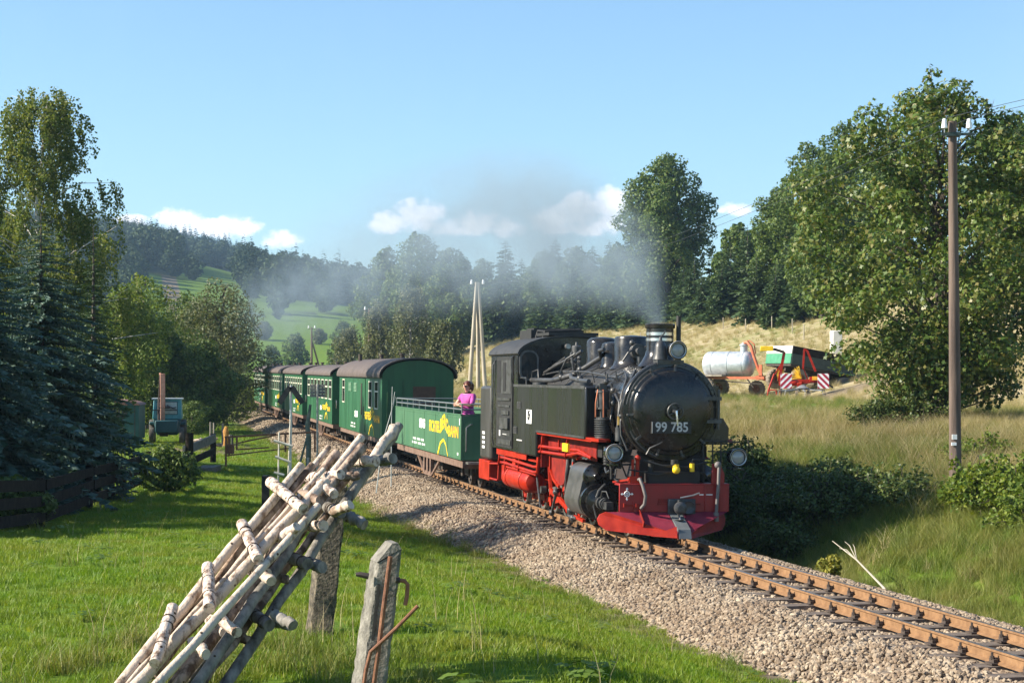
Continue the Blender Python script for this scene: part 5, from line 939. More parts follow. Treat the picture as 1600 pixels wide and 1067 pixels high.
        mb = MB(); mb.tube([(-3.35, Y * .96, 1.18), (-3.3, Y * 1.0, .9), (-3.45, Y * .97, .62), (-3.3, Y * .95, .35)], .028, 7); mb.tube([(-2.85, Y * .98, 1.2), (-2.8, Y * 1.02, .95), (-2.82, Y * 1.0, .62)], .03, 7); mb.sphere((-3.0, Y * .98, .3), .08, 8, 6); mb.sphere((-2.75, Y * 1.0, .18), .07, 8, 6); mb.cyl((-3.1, Y * 1.0, .2), (-2.5, Y * 1.0, .2), .03, 8); mb.beam((-4.5, Y * .98, .12), (-4.1, Y * 1.0, .55), .035, .05); mb.sphere((-4.1, Y * 1.0, .55), .06, 8, 6); mb.sphere((-4.5, Y * .98, .15), .06, 8, 6); mb.cyl((-5.35, Y * .9, .52), (-5.35, Y * 1.0, .52), .07, 10); mb.tube([(-5.9, Y * .95, .75), (-5.6, Y * 1.0, .6), (-5.35, Y * 1.0, .2)], .02, 6); P('drain_gear', mb, grey_m)
        mb = MB()
        for x in (-4.05, -5.05, -6.05, -7.05): mb.beam((x, Y * .5, .85), (x + .05, Y * .52, .25), .08, .05); mb.prism([(x + .02, .15), (x + .12, .12), (x + .12, .6), (x + .02, .6)], min(Y * .42, Y * .50), max(Y * .42, Y * .50), 'xz')
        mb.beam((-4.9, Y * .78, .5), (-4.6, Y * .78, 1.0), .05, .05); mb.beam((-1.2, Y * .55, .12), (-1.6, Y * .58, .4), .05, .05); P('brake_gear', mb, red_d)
    mb = MB(); mb.box(-11.0, -10.75, -.9, .9, .50, .84); P('rear_beam', mb, red); mb = MB(); mb.box(-11.35, -10.95, -.12, .12, .48, .68); mb.cyl((-11.3, 0, .58), (-11.75, 0, .58), .06, 10); P('rear_coupler', mb, dark_m)
    return T
LOCO = build_loco()

# ------------------------------------------------------------------ wagons
def logo(par, xc, zc, w, y=-1.125, spur=True):
    """the railway's name in two yellows with the little hill under it"""
    h = w * .066
    for body, a, b, m_, sc, rise in (('FICHTEL', -.5, -.10, yellow, 1.0, 0.), ('BERG', -.10, .17, yellow, 1.25, .55), ('BAHN', .17, .5, orange_y, .95, 0.)):
        c = (a + b) / 2 * w; ww = (b - a) * w; me = text_mesh(body, h * 1.25 * sc, .010 * w / 4); xs = [v.co.x for v in me.vertices]; f = ww * .97 / (max(xs) - min(xs))
        for v in me.vertices:
            x = v.co.x * f; t = abs(x) / (ww / 2); yy = v.co.y + (h * rise * (1 - t) if rise else 0) + (h * .06 if a < -.2 else -h * .10 if a > .1 else h * .1); v.co = Vector((xc + c + x, y, zc + yy))
        me.materials.clear(); me.materials.append(m_); obj_from_mesh('logo_lettering', me, par)
    mb = MB(); pts = [(xc - .17 * w, y - .001, zc - h * 2.1), (xc - .08 * w, y - .001, zc - h * 1.15), (xc + .02 * w, y - .001, zc - h * .85), (xc + .10 * w, y - .001, zc - h * 1.2), (xc + .17 * w, y - .001, zc - h * 2.1)]
    for i in range(4): mb.beam(pts[i], pts[i + 1], .006, .085 - .017 * i, (0, 0, 1))
    mb.build('logo_hill', yellow, par)
def marks(par, xc, zc, y, rows=2, n=7, w=.09, h=.05, name='data_marks'):
    mb = MB()
    for r in range(rows):
        for k in range(n):
            if (k * 7 + r * 3) % 5: mb.box(xc + k * w * 1.5, xc + k * w * 1.5 + w * (.6 + .4 * ((k + r) % 2)), y - .003, y, zc - r * h * 1.8, zc - r * h * 1.8 + h)
    return mb.build(name, letter_w, par)
def bogie(T, x):
    mb = MB()
    for s in (-1, 1):
        mb.beam((x - .95, s * .58, .42), (x + .95, s * .58, .42), .05, .12)
        for dx in (-.65, .65): mb.box(x + dx - .12, x + dx + .12, s * .58 - .09, s * .58 + .09, .22, .46)
        mb.box(x - .25, x + .25, s * .58 - .08, s * .58 + .08, .28, .5)
    mb.box(x - .12, x + .12, -.6, .6, .42, .58); o = mb.build('bogie', dark_m, T)
    for dx in (-.65, .65):
        m2 = MB()
        for s in (-1, 1): m2.lathe([(.29, 0), (.31, .0), (.31, .02), (.285, .03), (.28, .10), (.08, .07)], (x + dx, s * .36, .285), (0, s, 0), 20)
        m2.cyl((x + dx, -.6, .285), (x + dx, .6, .285), .05, 8); m2.build('wheelset', dark_m, o)
def underframe(T, L, truss=True):
    mb = MB()
    for s in (-1, 1):
        mb.box(-L + .05, -.05, s * 1.02 - .04, s * 1.02 + .04, .52, .68)
    mb.box(-.15, -.05, -1.0, 1.0, .50, .68); mb.box(-L + .05, -L + .15, -1.0, 1.0, .50, .68); mb.build('underframe', solebar_m, T)
    if truss:
        for s in (-1, 1):
            y = s * 1.0; mb = MB()
            mb.beam((-L * .34, y, .50), (-L * .44, y, .12), .05, .06); mb.beam((-L * .66, y, .50), (-L * .56, y, .12), .05, .06); mb.beam((-L * .44, y, .12), (-L * .56, y, .12), .06, .10); mb.box(-L * .46, -L * .445, y - .04, y + .04, .12, .52); mb.box(-L * .555, -L * .54, y - .04, y + .04, .12, .52); mb.box(-L * .51, -L * .49, y - .04, y + .04, .12, .52)
            mb.build('truss', solebar_m, T)
    mb = MB(); mb.cyl((-L * .45, .3, .36), (-L * .6, .3, .36), .16, 14); mb.box(-L * .58, -L * .46, -.7, -.2, .22, .5); mb.box(-L + .2, -.2, -.06, .06, .42, .52)
    for x in (-.1, -L + .1):
        d = 1 if x > -1 else -1; mb.cyl((x, 0, .55), (x + d * .62, 0, .55), .06, 10); mb.box(x + d * .5, x + d * .6, -.16, .16, .47, .63); mb.tube([(x, -.35, .6), (x + d * .25, -.35, .45), (x + d * .45, -.32, .35), (x + d * .5, -.3, .55)], .03, 6)
    mb.build('running_gear', dark_m, T)
    bogie(T, -L * .16); bogie(T, -L * .84)
def build_open_wagon():
    T = on_track('open_wagon', 'open green viewing wagon with railings right behind the engine', 'railway wagon', 42.65, 53.7); L = 11.3
    mb = MB(); mb.box(-L, 0, -1.12, -1.06, .70, 1.72); mb.box(-L, 0, 1.06, 1.12, .70, 1.72); mb.box(-L, -L + .06, -1.06, 1.06, .70, 1.72); mb.box(-.06, 0, -1.06, 1.06, .70, 1.72); b = mb.build('body', green_o, T, bevel=.008)
    mb = MB(); mb.box(-L + .06, -.06, -1.06, 1.06, .70, .80); mb.build('floor', wood_dark, T)
    mb = MB()
    for s in (-1, 1): mb.box(-L, 0, s * 1.09 - .04, s * 1.09 + .04, 1.722, 1.75)
    for x in (-L, -.05): mb.box(x, x + .05, -1.05, 1.05, 1.722, 1.75)
    mb.build('top_trim', green_o, b)
    mb = MB()
    for z in (1.86, 1.98):
        for s in (-1, 1): mb.cyl((-L + .05, s * 1.09, z), (-.05, s * 1.09, z), .016, 8)
        for x in (-L + .05, -.05): mb.cyl((x, -1.09, z), (x, 1.09, z), .016, 8)
    for i in range(11):
        for s in (-1, 1): mb.cyl((-.05 - i * (L - .1) / 10, s * 1.09, 1.75), (-.05 - i * (L - .1) / 10, s * 1.09, 1.98), .013, 6)
    for y in (-.55, 0, .55):
        for x in (-L + .05, -.05): mb.cyl((x, y, 1.75), (x, y, 1.98), .013, 6)
    mb.build('railing', M('grey_railing', (.16, .18, .18), .45, .3), T)
    mb = MB()
    for s in (-1, 1):
        for x in (-1.9, -3.77, -5.65, -7.55, -9.4): mb.box(x - .012, x + .012, s * 1.123 - .004, s * 1.123 + .004, .72, 1.70)
        for i in range(44): mb.sphere((-.15 - i * .25, s * 1.121, 1.66), .012, 5, 4); mb.sphere((-.15 - i * .25, s * 1.121, .74), .012, 5, 4)
    mb.build('seams_and_rivets', green_o, b)
    mb = MB()
    for x in (-9.6, -7.6, -5.6, -3.6): mb.box(x - .22, x + .22, -.9, .9, 1.18, 1.24); mb.box(x - .03, x + .03, -.9, .9, 1.24, 1.62); mb.box(x - .18, x + .18, -.8, -.7, .80, 1.18); mb.box(x - .18, x + .18, .7, .8, .80, 1.18)
    mb.build('benches', wood_dark, T)
    logo(b, -2.55, 1.34, 4.5); text_on('railway_letters', 'SDG', .30, letter_w, b, (-6.0, -1.121, 1.38), (1, 0, 0), (0, 0, 1), .004, .02, 1.7); marks(b, -7.8, .93, -1.121, 2, 16, .10, .06)
    mb = MB(); mb.box(-.20, -.14, -1.124, -1.121, 1.50, 1.66); mb.box(-.45, -.30, -1.124, -1.121, .80, .86); mb.build('data_marks', letter_w, b)
    mb = MB(); mb.tube([(.0, -1.0, .9), (.05, -1.0, .95), (.05, -1.0, 1.45), (.05, -.9, 1.52), (.0, -.85, 1.52)], .014, 6); mb.box(0, .35, -1.0, 1.0, .62, .67); mb.build('end_step', steel, T)
    mb = MB(); mb.beam((-L - .04, -1.0, .7), (-L - .04, -1.0, 1.75), .04, .04); [mb.box(-L - .08, -L, -1.08, -.95, .8 + .12 * i, .84 + .12 * i) for i in range(8)]; mb.build('end_ladder', dark_m, T)
    underframe(T, L); return T
def roof_arch(T, L, eave, ridge, over=.10, hw=1.22, name='roof'):
    k = 20; o_ = [(hw * math.cos(t), eave + (ridge - eave) * math.sin(t) ** .9) for t in np.linspace(0, math.pi, k)]; i_ = [(hw * .985 * math.cos(t), eave - .045 + (ridge - eave) * math.sin(t) ** .9) for t in np.linspace(math.pi, 0, k)]
    mb = MB(); mb.prism(o_ + i_, -L - over, over, 'yz'); return mb.build(name, roof_m, T, angle=50)
def body_box(T, L, eave, ridge, m_, hw=1.11, floor=.68):
    k = 18; sec = [(hw, floor)] + [(hw * math.cos(t), eave - .05 + (ridge - eave - .02) * math.sin(t) ** .9) for t in np.linspace(0, math.pi, k)] + [(-hw, floor)]
    mb = MB(); mb.prism(sec, -L, 0, 'yz'); return mb.build('body', m_, T, angle=50)
def side_window(par, x, z0, z1, w, s=-1, transom=True, pale=False):
    y = s * 1.112; mb = MB()
    for a, b, c, d in ((x - w / 2 - .035, x - w / 2, z0 - .035, z1 + .035), (x + w / 2, x + w / 2 + .035, z0 - .035, z1 + .035), (x - w / 2, x + w / 2, z0 - .035, z0), (x - w / 2, x + w / 2, z1, z1 + .035)): mb.box(a, b, y - .014, y + .014, c, d)
    if transom: mb.box(x - w / 2, x + w / 2, y - .012, y + .012, z0 + (z1 - z0) * .62, z0 + (z1 - z0) * .62 + .045)
    f = mb.build('window', cream, par, smooth=False); mb = MB(); mb.box(x - w / 2, x + w / 2, y - .004, y + .004, z0, z1); mb.build('pane', M('pale_window', (.42, .46, .45), .15, col2=(.6, .62, .6)) if pale else glass_m, f, smooth=False)
def build_van():
    T = on_track('baggage_van', 'dark roofed green baggage van behind the open wagon, with door and louvres', 'railway wagon', 56.95, 69.4); L = 12.6; body = body_box(T, L, 2.62, 3.17, green)
    roof_arch(T, L, 2.60, 3.19)
    mb = MB()
    for x in (-3.6, -9.0): mb.cyl((x, 0, 3.15), (x, 0, 3.33), .07, 10); mb.cyl((x, 0, 3.30), (x, 0, 3.35), .10, 10)
    mb.cyl((-10.4, -.6, 3.0), (-10.4, -.6, 3.36), .07, 10); mb.build('roof_vent', dark_m, T)
    side_window(body, -1.35, 1.60, 2.40, .80); side_window(body, -2.95, 1.60, 2.40, .80, pale=False); side_window(body, -11.1, 1.65, 2.42, .7); side_window(body, -1.35, 1.60, 2.40, .8, 1); side_window(body, -2.95, 1.6, 2.4, .8, 1)
    for x in (-7.2, -8.9):
        mb = MB(); [mb.box(x - .42, x + .42, -1.135, -1.112, 2.06 + .045 * i, 2.075 + .045 * i) for i in range(7)]; mb.build('louvre', M('pale_louvre', (.22, .36, .24), .5), body)
    mb = MB(); mb.box(-5.95, -4.3, -1.128, -1.108, .76, 2.50); d_ = mb.build('sliding_door', green, body); mb = MB(); mb.box(-5.3, -5.1, -1.15, -1.128, 1.3, 2.35); mb.cyl((-4.5, -1.15, 1.2), (-4.5, -1.15, 1.6), .015, 6); mb.build('door_rail', dark_m, d_)
    mb = MB()
    for x in (-.35, -4.25, -6.0, -7.9, -10.3): mb.box(x - .008, x + .008, -1.114, -1.108, .72, 2.5)
    mb.build('panel_seam', M('dark_seam', (.006, .04, .014), .6), body)
    mb = MB(); mb.box(-.003, .012, -.15, .55, 1.55, 2.3); w_ = mb.build('end_door_window', M('brown_board', (.06, .03, .018), .6), body)
    mb = MB()
    for y in (-.9, -.45, .7): mb.box(0, .02, y - .02, y + .02, .7, 2.5)
    mb.tube([(.02, -.95, 1.2), (.08, -.95, 1.2), (.08, -.95, 2.1), (.02, -.95, 2.1)], .014, 6); mb.build('end_rib', M('dark_green_trim', (.010, .06, .022), .5), body)
    logo(body, -2.45, 1.28, 4.0); text_on('railway_letters', 'SDG', .26, letter_w, body, (-6.9, -1.114, 1.28), (1, 0, 0), (0, 0, 1), .006, .02, 1.7); marks(body, -8.6, .92, -1.116, 2, 9, .11, .06)
    underframe(T, L); return T
def build_coach(Yf, Yr, label, nwin, first=None):
    T = on_track('passenger_coach', label, 'railway coach', Yf, Yr, 'green coaches at the rear of the train'); L = (track_pt(Yf, 0) - track_pt(Yr, 0)).length
    body = body_box(T, L, 2.62, 2.98, green); roof_arch(T, L, 2.60, 3.0)
    mb = MB()
    for x in (-L * .2, -L * .5, -L * .8): mb.cyl((x, 0, 2.97), (x, 0, 3.10), .06, 8); mb.cyl((x, 0, 3.08), (x, 0, 3.12), .10, 8)
    mb.build('roof_vent', dark_m, T)
    xs = np.linspace(-.75, -L + .75, nwin)
    for s in (-1, 1):
        for x in xs: side_window(body, x, 1.66, 2.36, (L - 1.5) / (nwin - 1) * .60, s)
    mb = MB(); mb.box(0, .02, -.42, .42, .75, 2.45); mb.build('end_door', M('dark_green_trim', (.010, .06, .022), .5), body); mb = MB(); mb.tube([(.02, -.95, 1.3), (.10, -.95, 1.45), (.06, -.95, 1.6)], .015, 6); mb.tube([(.0, .7, .7), (.05, .7, 1.6)], .015, 6); mb.box(0, .4, -.7, .7, .60, .66); mb.build('end_fittings', steel, T)
    mb = MB()
    for s in (-1, 1):
        mb.box(-L, 0, s * 1.114 - .006, s * 1.114 + .006, 1.56, 1.60); mb.box(-L, 0, s * 1.114 - .006, s * 1.114 + .006, 2.44, 2.48)
        for x in np.linspace(-1.5, -L + 1.5, 6): mb.box(x - .012, x + .012, s * 1.113 - .004, s * 1.113 + .004, .72, 1.56)
    mb.build('panel_strip', green, body)
    logo(body, -2.3, 1.25, 3.1, -1.118); text_on('railway_letters', 'SDG', .22, letter_w, body, (-4.6, -1.112, 1.22), (1, 0, 0), (0, 0, 1), .006, .02, 1.3); marks(body, -5.2, .86, -1.114, 2, 8, .11, .06)
    underframe(T, L); return T
build_open_wagon(); build_van()
build_coach(72.0, 82.9, 'first green passenger coach behind the baggage van', 7)
build_coach(85.6, 96.5, 'second green passenger coach behind the baggage van', 8)
build_coach(98.2, 109.6, 'third green passenger coach behind the baggage van', 8)
build_coach(112.2, 123.4, 'last green passenger coach of the train', 8)

# ------------------------------------------------------------------ the woman in the open wagon
def skin_mesh(name, joints, edges, mats, sub=2):
    """joints: name -> (x, y, z, rx, ry); one continuous skinned surface"""
    keys = list(joints); me = bpy.data.meshes.new(name); me.from_pydata([joints[k][:3] for k in keys], [(keys.index(a), keys.index(b)) for a, b in edges], [])
    o = bpy.data.objects.new(name, me); COL.objects.link(o); md = o.modifiers.new('skin', 'SKIN'); md.use_smooth_shade = True
    for i, k in enumerate(keys):
        sv = me.skin_vertices[0].data[i]; sv.radius = joints[k][3:5]; sv.use_root = (i == 0)
    s = o.modifiers.new('sub', 'SUBSURF'); s.levels = sub; s.render_levels = sub
    dg = bpy.context.evaluated_depsgraph_get(); out = bpy.data.meshes.new_from_object(o.evaluated_get(dg)); bpy.data.objects.remove(o)
    out.materials.clear(); out.materials.append(mats); out.polygons.foreach_set('use_smooth', [True] * len(out.polygons)); return out
def build_woman():
    skin = M('skin', (.52, .27, .19), .5, col2=(.58, .32, .23), scale=8); shirt = M('magenta_blouse', (.42, .05, .27), .75, col2=(.52, .08, .36), scale=9, bump=.4, bscale=14); hair = M('dark_red_hair', (.055, .012, .009), .4, col2=(.13, .03, .02), scale=14, stretch=(1, 1, .3), bump=.4); trs = M('dark_trousers', (.02, .02, .03), .8)
    Yc = 43.25; p = track_pt(Yc, -.82); T = thing('person', 'woman in a magenta blouse and sunglasses leaning on the wagon railing', 'person', (p.x, p.y, p.z + .80), R(-38))
    # local: x to her left, -y the way she faces
    J = {'pelvis': (0, 0, .90, .15, .11), 'waist': (0, .0, 1.06, .125, .095), 'chest': (0, -.03, 1.24, .15, .115), 'upper': (0, -.02, 1.36, .13, .09), 'neck0': (0, -.01, 1.43, .058, .056), 'neck': (0, -.03, 1.49, .050, .050), 'jaw': (0, -.06, 1.535, .060, .068), 'face': (0, -.045, 1.60, .073, .088), 'crown': (0, -.035, 1.665, .058, .07)}
    E_ = [('pelvis', 'waist'), ('waist', 'chest'), ('chest', 'upper'), ('upper', 'neck0'), ('neck0', 'neck'), ('neck', 'jaw'), ('jaw', 'face'), ('face', 'crown')]
    for s, S in ((1, 'l'), (-1, 'r')):
        J['hip' + S] = (s * .09, 0, .82, .095, .095); J['knee' + S] = (s * .10, -.01, .46, .060, .062); J['ankle' + S] = (s * .10, .02, .09, .04, .042); J['toe' + S] = (s * .11, -.13, .035, .038, .03)
        E_ += [('pelvis', 'hip' + S), ('hip' + S, 'knee' + S), ('knee' + S, 'ankle' + S), ('ankle' + S, 'toe' + S)]
        J['sh' + S] = (s * .165, -.02, 1.375, .056, .056)
        el = (s * .285, -.13, 1.155) if s < 0 else (s * .25, -.16, 1.16); wr = (s * .10, -.30, 1.165) if s < 0 else (s * -.02, -.29, 1.19); ha = (wr[0] - s * .07, wr[1] - .02, wr[2] + .005)
        J['el' + S] = (*el, .040, .040); J['fa' + S] = tuple(np.array(el) * .6 + np.array(wr) * .4) + (.038, .036); J['wr' + S] = (*wr, .025, .023); J['ha' + S] = (*ha, .030, .017)
        E_ += [('upper', 'sh' + S), ('sh' + S, 'el' + S), ('el' + S, 'fa' + S), ('fa' + S, 'wr' + S), ('wr' + S, 'ha' + S)]
        for i, (dz, ln) in enumerate(((.028, .062), (.010, .075), (-.010, .07), (-.027, .055))):
            k = f'f{i}{S}'; J[k + 'a'] = (ha[0] - s * .035, ha[1], ha[2] + dz, .0095, .009); J[k + 'b'] = (ha[0] - s * (.035 + ln * .55), ha[1] - .008, ha[2] + dz * 1.1 - .008, .0085, .008); J[k + 'c'] = (ha[0] - s * (.035 + ln), ha[1] + .002, ha[2] + dz * 1.1 - .03, .0075, .007)
            E_ += [('ha' + S, k + 'a'), (k + 'a', k + 'b'), (k + 'b', k + 'c')]
        J['th' + S + 'a'] = (wr[0] - s * .035, wr[1] - .012, wr[2] + .035, .0105, .010); J['th' + S + 'b'] = (wr[0] - s * .06, wr[1] - .02, wr[2] + .055, .009, .009); E_ += [('wr' + S, 'th' + S + 'a'), ('th' + S + 'a', 'th' + S + 'b')]
    me = skin_mesh('body', J, E_, skin); b = obj_from_mesh('body', me, T)
    mb = MB(); mb.prism([(-.012, 1.60), (-.022, 1.575), (.0, 1.562), (.022, 1.575), (.012, 1.60), (.006, 1.63), (-.006, 1.63)], -.165, -.10, 'xz')
    for s in (-1, 1): mb.sphere((s * .075, -.035, 1.595), (.012, .022, .032), 8, 6)
    mb.build('nose_and_ears', skin, b); mb = MB(); mb.sphere((0, -.126, 1.535), (.026, .010, .007), 10, 6); mb.build('lips', M('lips', (.35, .10, .09), .5), b)
    mb = MB()
    for s in (-1, 1): mb.sphere((s * .034, -.135, 1.615), (.028, .012, .020), 10, 6); mb.beam((s * .06, -.13, 1.62), (s * .08, -.03, 1.61), .006, .008)
    mb.beam((-.012, -.142, 1.62), (.012, -.142, 1.62), .006, .006); mb.build('sunglasses', M('black_lens', (.01, .01, .01), .1), T)
    mb = MB(); mb.sphere((0, -.02, 1.645), (.088, .100, .088), 16, 12)
    vs_ = []
    for v in mb.v:
        x, y, z = v
        if y < -.085 and z < 1.665: y = -.085 + (y + .085) * .2
        if y < -.02 and z < 1.62: y = -.02
        vs_.append((x, y, z))
    mb.v = vs_; mb.tube([(0, .05, 1.66), (0, .11, 1.67), (.0, .145, 1.62), (.0, .14, 1.53), (0, .12, 1.47)], [.05, .035, .045, .035, .012], 10); mb.sphere((0, .04, 1.58), (.07, .06, .06), 10, 8)
    for s in (-1, 1): mb.tube([(s * .07, -.07, 1.68), (s * .085, -.05, 1.62), (s * .078, -.03, 1.56)], [.02, .018, .006], 6)
    mb.build('hair', hair, T)
    K = {'a': (0, -.005, .80, .175, .135), 'b': (0, 0, .95, .165, .125), 'c': (0, -.005, 1.08, .150, .115), 'd': (0, -.035, 1.23, .175, .14), 'e': (0, -.02, 1.345, .155, .108), 'f': (0, -.0, 1.405, .085, .075)}; G = [('a', 'b'), ('b', 'c'), ('c', 'd'), ('d', 'e'), ('e', 'f')]
    for s, S in ((1, 'l'), (-1, 'r')):
        el = (s * .285, -.13, 1.155) if s < 0 else (s * .25, -.16, 1.16); K['s' + S] = (s * .165, -.02, 1.375, .072, .07); K['u' + S] = (s * .165 * .5 + el[0] * .5, -.02 * .5 + el[1] * .5, 1.375 * .5 + el[2] * .5, .064, .062); G += [('e', 's' + S), ('s' + S, 'u' + S)]
        if s > 0: K['v' + S] = (el[0] - .01, el[1] - .01, el[2] + .02, .058, .056); G.append(('u' + S, 'v' + S))
    obj_from_mesh('blouse', skin_mesh('blouse', K, G, shirt), T)
    Q = {'p': (0, 0, .90, .16, .125)}; H = []
    for s, S in ((1, 'l'), (-1, 'r')):
        for nm, z, r in (('h', .80, .105), ('k', .46, .072), ('n', .12, .06)): Q[nm + S] = (s * (.09 + .01 * (z < .7)), 0, z, r, r)
        H += [('p', 'h' + S), ('h' + S, 'k' + S), ('k' + S, 'n' + S)]
    obj_from_mesh('trousers', skin_mesh('trousers', Q, H, trs), T)
build_woman()
# ------------------------------------------------------------------ things on the lawn
def P3(u, v, Y): return Vector(((u - 800) / F_PX * Y, Y, EYE - (v - HZ) * Y / F_PX))
pole_light = M('peeled_pole', (.20, .135, .09), .8, col2=(.56, .46, .37), scale=15, bump=.5, bscale=40, contrast=(.36, .50), stretch=(1, 1, .55))
pole_brown = M('barked_pole', (.10, .06, .04), .9, col2=(.42, .31, .235), scale=11, bump=.9, bscale=26, contrast=(.42, .58), stretch=(1, 1, .55))
pole_grey = M('grey_pole', (.075, .066, .056), .88, col2=(.28, .26, .23), scale=12, bump=.7, bscale=26, contrast=(.36, .62), stretch=(1, 1, .45))
rung_m = M('birch_rung', (.16, .10, .07), .85, col2=(.60, .49, .41), scale=22, bump=.8, bscale=34, contrast=(.38, .52), stretch=(1, 1, 1))
knot_m = M('knot', (.05, .03, .02), .9)
def log(name, a, b, r0, r1, m, par, n=10, wob=.009, seed=0, knots=5, half=False):
    """a round pole, slightly crooked, with a few knots and sawn ends"""
    rng = random.Random(seed); a, b = Vector(a), Vector(b); k = 9; pts = []; rr = []
    for i in range(k):
        t = i / (k - 1); w = wob * (0 if i in (0, k - 1) else 1); pts.append(a.lerp(b, t) + Vector((rng.uniform(-w, w), rng.uniform(-w, w), rng.uniform(-w, w)))); rr.append((r0 + (r1 - r0) * t) * rng.uniform(.95, 1.06))
    mb = MB(); mb.tube(pts, rr, n)
    o = mb.build(name, m, par, angle=60)
    if knots:
        q = MB(); d = (b - a).normalized(); s1 = d.cross(Vector((0, 1, 0))).normalized(); s2 = d.cross(s1)
        for i in range(knots):
            t = rng.uniform(.05, .95); ang = rng.uniform(0, 6.28); j = min(k - 2, int(t * (k - 1))); c = pts[j].lerp(pts[j + 1], t * (k - 1) - j); dr = s1 * math.cos(ang) + s2 * math.sin(ang); R_ = r0 + (r1 - r0) * t; q.cyl(c + dr * R_ * .9, c + dr * R_ * 1.07, .010, 7, .006)
        q.build('knots', knot_m, o)
    return o
def rung(par, a, b, r, m, seed):
    a, b = Vector(a), Vector(b); o = log('rung', a, b, r, r * .95, m, par, 12, .004, seed, 4); q = MB()
    for t in (.22, .34, .70):
        c = a.lerp(b, t); q.ring(c, (b - a), r * 1.0, .004, 14, 5)
    q.build('bark_rings', knot_m, o)
def build_racks():
    def root(label, u, v, Y): return thing('hay_rack', label, 'hay rack', tuple(P3(u, v, Y)), 0, 'hay racks leaning on the concrete post')
    def rel(T, name, a, b, *k, **kw): return log(name, Vector(a) - T.location, Vector(b) - T.location, *k, **kw)
    # front ladder of pale poles
    T = root('front hay rack of pale round poles with four thick birch rungs', 200, 1075, 10.5)
    rel(T, 'pole', P3(158, 1105, 10.4), P3(471, 727, 11.9), .034, .031, pole_light, T, seed=1, knots=10); rel(T, 'pole', P3(166, 1108, 10.5), P3(488, 726, 11.98), .022, .024, pole_brown, T, seed=2)
    rel(T, 'pole', P3(183, 1100, 10.3), P3(509, 752, 11.75), .037, .034, pole_light, T, seed=3, knots=12); rel(T, 'pole', P3(176, 1096, 10.42), P3(506, 733, 11.86), .015, .017, pole_light, T, seed=4)
    for i, (a, b) in enumerate((((423, 753), (474, 795)), ((378, 818), (404, 874)), ((325, 885), (327, 950)), ((270, 948), (242, 1036)))):
        Y = 11.62 - .32 * i; rung(T, P3(*a, Y + .12) - T.location, P3(*b, Y - .30) - T.location, .036, rung_m, 20 + i)
    # middle ladder
    T = root('middle hay rack of barked poles lying between the other two', 285, 1060, 10.7)
    rel(T, 'pole', P3(255, 1100, 10.55), P3(567, 697, 12.2), .034, .033, pole_brown, T, seed=6, knots=10); rel(T, 'pole', P3(262, 1085, 10.6), P3(565, 683, 12.28), .018, .030, pole_light, T, seed=7)
    rel(T, 'pole', P3(232, 1060, 10.9), P3(514, 698, 12.42), .022, .021, pole_light, T, seed=8); rel(T, 'pole', P3(240, 1056, 10.9), P3(526, 707, 12.4), .024, .030, pole_brown, T, seed=9)
    rel(T, 'pole', P3(292, 1090, 10.5), P3(490, 800, 11.75), .034, .033, pole_grey, T, seed=10)
    for i, (a, b, Y, r, m_) in enumerate((((225, 1090), (497, 790), 11.5, .026, pole_light), ((246, 1095), (520, 745), 12.0, .024, pole_brown), ((210, 1080), (540, 712), 12.3, .020, pole_light), ((268, 1080), (545, 742), 12.35, .030, pole_brown), ((305, 1085), (520, 790), 12.1, .024, pole_brown), ((200, 1085), (460, 790), 11.9, .022, pole_brown))): rel(T, 'pole', P3(*a, Y - 1.4), P3(*b, Y), r * 1.05, r, m_, T, seed=90 + i, knots=5)
    for i, (a, b) in enumerate((((478, 748), (533, 741)), ((456, 822), (506, 821)), ((391, 889), (417, 896)), ((328, 968), (352, 988)))):
        Y = 12.05 - .34 * i; rung(T, P3(*a, Y + .16) - T.location, P3(*b, Y - .12) - T.location, .036, rung_m, 30 + i)
    for i, (a, b) in enumerate((((531, 745), (561, 742)), ((418, 864), (436, 868)), ((417, 897), (450, 905)), ((365, 992), (388, 1000)))): rel(T, 'rung', P3(*a, 12.0 - .3 * i), P3(*b, 12.0 - .3 * i), .030, .028, pole_brown, T, seed=60 + i, knots=2)
    for i, (a, b, m_) in enumerate((((497, 752), (522, 772), rung_m), ((436, 842), (464, 822), rung_m), ((398, 886), (424, 908), pole_light), ((340, 962), (370, 988), rung_m), ((428, 958), (458, 977), pole_grey), ((520, 800), (548, 788), pole_light), ((470, 770), (500, 782), pole_brown), ((300, 1000), (322, 1022), rung_m))):
        Y = 11.75 - (a[1] - 750) * .0045; rel(T, 'stub', P3(*a, Y + .05), P3(*b, Y - .1), .033, .032, m_, T, seed=120 + i, knots=2)
    # rear ladder, grey
    T = root('rear hay rack with one long weathered grey pole reaching highest', 360, 1060, 10.9)
    rel(T, 'pole', P3(332, 1098, 10.7), P3(586, 716, 12.45), .036, .034, pole_grey, T, seed=11, knots=8); rel(T, 'pole', P3(560, 757, 12.3), P3(616, 667, 12.75), .036, .037, pole_light, T, seed=12, knots=6); rel(T, 'pole', P3(575, 740, 12.5), P3(624, 664, 12.85), .032, .032, pole_grey, T, seed=13, knots=2)
    rel(T, 'pole', P3(272, 1098, 10.75), P3(487, 806, 12.1), .028, .026, pole_grey, T, seed=14)
    for i, (a, b, m_) in enumerate((((522, 722), (588, 720), rung_m), ((512, 793), (533, 801), pole_grey), ((452, 870), (481, 881), pole_grey), ((392, 956), (421, 977), pole_grey))):
        Y = 12.3 - .4 * i; rung(T, P3(*a, Y + .12) - T.location, P3(*b, Y - .14) - T.location, .038, m_, 40 + i)
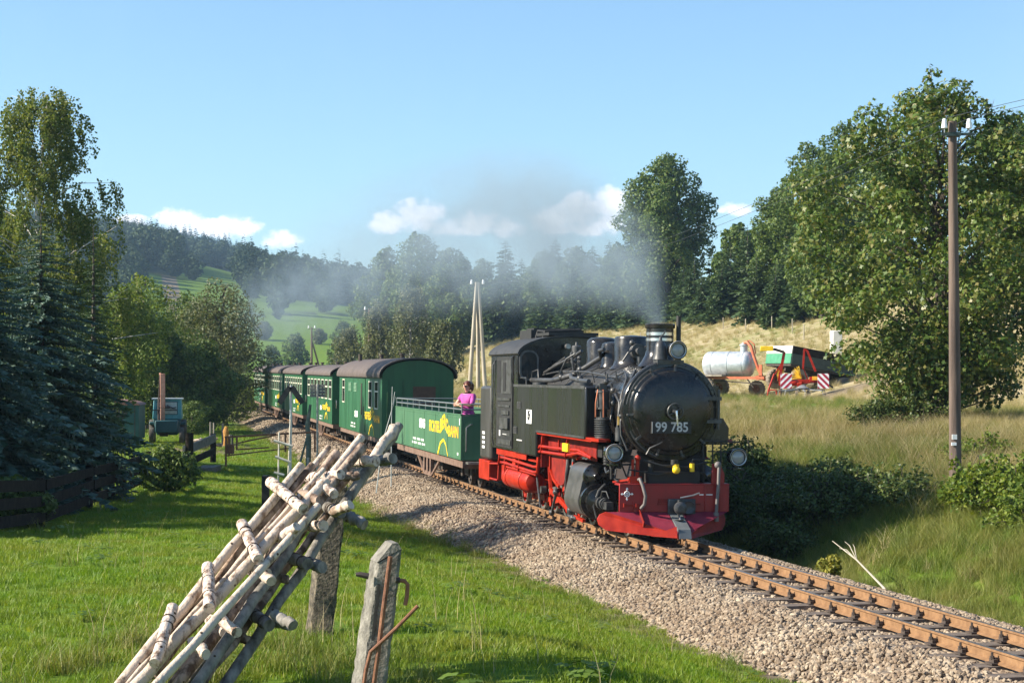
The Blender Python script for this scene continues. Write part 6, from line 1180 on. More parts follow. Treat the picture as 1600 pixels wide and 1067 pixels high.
    for i, (a, b) in enumerate((((588, 719), (614, 716)), ((538, 801), (570, 820)), ((478, 878), (504, 886)), ((424, 970), (453, 975)))): rel(T, 'rung', P3(*a, 12.35 - .4 * i), P3(*b, 12.2 - .4 * i), .036, .036, pole_grey, T, seed=70 + i, knots=2)
    for i, (a, b) in enumerate((((470, 790), (392, 905)), ((430, 905), (352, 1000)))): rel(T, 'brace', P3(*a, 12.1 - .4 * i), P3(*b, 11.9 - .4 * i), .014, .013, pole_brown, T, seed=80 + i, knots=0)
build_racks()
def concrete():
    m = bpy.data.materials.new('old_concrete'); nt, N, L, B = nodes(m); B.inputs['Roughness'].default_value = .9; tc = N.new('ShaderNodeTexCoord')
    n = N.new('ShaderNodeTexNoise'); n.inputs['Scale'].default_value = 14; n.inputs['Detail'].default_value = 9; n.inputs['Roughness'].default_value = .7; L.new(tc.outputs['Object'], n.inputs['Vector'])
    r = N.new('ShaderNodeValToRGB'); e = r.color_ramp.elements; e.new(.5); e.new(.62)
    for i, c in enumerate([(.06, .056, .048), (.14, .13, .11), (.22, .205, .175), (.36, .34, .30)]): e[i].position = (.32, .46, .6, .74)[i]; e[i].color = (*c, 1)
    L.new(n.outputs[0], r.inputs[0]); L.new(r.outputs[0], B.inputs['Base Color']); n2 = N.new('ShaderNodeTexNoise'); n2.inputs['Scale'].default_value = 60; n2.inputs['Detail'].default_value = 6; L.new(tc.outputs['Object'], n2.inputs['Vector'])
    b = N.new('ShaderNodeBump'); b.inputs['Strength'].default_value = .9; b.inputs['Distance'].default_value = .012; L.new(n2.outputs[0], b.inputs['Height']); L.new(b.outputs[0], B.inputs['Normal']); return m
CONC = concrete()
def rough_prism(name, poly, depth, m, par, jit=.006, cuts=14, seed=1):
    """a cast post with chipped, uneven edges: a swept section along its height"""
    rng = random.Random(seed); (bl, br, tr, tl) = poly; vs_ = []; fs = []; n = 8
    for i in range(cuts + 1):
        t = i / cuts; l = Vector(bl).lerp(Vector(tl), t); r = Vector(br).lerp(Vector(tr), t); c = .012; D = Vector((-.28 * depth, depth, 0)); x = (r - l).normalized()
        ring_ = [l + x * c, r - x * c, r + Vector((0, c, 0)), r + D - Vector((0, c, 0)), r - x * c + D, l + x * c + D, l + D - Vector((0, c, 0)), l + Vector((0, c, 0))]
        vs_ += [p + Vector([rng.uniform(-jit, jit) for _ in range(3)]) for p in ring_]
    for i in range(cuts):
        for j in range(n): fs.append((i * n + j, i * n + (j + 1) % n, (i + 1) * n + (j + 1) % n, (i + 1) * n + j))
    fs.append(tuple(range(n - 1, -1, -1))); fs.append(tuple(range(cuts * n, cuts * n + n))); mb = MB(); mb.add(vs_, fs); return mb.build(name, m, par, angle=25)
def build_posts():
    Y = 8.3; T = thing('concrete_post', 'broken concrete post with rusty reinforcing bars, nearest to the camera', 'post', tuple(P3(575, 1110, Y)))
    w = lambda u, v, y=Y: P3(u, v, y) - T.location
    rough_prism('shaft', (w(552, 1130), w(598, 1130), w(627, 858), w(589, 879)), .15, CONC, T, .004, 22, 3)
    mb = MB(); mb.add([w(589, 878.5), w(627, 857.5), w(622, 848), w(613, 849)] + [p + Vector((-.042, .15, 0)) for p in (w(589, 878.5), w(627, 857.5), w(622, 848), w(613, 849))], [(0, 1, 2, 3), (7, 6, 5, 4), (0, 4, 5, 1), (1, 5, 6, 2), (2, 6, 7, 3), (3, 7, 4, 0)]); mb.build('broken_top', CONC, T, smooth=False)
    mb = MB(); y2 = Y - .02; mb.tube([w(610, 869, y2), w(604, 915, y2), w(598, 960, y2), (w(592, 1010, y2)), w(584, 1068, y2), w(578, 1110, y2)], .0105, 8); mb.tube([w(653, 946, y2 - .03), w(622, 978, y2 - .03), w(592, 1006, y2 - .01), w(579, 1018, y2), w(572, 1045, y2), w(564, 1100, y2)], .0085, 8); mb.tube([w(620, 906), w(632, 907), w(637, 913), w(636, 930), w(633, 945)], .0095, 8); mb.build('reinforcing_bar', rust, T)
    mb = MB(); mb.tube([w(576, 900), w(562, 897), w(556, 897)], [.014, .012, .008], 8); mb.tube([w(619, 906), w(625, 906)], .014, 8); mb.build('iron_pin', M('dark_iron', (.03, .02, .018), .7), T)
    mb = MB(); mb.beam(w(592, 912, Y - .001), w(582, 1000, Y - .001), .012, .006, (0, 1, 0)); mb.build('groove', M('dark_groove', (.03, .028, .025), .9), T)
    Y = 13.1; T = thing('concrete_post', 'concrete post in the shade of the hay racks that lean on it', 'post', tuple(P3(515, 1000, Y))); w = lambda u, v, y=Y: P3(u, v, y) - T.location
    rough_prism('shaft', (w(482, 1010), w(518, 1010), w(543, 760), w(508, 760)), .16, M('shaded_speckled_concrete', (.035, .03, .022), .95, col2=(.17, .14, .10), scale=26, bump=.8, bscale=50, contrast=(.38, .62)), T, .005, 18, 5)  # brown speckle is the concrete's own, its darkness paints the racks' shade
build_posts()
def build_lawn_things():
    # dark fence under the spruces: posts, and each board its own piece
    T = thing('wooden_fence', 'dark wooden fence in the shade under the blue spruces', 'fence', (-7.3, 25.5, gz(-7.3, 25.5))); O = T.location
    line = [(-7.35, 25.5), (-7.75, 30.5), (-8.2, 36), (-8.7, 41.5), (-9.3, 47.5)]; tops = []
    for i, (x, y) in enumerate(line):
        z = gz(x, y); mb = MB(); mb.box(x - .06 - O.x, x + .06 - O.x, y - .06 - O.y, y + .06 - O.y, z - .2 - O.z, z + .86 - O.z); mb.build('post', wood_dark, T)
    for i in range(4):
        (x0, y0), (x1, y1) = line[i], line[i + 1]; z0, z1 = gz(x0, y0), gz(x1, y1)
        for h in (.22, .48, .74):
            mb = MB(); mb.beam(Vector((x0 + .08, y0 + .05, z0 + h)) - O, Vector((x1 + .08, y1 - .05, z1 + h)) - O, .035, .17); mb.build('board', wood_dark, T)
    # barrier by the yard: heavy planks between posts
    T = thing('plank_barrier', 'heavy grey plank barrier between two stout posts beside the yard', 'barrier', tuple(P3(333, 716, 62))); w = lambda u, v, y: P3(u, v, y) - T.location
    mb = MB(); mb.tube([w(333, 722, 62), w(333, 677, 62)], .10, 10); mb.build('post', wood_dark, T); mb = MB(); mb.tube([w(296, 740, 55), w(296, 676, 55)], .12, 10); mb.build('post', wood_dark, T)
    mb = MB(); mb.beam(w(287, 705, 54.8), w(336, 684, 61.8), .07, .26); mb.build('plank', pole_grey, T); mb = MB(); mb.beam(w(290, 724, 54.8), w(336, 704, 61.8), .07, .2); mb.build('plank', wood_dark, T)
    x, y = at(325, 57), 57; mb = MB(); mb.box(x - .28, x + .28, y - .8, y + .8, gz(x, y) - .05, gz(x, y) + .16); tag(mb.build('concrete_slab', CONC, bevel=.02), 'pale concrete slab lying in the grass before the barrier', 'slab')
    # rusty pipe gate
    Y = 57; T = thing('pipe_gate', 'rusty low pipe gate standing open across the lawn', 'gate', tuple(P3(355, 725, Y))); w = lambda u, v, y=Y: P3(u, v, y) - T.location
    for nm, a, b, r in (('top_rail', (351, 683), (432, 678), .028), ('top_rail', (435, 678), (492, 675), .030), ('back_rail', (372, 692), (434, 679), .022), ('bottom_rail', (372, 702), (420, 699), .022), ('bottom_rail', (352, 712), (452, 700), .02)):
        mb = MB(); mb.cyl(w(*a), w(*b), r, 8); mb.build(nm, rust, T)
    for u, v0, v1 in ((353, 728, 682), (358, 712, 683), (370, 703, 682), (446, 706, 678), (492, 706, 675)): mb = MB(); mb.cyl(w(u, v0), w(u, v1), .030, 8); mb.build('post', rust, T)
    mb = MB(); mb.box(*[f for p in zip(w(352, 709), w(364, 694) + Vector((0, .3, 0))) for f in sorted(p)]); mb.build('lock_box', rust, T)
    # little ladder of white sticks
    Y = 30; T = thing('stick_ladder', 'small ladder of thin white birch sticks standing behind the hay racks', 'ladder', tuple(P3(443, 800, Y))); w = lambda u, v, y=Y: P3(u, v, y) - T.location
    ws = M('white_stick', (.42, .38, .30), .8, col2=(.66, .62, .54), scale=8)
    for a, b in (((436, 675), (434, 800)), ((454, 655), (448, 800))): mb = MB(); mb.tube([w(*a), w(*b)], [.012, .016], 8); mb.build('stile', ws, T)
    for a, b in (((428, 688), (457, 697)), ((430, 713), (454, 722)), ((428, 738), (444, 742))): mb = MB(); mb.tube([w(a[0], a[1], Y - .03), w(b[0], b[1], Y - .03)], .02, 8); mb.build('rung', ws, T)
    # white pole with the two black boards
    Y = 52; x = at(455, Y); z0 = gz(x, Y); T = thing('marker_pole', 'thin white pole topped by two black boards sloping like a roof', 'marker', (x, Y, z0)); top = EYE - (602 - HZ) * Y / F_PX - z0
    mb = MB(); mb.tube([(-.04, 0, -.2), (0, 0, top)], [.045, .035], 10); mb.build('pole', M('grey_white_pole', (.50, .50, .48), .6), T); bb = M('black_board', (.012, .012, .012), .6)
    for s in (-1, 1): mb = MB(); mb.beam((s * .02, -.07, top - .04), (s * .33, -.07, top - .50), .15, .05, (0, 1, 0)); mb.v = [(v[0], v[1], v[2]) for v in mb.v]; mb.build('board', bb, T)
    Y = 60; x = at(496, Y); z0 = gz(x, Y) - .1; T = thing('trackside_sign', 'back of a weathered slatted sign on a pale post beside the coaches', 'sign', (x, Y, z0)); top = EYE - (600 - HZ) * Y / F_PX - z0
    mb = MB(); mb.tube([(0, 0, -.2), (0, 0, top)], .035, 8); mb.build('post', ws, T)
    for k in range(4): mb = MB(); mb.box(-.24, .24, .02, .05, top - .42 + .105 * k, top - .33 + .105 * k); mb.build('slat', wood_grey, T)
    Y = 58; x = at(481, Y); z0 = gz(x, Y) - .1; T = thing('forked_post', 'old grey forked post with a leaning strut beside the coaches', 'post', (x, Y, z0))
    mb = MB(); mb.tube([(.0, 0, -.1), (.03, 0, 1.3), (-.02, .02, 1.7), (.08, 0, 2.35)], [.09, .08, .075, .04], 9); mb.build('post', M('mossy_wood', (.09, .12, .08), .9, col2=(.22, .25, .2), scale=6, bump=.4), T); mb = MB(); mb.tube([(-.25, 0, .5), (.05, 0, 1.6)], .035, 7); mb.build('strut', MATS['mossy_wood'], T); mb = MB(); mb.tube([(.02, -.1, -.1), (.02, -.1, .7)], .04, 8); mb.build('stake', ws, T)
    Y = 39; x = at(415, Y); z0 = gz(x, Y); mb = MB(); mb.box(x - .075, x + .075, Y - .075, Y + .075, z0 - .2, z0 + .72); tag(mb.build('tarred_post', M('tarred_wood', (.008, .008, .008), .7), bevel=.01), 'short black tarred post on the lawn left of the hay racks', 'post')
    for i, (u, v, Y, h, r, m_, lb) in enumerate([(329, 664, 84, .85, .05, wood_grey, 'leftmost of the thin grey fence posts at the end of the lawn'), (334, 664, 83, .85, .04, wood_grey, 'thin grey fence post beside the leftmost one'), (348, 662, 80, .9, .05, wood_grey, 'grey fence post left of the orange brown stump'), (357, 672, 72, .75, .05, wood_grey, 'leaning grey post between the stump and the black post'), (363, 675, 71, .8, .05, M('tarred_wood', (.008, .008, .008), .7), 'black fence post nearest to the gate')]):
        x = at(u, Y); z0 = gz(x, Y); mb = MB(); mb.tube([(x, Y, z0 - .2), (x + .03 * (i == 3) * 2, Y, z0 + h)], [r, r * .85], 8); tag(mb.build('fence_post', m_), lb, 'fence post', 'old posts at the end of the lawn')
    x, Y = at(353, 79), 79; z0 = gz(x, Y); mb = MB(); mb.tube([(x, Y, z0 - .1), (x + .02, Y, z0 + .3), (x - .01, Y, z0 + .62), (x + .02, Y, z0 + .82)], [.14, .12, .13, .06], 9); tag(mb.build('rotten_stump', M('orange_rotten_wood', (.30, .14, .03), .9, col2=(.5, .26, .06), scale=8, bump=.5)), 'upright orange brown rotten stump among the fence posts', 'stump')
    T = thing('log_pile', 'small heap of split firewood on the bare ground by the yard', 'log pile', (at(318, 74), 74, gz(at(318, 74), 74))); rng = random.Random(4)
    for k in range(16):
        p = Vector((rng.uniform(-.55, .55), rng.uniform(-.5, .5), .06 + .10 * (k % 4) * (1 if k > 5 else .3))); d = Vector((rng.uniform(-.3, .3), rng.uniform(-.15, .15), rng.uniform(-.06, .06))); mb = MB(); mb.tube([p - d, p + d], .055, 6); mb.build('firewood', pole_light if k % 3 else pole_brown, T)
    # thin bare twigs in front of the van
    mb = MB(); Y = 24
    for pts in (((613, 604), (612, 640), (611, 760)), ((618, 620), (608, 655), (597, 694), (588, 770)), ((617, 612), (614, 632))): mb.tube([P3(u, v, Y) for u, v in pts], [.004, .006, .007, .009][:len(pts)], 5)
    tag(mb.build('bare_twig', M('grey_twig', (.30, .31, .30), .8)), 'thin bare grey twig standing up in front of the van end', 'twig')
build_lawn_things()
def build_tractor():
    teal = M('faded_teal_paint', (.05, .22, .26), .5, col2=(.10, .32, .36), scale=5); teal_d = M('dark_teal_paint', (.012, .06, .07), .5); boomm = M('faded_red_boom', (.36, .15, .09), .65, col2=(.52, .27, .18), scale=6)
    Y = 80; x = at(262, Y); T = thing('loader_tractor', 'old teal loader tractor with its faded red boom raised upright', 'tractor', (x, Y, gz(x, Y)), R(8)); T.scale = (.86,) * 3
    mb = MB(); mb.prism([(-.72, 1.20), (.72, 1.20), (.68, 2.18), (-.66, 2.18)], -.6, .7, 'xz'); c_ = mb.build('cab', teal, T, bevel=.03)
    mb = MB(); mb.box(-.76, .76, -.68, .78, 2.18, 2.24); mb.build('roof', M('pale_cab_roof', (.4, .44, .44), .5), c_)
    mb = MB(); mb.box(-.52, .52, -.625, -.602, 1.42, 2.08); w_ = mb.build('window', teal_d, c_); mb = MB(); mb.box(-.48, .48, -.632, -.626, 1.46, 2.04); mb.build('pane', M('dusty_glass', (.30, .36, .36), .3, col2=(.45, .5, .5)), w_)
    mb = MB(); mb.box(-.55, .55, -1.5, -.6, .55, 1.15); mb.prism([(-.5, .4), (.5, .4), (.7, 1.2), (-.7, 1.2)], -.6, .8, 'xz'); mb.box(-.9, -.55, -.2, .5, .9, 1.05); mb.box(.55, .9, -.2, .5, .9, 1.05); mb.build('chassis', teal_d, T, bevel=.04)
    for sx in (-1, 1):
        for y, r, w in ((.45, .58, .3), (-1.15, .40, .22)):
            mb = MB(); mb.lathe([(r * .55, 0), (r * .95, 0), (r, .05), (r, w - .05), (r * .95, w), (r * .55, w)], (sx * .62, y, r), (sx, 0, 0), 24, False, False); wl = mb.build('wheel', rubber, T); mb = MB(); mb.lathe([(r * .56, 0), (r * .56, w * .8), (r * .3, w * .7), (.03, w * .7)], (sx * .62, y, r), (sx, 0, 0), 18, True, False); mb.build('rim', M('pale_rim', (.45, .40, .30), .6), wl)
    mb = MB(); mb.beam((-.22, -.80, .55), (-.20, -.85, 1.85), .20, .22); mb.beam((-.20, -.85, 1.75), (-.22, -.72, 3.45), .24, .24); mb.beam((-.24, -.74, 3.1), (-.34, -.72, 3.5), .10, .1); b_ = mb.build('boom', boomm, T, bevel=.02); mb = MB(); mb.cyl((-.42, -.86, .7), (-.40, -.80, 2.3), .045, 8); mb.cyl((-.40, -.80, 2.2), (-.36, -.76, 3.4), .025, 8); mb.cyl((-.38, -.88, 1.8), (.15, -.88, 1.8), .06, 8); mb.tube([(.0, -.8, 1.9), (.3, -.75, 1.75), (.45, -.7, 1.8)], .02, 6); mb.build('hydraulic_ram', dark_m, b_)
    mb = MB(); mb.beam((-.7, -.85, 1.65), (.5, -.85, 1.65), .05, .05); mb.beam((-.1, -.7, 1.75), (.45, -.65, 1.72), .03, .03); mb.box(-.35, .05, -1.0, -.7, .35, .7); mb.build('boom_mount', dark_m, T)
    x = at(196, 77); hut = M('dark_green_hut', (.012, .07, .06), .6, col2=(.02, .09, .08), scale=3)
    T = thing('site_trailer', 'dark green site trailer half hidden behind the spruces, left of the tractor', 'trailer', (x, 77, gz(x, 77)), R(4)); mb = MB(); mb.box(-1.6, .68, -1, 1, .35, 1.75); b_ = mb.build('body', hut, T, bevel=.02); k = 10; mb = MB(); o_ = [(-.46 + 1.2 * math.cos(t), 1.74 + .22 * math.sin(t)) for t in np.linspace(0, math.pi, k)]; mb.prism(o_, -1.08, 1.08, 'xz'); mb.build('roof', M('brown_trailer_roof', (.16, .08, .06), .7), T)
    mb = MB(); mb.box(-.9, .2, -1.02, -1.0, 1.25, 1.6); mb.build('window', glass_m, b_); mb = MB()
    for sx in (-1.1, .3): mb.lathe([(.05, 0), (.34, 0), (.34, .18), (.05, .18)], (sx, -.9, .34), (0, 1, 0), 16)
    mb.build('wheel', rubber, T); mb = MB()
    for i in range(5): mb.box(-1.5 + .5 * i, -1.47 + .5 * i, -1.012, -1.0, .4, 1.7)
    mb.build('cladding_joint', dark_m, b_)
build_tractor()
def tyre(par, c, r, w, axis=(0, 1, 0), rim=None):
    mb = MB(); a = Vector(axis); p = Vector(c) - a * w / 2; mb.lathe([(r * .5, 0), (r * .93, 0), (r, w * .15), (r, w * .85), (r * .93, w), (r * .5, w)], p, axis, 26, False, False)
    for k in range(18):
        t = 6.283 * k / 18; a1 = a.cross(Vector((0, 0, 1))); d = a1 * math.cos(t) + Vector((0, 0, 1)) * math.sin(t); mb.beam(Vector(c) + d * r - a * w * .42, Vector(c) + d * r + a * w * .42, .05, .03, d)
    o = mb.build('wheel', M('dusty_tyre', (.16, .13, .10), .9, col2=(.26, .21, .16), scale=6), par); mb = MB(); mb.lathe([(r * .52, w * .1), (r * .48, w * .25), (r * .2, w * .3), (.04, w * .2)], p, axis, 18, False, True); mb.lathe([(r * .52, w * .9), (r * .2, w * .75), (.04, w * .75)], p, axis, 18, False, True); mb.build('rim', rim or rust, o); return o
def build_machines():
    # slurry tanker
    galv = M('galvanised_steel', (.38, .42, .46), .45, .35, col2=(.58, .62, .66), scale=4, rvar=.1); oran = M('orange_red_paint', (.45, .10, .04), .55, col2=(.55, .17, .08), scale=6); deck = M('bleached_boards', (.25, .21, .17), .85, col2=(.42, .37, .31), scale=5)
    Y = 86; x = at(1145, Y); T = thing('slurry_tanker', 'galvanised slurry tanker trailer with an orange suction arm on the field', 'tanker', (x, Y, gz(x, Y)), R(-28))
    mb = MB(); mb.lathe([(.05, -.20), (.30, -.16), (.50, -.06), (.585, .05), (.60, .16), (.60, 1.95), (.585, 2.05), (.50, 2.16), (.30, 2.26), (.05, 2.30)], (-1.25, 0, 1.52), (1, 0, 0), 40)
    for h in (-.9, -.1, .62): mb.ring((h, 0, 1.52), (1, 0, 0), .603, .012, 40, 6)
    tk = mb.build('tank', galv, T); mb = MB(); mb.cyl((.55, 0, 2.0), (.55, 0, 2.38), .17, 20); mb.lathe([(.21, 0), (.21, .05), (.12, .1), (.05, .16)], (.55, 0, 2.38), (0, 0, 1), 20); mb.build('filler_dome', galv, tk)
    mb = MB(); mb.tube([(.6, -.08, 2.5), (.75, -.12, 2.55), (.95, -.16, 2.35), (1.1, -.18, 1.9), (1.3, -.2, 1.35), (1.5, -.2, 1.0)], .075, 12); mb.tube([(.55, .05, 2.52), (.8, .05, 2.62), (1.05, .0, 2.45), (1.12, 0, 2.0)], .03, 8); mb.build('suction_arm', oran, T)
    mb = MB(); mb.box(-1.9, 1.75, -.62, -.50, .84, .96); mb.box(-1.9, 1.75, .50, .62, .84, .96); mb.box(1.35, 1.5, -.6, .6, .80, 1.0); mb.beam((1.5, -.5, .9), (2.3, 0, .55), .10, .1); mb.beam((1.5, .5, .9), (2.3, 0, .55), .10, .1); mb.box(1.4, 1.55, -.35, -.25, .95, 1.5); mb.beam((2.3, 0, .6), (2.3, 0, 0.02), .07, .07); mb.build('frame', oran, T)
    mb = MB(); mb.box(-2.2, -.2, -.9, .9, .97, 1.04); mb.box(-2.2, -2.1, -.9, .9, .97, 1.25); mb.build('deck_boards', deck, T); mb = MB(); mb.beam((-1.2, -.6, .82), (1.6, -.5, .62), .05, .05); mb.beam((.9, -.5, .85), (1.2, -.5, .45), .05, .05); mb.beam((-1.0, -.9, .45), (-1.0, .9, .45), .09, .09); mb.build('axle_and_rods', dark_m, T)
    for y in (-.85, .85): tyre(T, (-1.0, y, .45), .45, .30)
    tyre(T, (.9, .75, .38), .38, .22)
    # green and white tipping trailer
    gr = M('trailer_green', (.03, .20, .10), .55, col2=(.06, .27, .15), scale=4); wt = M('trailer_white', (.62, .60, .54), .6, col2=(.74, .72, .66), scale=5)
    Y = 84; x = at(1262, Y); T = thing('tipping_trailer', 'farm trailer with green and white boards standing behind the hay tedder', 'trailer', (x, Y, gz(x, Y) - .1), R(25)); T.rotation_euler = (0, R(9), R(25))
    mb = MB(); mb.box(-1.75, 1.75, -1.0, 1.0, .95, 1.05); mb.build('bed', dark_m, T)
    for i, (z0, z1, m_) in enumerate(((1.055, 1.50, gr), (1.505, 1.85, wt))):
        for nm, b in (('front_board', (-1.80, -1.75, -1.02, 1.02)), ('tail_board', (1.75, 1.80, -1.02, 1.02)), ('side_board', (-1.75, 1.75, 1.0, 1.05))): mb = MB(); mb.box(*b, z0, z1); mb.build(nm, m_, T, bevel=.01)
        mb = MB(); mb.box(-1.75, 1.75, -1.05, -1.0, z0, z1); mb.build('side_board', M('shaded_dark_board', (.035, .05, .04), .7) if i == 0 else wood_dark, T)  # camera-side boards coloured dark to paint their unlit face
    mb = MB(); mb.box(-1.6, 1.6, -.4, -.3, .75, .95); mb.box(-1.6, 1.6, .3, .4, .75, .95); mb.beam((1.2, -.9, .42), (1.2, .9, .42), .09, .09); mb.beam((-1.2, -.9, .42), (-1.2, .9, .42), .09, .09); mb.beam((1.75, 0, .7), (3.0, 0, .5), .1, .1); mb.beam((2.9, 0, .5), (2.9, 0, 0), .07, .07); mb.build('frame', dark_m, T)
    for sx in (-1.2, 1.2):
        for y in (-.95, .95): tyre(T, (sx, y, .44), .44, .28)
    x2 = at(1308, 96); mb = MB(); mb.box(x2 - .3, x2 + .2, 95.6, 96.5, gz(x2, 96) - .1, gz(x2, 96) + 1.35); tag(mb.build('feed_bin', wt, bevel=.04), 'white feed bin showing between the maple leaves', 'bin')
    # hay tedder: red frame folded up, striped boards, spider rotors, yellow tines
    yt = M('yellow_tines', (.72, .46, .03), .5); rw = M('board_red', (.34, .015, .04), .5); ww = M('board_white', (.72, .72, .74), .5)
    Y = 80; x = at(1252, Y); T = thing('hay_tedder', 'red hay tedder with folded arms and two red and white striped boards', 'hay tedder', (x, Y, gz(x, Y)), R(-6))
    mb = MB(); mb.beam((-.95, 0, .62), (.95, .1, .78), .16, .18); mb.beam((-.1, -.5, .55), (0, .5, .7), .2, .2); mb.sphere((-.35, -.15, .66), (.26, .2, .14), 14, 8); mb.box(.35, .95, -.08, .15, .70, .92); mb.box(-.85, -.4, -.1, .15, .60, .82); mb.build('frame', red, T, bevel=.015)
    mb = MB(); mb.beam((-.95, .1, .75), (-.72, .1, 2.0), .11, .12); mb.beam((-.72, .1, 1.7), (-1.15, .1, 1.0), .035, .05); mb.beam((-1.15, .1, 1.05), (-1.42, -.1, .30), .05, .06); mb.tube([(-1.45, -.1, .10), (-1.42, -.1, .28), (-1.30, -.1, .36), (-1.08, -.1, .34), (-1.05, -.1, .15)], .03, 8); mb.build('folded_arm', red, T); mb = MB(); mb.beam((.08, .2, 1.25), (.14, .2, 2.12), .08, .08); mb.beam((.14, .2, 2.12), (.26, .2, 2.05), .07, .07); mb.beam((.26, .2, 2.05), (.62, .2, 1.15), .08, .09); mb.beam((.1, .2, 1.3), (.3, .2, .75), .04, .04); mb.build('folded_arm', red, T)
    mb = MB(); mb.beam((-.72, .05, 1.98), (-1.18, .05, 2.12), .10, .12); mb.beam((-1.18, .05, 2.12), (-1.22, .05, 2.12), .1, .1); mb.build('dark_arm', dark_m, T); mb = MB(); mb.box(-1.75, -1.2, -.1, .15, 2.03, 2.24); mb.build('yellow_case', yellow, T, bevel=.02)
    for sx, tilt in ((-.66, 1), (.92, -1)):
        mb = MB(); mb.box(sx - .24, sx + .24, -.32, -.28, .42, 1.06); b_ = mb.build('warning_board', ww, T); mb = MB()
        for k in range(-2, 4):
            c = .42 + .27 * k
            P = [(sx - .24, c - tilt * .24), (sx + .24, c + tilt * .24), (sx + .24, c + tilt * .24 + .135), (sx - .24, c - tilt * .24 + .135)]
            for lim, up_ in ((.422, 1), (1.058, -1)):      # clip the stripe to the board
                Q = []
                for (a0, b0), (a1, b1) in zip(P, P[1:] + P[:1]):
                    if (b0 - lim) * up_ >= 0: Q.append((a0, b0))
                    if (b0 - lim) * (b1 - lim) < 0: f = (lim - b0) / (b1 - b0); Q.append((a0 + f * (a1 - a0), lim))
                P = Q
            if len(P) >= 3: mb.prism(P, -.326, -.321, 'xz')
        mb.build('stripe', rw, b_, smooth=False)
    mb = MB(); mb.box(-.78, -.48, -.14, -.10, .62, .80); mb.box(.46, .72, -.12, -.08, .78, .94); mb.build('reflector', M('amber', (.75, .36, .02), .4), T)
    mb = MB(); rng = random.Random(3)
    for k in range(26): a = rng.uniform(-.1, 1.4); mb.tube([(.02, .12, .85), (.02 - .55 * math.cos(a) * rng.uniform(.7, 1), .12 + rng.uniform(-.1, .1), .85 + .55 * math.sin(a))], .010, 4)
    for k in range(10): mb.tube([(-1.0 + .02 * k, .1, .75), (-1.05 + .035 * k, .1, 1.25)], .010, 4)
    mb.build('tines', yt, T)
    mb = MB(); mb.lathe([(.05, 0), (.26, .02), (.3, .06), (.16, .14), (.06, .2)], (.02, -.45, .38), (0, 0, 1), 20)
    for k in range(7):
        a = 6.283 * k / 7 + .3; mb.beam((.02, -.45, .40), (.02 + 1.0 * math.cos(a), -.45 + .75 * math.sin(a), .34 + .02 * math.sin(a)), .07, .04); mb.tube([(.02 + 1.0 * math.cos(a), -.45 + .75 * math.sin(a), .34), (.02 + 1.05 * math.cos(a), -.45 + .8 * math.sin(a), .12)], .012, 5)
    mb.cyl((-.1, -.45, .3), (-.1, -.45, .5), .05, 8); mb.build('rotor', M('grey_rotor', (.14, .15, .16), .5, col2=(.26, .27, .28), scale=8), T)
    for dx in (-.22, .26): tyre(T, (dx, -.45, .16), .16, .12, (1, 0, 0), dark_m)
    mb = MB(); mb.beam((-.86, -.35, .42), (-.88, -.35, .02), .07, .07); mb.box(-1.0, -.78, -.42, -.28, .0, .04); mb.beam((1.0, 0, .75), (1.35, .1, .45), .06, .06); mb.build('stand', dark_m, T)
build_machines()
# ------------------------------------------------------------------ telegraph line
pole_m = M('telegraph_pole_wood', (.065, .046, .038), .88, col2=(.185, .135, .108), scale=6, bump=.5, bscale=16, stretch=(1, 1, .08)); pole_p = M('pale_pole_wood', (.30, .26, .19), .8, col2=(.48, .43, .34), scale=5, stretch=(1, 1, .1)); porc = M('white_porcelain', (.80, .80, .80), .2)
def insulator(par, c, s=1):
    mb = MB(); mb.lathe([(.045, 0), (.058, .01), (.055, .06), (.046, .12), (.048, .13), (.040, .15), (.040, .175), (.025, .19)], c, (0, 0, 1), 18); [setattr(mb, 'v', [(c[0] + (a - c[0]) * s, c[1] + (b - c[1]) * s, c[2] + (d - c[2]) * s) for a, b, d in mb.v])]; o = mb.build('insulator', porc, par); mb = MB(); mb.cyl((c[0], c[1], c[2] - .1 * s), (c[0], c[1], c[2] + .02), .010 * s, 6); mb.build('pin', steel, o)
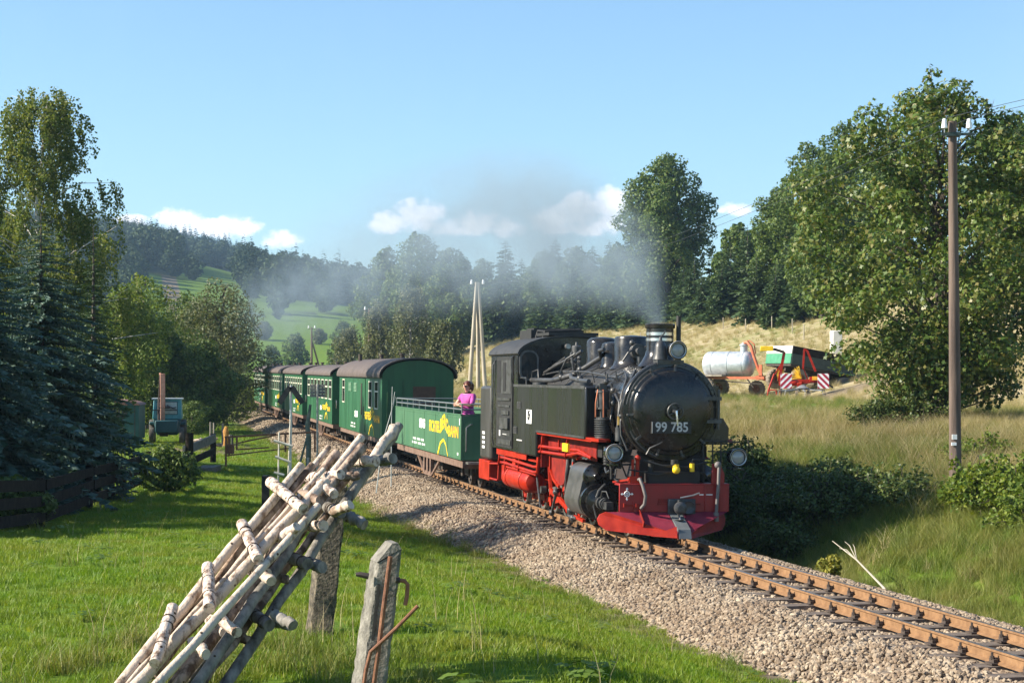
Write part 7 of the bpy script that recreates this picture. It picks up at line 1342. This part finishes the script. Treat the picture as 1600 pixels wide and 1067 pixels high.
def build_poles():
    att = []
    Y = 30.6; x = at(1490, Y); z0 = gz(x, Y); top = EYE + (HZ - 190) * Y / F_PX - z0
    T = thing('telegraph_pole', 'tall brown telegraph pole with two white insulators, nearest on the right bank', 'telegraph pole', (x, Y, z0), 0, 'telegraph poles along the railway'); mb = MB(); mb.tube([(.03, 0, -.4), (.03, 0, .5), (.01, 0, top * .5), (-.02, 0, top)], [.108, .10, .088, .068], 14); mb.build('pole', pole_m, T, angle=60)
    mb = MB(); za = top - .22; mb.beam((-.22, -.08, za), (.33, -.08, za), .03, .045); mb.box(-.12, .10, -.1, .1, za - .03, za + .03); mb.build('crossarm', M('green_painted_iron', (.03, .05, .045), .6), T)
    for dx in (-.17, .235): insulator(T, (dx, -.08, za + .09), .85); att.append([Vector((x + dx, Y - .09, z0 + za + .26))])
    mb = MB(); mb.box(-.05, .03, -.118, -.09, 1.20, 1.28); mb.box(-.06, .02, -.118, -.09, 1.10, 1.15); mb.build('number_tag', M('pole_tag', (.7, .7, .68), .6), T)
    def far(u, v, Y, label, strut, kind='telegraph_pole'):
        x = at(u, Y); z0 = gz(x, Y); h = EYE + (HZ - v) * Y / F_PX - z0; T = thing(kind, label, 'telegraph pole', (x, Y, z0), 0, 'telegraph poles along the railway'); m_ = pole_p if strut == 3 else pole_m
        if strut == 3:
            for dx, dy in ((-.55, -.1), (.05, .5), (.55, -.1)): mb = MB(); mb.tube([(dx * .95, dy, -.3), (dx * .1, dy * .1, h)], [.15, .10], 10); mb.build('leg', m_, T)
        else:
            mb = MB(); mb.tube([(0, 0, -.3), (0, 0, h)], [.15, .10], 10); mb.build('pole', m_, T)
            if strut: mb = MB(); mb.tube([(1.55, .3, -.3), (.05, 0, h * .76)], [.12, .09], 8); mb.build('strut', m_, T)
        mb = MB(); mb.beam((-.42, 0, h - .2), (.42, 0, h - .2), .05, .06); mb.build('crossarm', dark_m, T)
        for k, dx in enumerate((-.36, .36)): insulator(T, (dx, 0, h - .12), 1.5); att[k].append(Vector((x + dx, Y, z0 + h + .05)))
    att[0].insert(0, Vector((25, -40, 8.6))); att[1].insert(0, Vector((25.5, -40, 8.6)))
    far(746, 441, 116, 'pale three legged telegraph pole behind the open wagon', 3); far(577, 482, 160, 'telegraph pole with a strut above the first coach', 1); far(487, 511, 212, 'farther telegraph pole with a strut above the second coach', 1)
    for k, pts in enumerate(att):
        mb = MB()
        for a, b in zip(pts, pts[1:]): mb.tube([a.lerp(b, t) - Vector((0, 0, 4 * .9 * t * (1 - t))) for t in np.linspace(0, 1, 15)], .0045, 4, caps=False)
        tag(mb.build('telegraph_wire', M('dull_wire', (.05, .055, .06), .5), smooth=False), ('telegraph wire on the track side of the poles', 'telegraph wire on the field side of the poles')[k], 'wire', 'wires strung along the telegraph poles')
    for i, (u, v, Y, h) in enumerate([(1001, 520, 150, 1.5), (1238, 466, 118, 1.2), (1256, 470, 112, 1.2), (1130, 488, 140, 1.1), (1206, 474, 126, 1.1), (1165, 482, 132, 1.1)]):
        x = at(u, Y); z0 = gz(x, Y); mb = MB(); mb.tube([(x, Y, z0 - .2), (x, Y, z0 + h * .8)], .035, 7); tag(mb.build('field_post', pole_p), 'thin pale post at the upper edge of the mown field', 'fence post', 'thin posts along the top of the field')
build_poles()
# ------------------------------------------------------------------ smoke from the chimney, and the air of the valley
def build_smoke():
    path = [(30.4, 0, 3.40, .10), (30.8, 0, 3.75, .28), (31.4, -.2, 4.3, .75), (32.8, -.3, 4.9, 1.25), (36, -.2, 5.4, 1.75), (41, .2, 5.9, 2.1), (48, .7, 6.5, 2.6), (58, .7, 7.0, 3.0), (72, .3, 7.3, 3.4), (92, -.4, 6.6, 3.2), (118, -1.0, 6.4, 3.5), (150, -1.6, 6.2, 3.8)]
    Ys = np.array([p[0] for p in path]); 
    pts = [Vector((float(cx(y)) + dx + .1, y, z)) for y, dx, z, r in path]; rad = [p[3] for p in path]
    m = bpy.data.materials.new('coal_smoke'); m.use_nodes = True; nt = m.node_tree; N, L = nt.nodes, nt.links; N.clear(); out = N.new('ShaderNodeOutputMaterial'); pv = N.new('ShaderNodeVolumePrincipled'); pv.inputs['Color'].default_value = (.52, .66, .76, 1); pv.inputs['Anisotropy'].default_value = .1
    tc = N.new('ShaderNodeTexCoord'); sp = N.new('ShaderNodeSeparateXYZ'); L.new(tc.outputs['Object'], sp.inputs[0])
    def mth(op, a, b=None, c=None, clamp=False):
        n = N.new('ShaderNodeMath'); n.operation = op; n.use_clamp = clamp
        for i, x in enumerate((a, b, c)):
            if x is None: continue
            if isinstance(x, (int, float)): n.inputs[i].default_value = x
            else: L.new(x, n.inputs[i])
        return n.outputs[0]
    t = mth('DIVIDE', mth('SUBTRACT', sp.outputs[1], 30.0), 122.0)
    def curve(vals, lo, hi):
        """piecewise linear function of depth, through a float curve"""
        n = N.new('ShaderNodeFloatCurve'); c = n.mapping.curves[0]; q = [((y - 30.0) / 122.0, (v - lo) / (hi - lo)) for y, v in zip(Ys, vals)]
        while len(c.points) < len(q): c.points.new(.5, .5)
        for p, (a, b) in zip(c.points, q): p.location = (a, b); p.handle_type = 'VECTOR'
        n.mapping.update(); L.new(t, n.inputs['Value']); return mth('MULTIPLY_ADD', n.outputs[0], hi - lo, lo)
    X = curve([p.x for p in pts], -30, 10); Z = curve([p.z for p in pts], 0, 12); Rr = curve(rad, 0, 5)
    dx = mth('DIVIDE', mth('SUBTRACT', sp.outputs[0], X), Rr); dz = mth('DIVIDE', mth('SUBTRACT', sp.outputs[2], Z), Rr); d2 = mth('ADD', mth('MULTIPLY', dx, dx), mth('MULTIPLY', dz, dz))
    mp = N.new('ShaderNodeMapping'); mp.inputs['Scale'].default_value = (1, .45, 1); L.new(tc.outputs['Object'], mp.inputs[0]); nz = N.new('ShaderNodeTexNoise'); nz.inputs['Scale'].default_value = .95; nz.inputs['Detail'].default_value = 6; nz.inputs['Roughness'].default_value = .6; nz.inputs['Distortion'].default_value = .7; L.new(mp.outputs[0], nz.inputs['Vector'])
    fall = mth('SUBTRACT', 1, d2, clamp=True); core = mth('MULTIPLY', fall, fall)
    puff = mth('MULTIPLY', mth('SUBTRACT', nz.outputs[0], .40, clamp=True), 5.5); dens = curve([1.5, 1.3, .80, .48, .34, .24, .15, .095, .055, .035, .022, 0], 0, 2)
    L.new(mth('MULTIPLY', mth('MULTIPLY', core, puff), dens), pv.inputs['Density']); L.new(pv.outputs[0], out.inputs['Volume']); m.cycles.volume_sampling = 'MULTIPLE_IMPORTANCE' if hasattr(m.cycles, 'volume_sampling') else None
    try: m.cycles.volume_step_rate = .5
    except Exception: pass
    mb = MB(); mb.tube(pts, [r * 1.02 for r in rad], 16); o = mb.build('smoke', m, smooth=False); tag(o, 'grey coal smoke drifting back from the chimney over the train', kind='stuff')
build_smoke()
def build_haze():
    m = bpy.data.materials.new('valley_haze'); m.use_nodes = True; N, L = m.node_tree.nodes, m.node_tree.links; N.clear(); out = N.new('ShaderNodeOutputMaterial'); pv = N.new('ShaderNodeVolumePrincipled'); pv.inputs['Color'].default_value = (.50, .75, 1, 1); pv.inputs['Density'].default_value = .00021; pv.inputs['Anisotropy'].default_value = .2; L.new(pv.outputs[0], out.inputs['Volume'])
    mb = MB(); mb.box(-3300, 3300, -40, 2300, -70, 215); o = mb.build('haze', m, smooth=False); o['kind'] = 'stuff'
HAZE = True
if HAZE: build_haze()
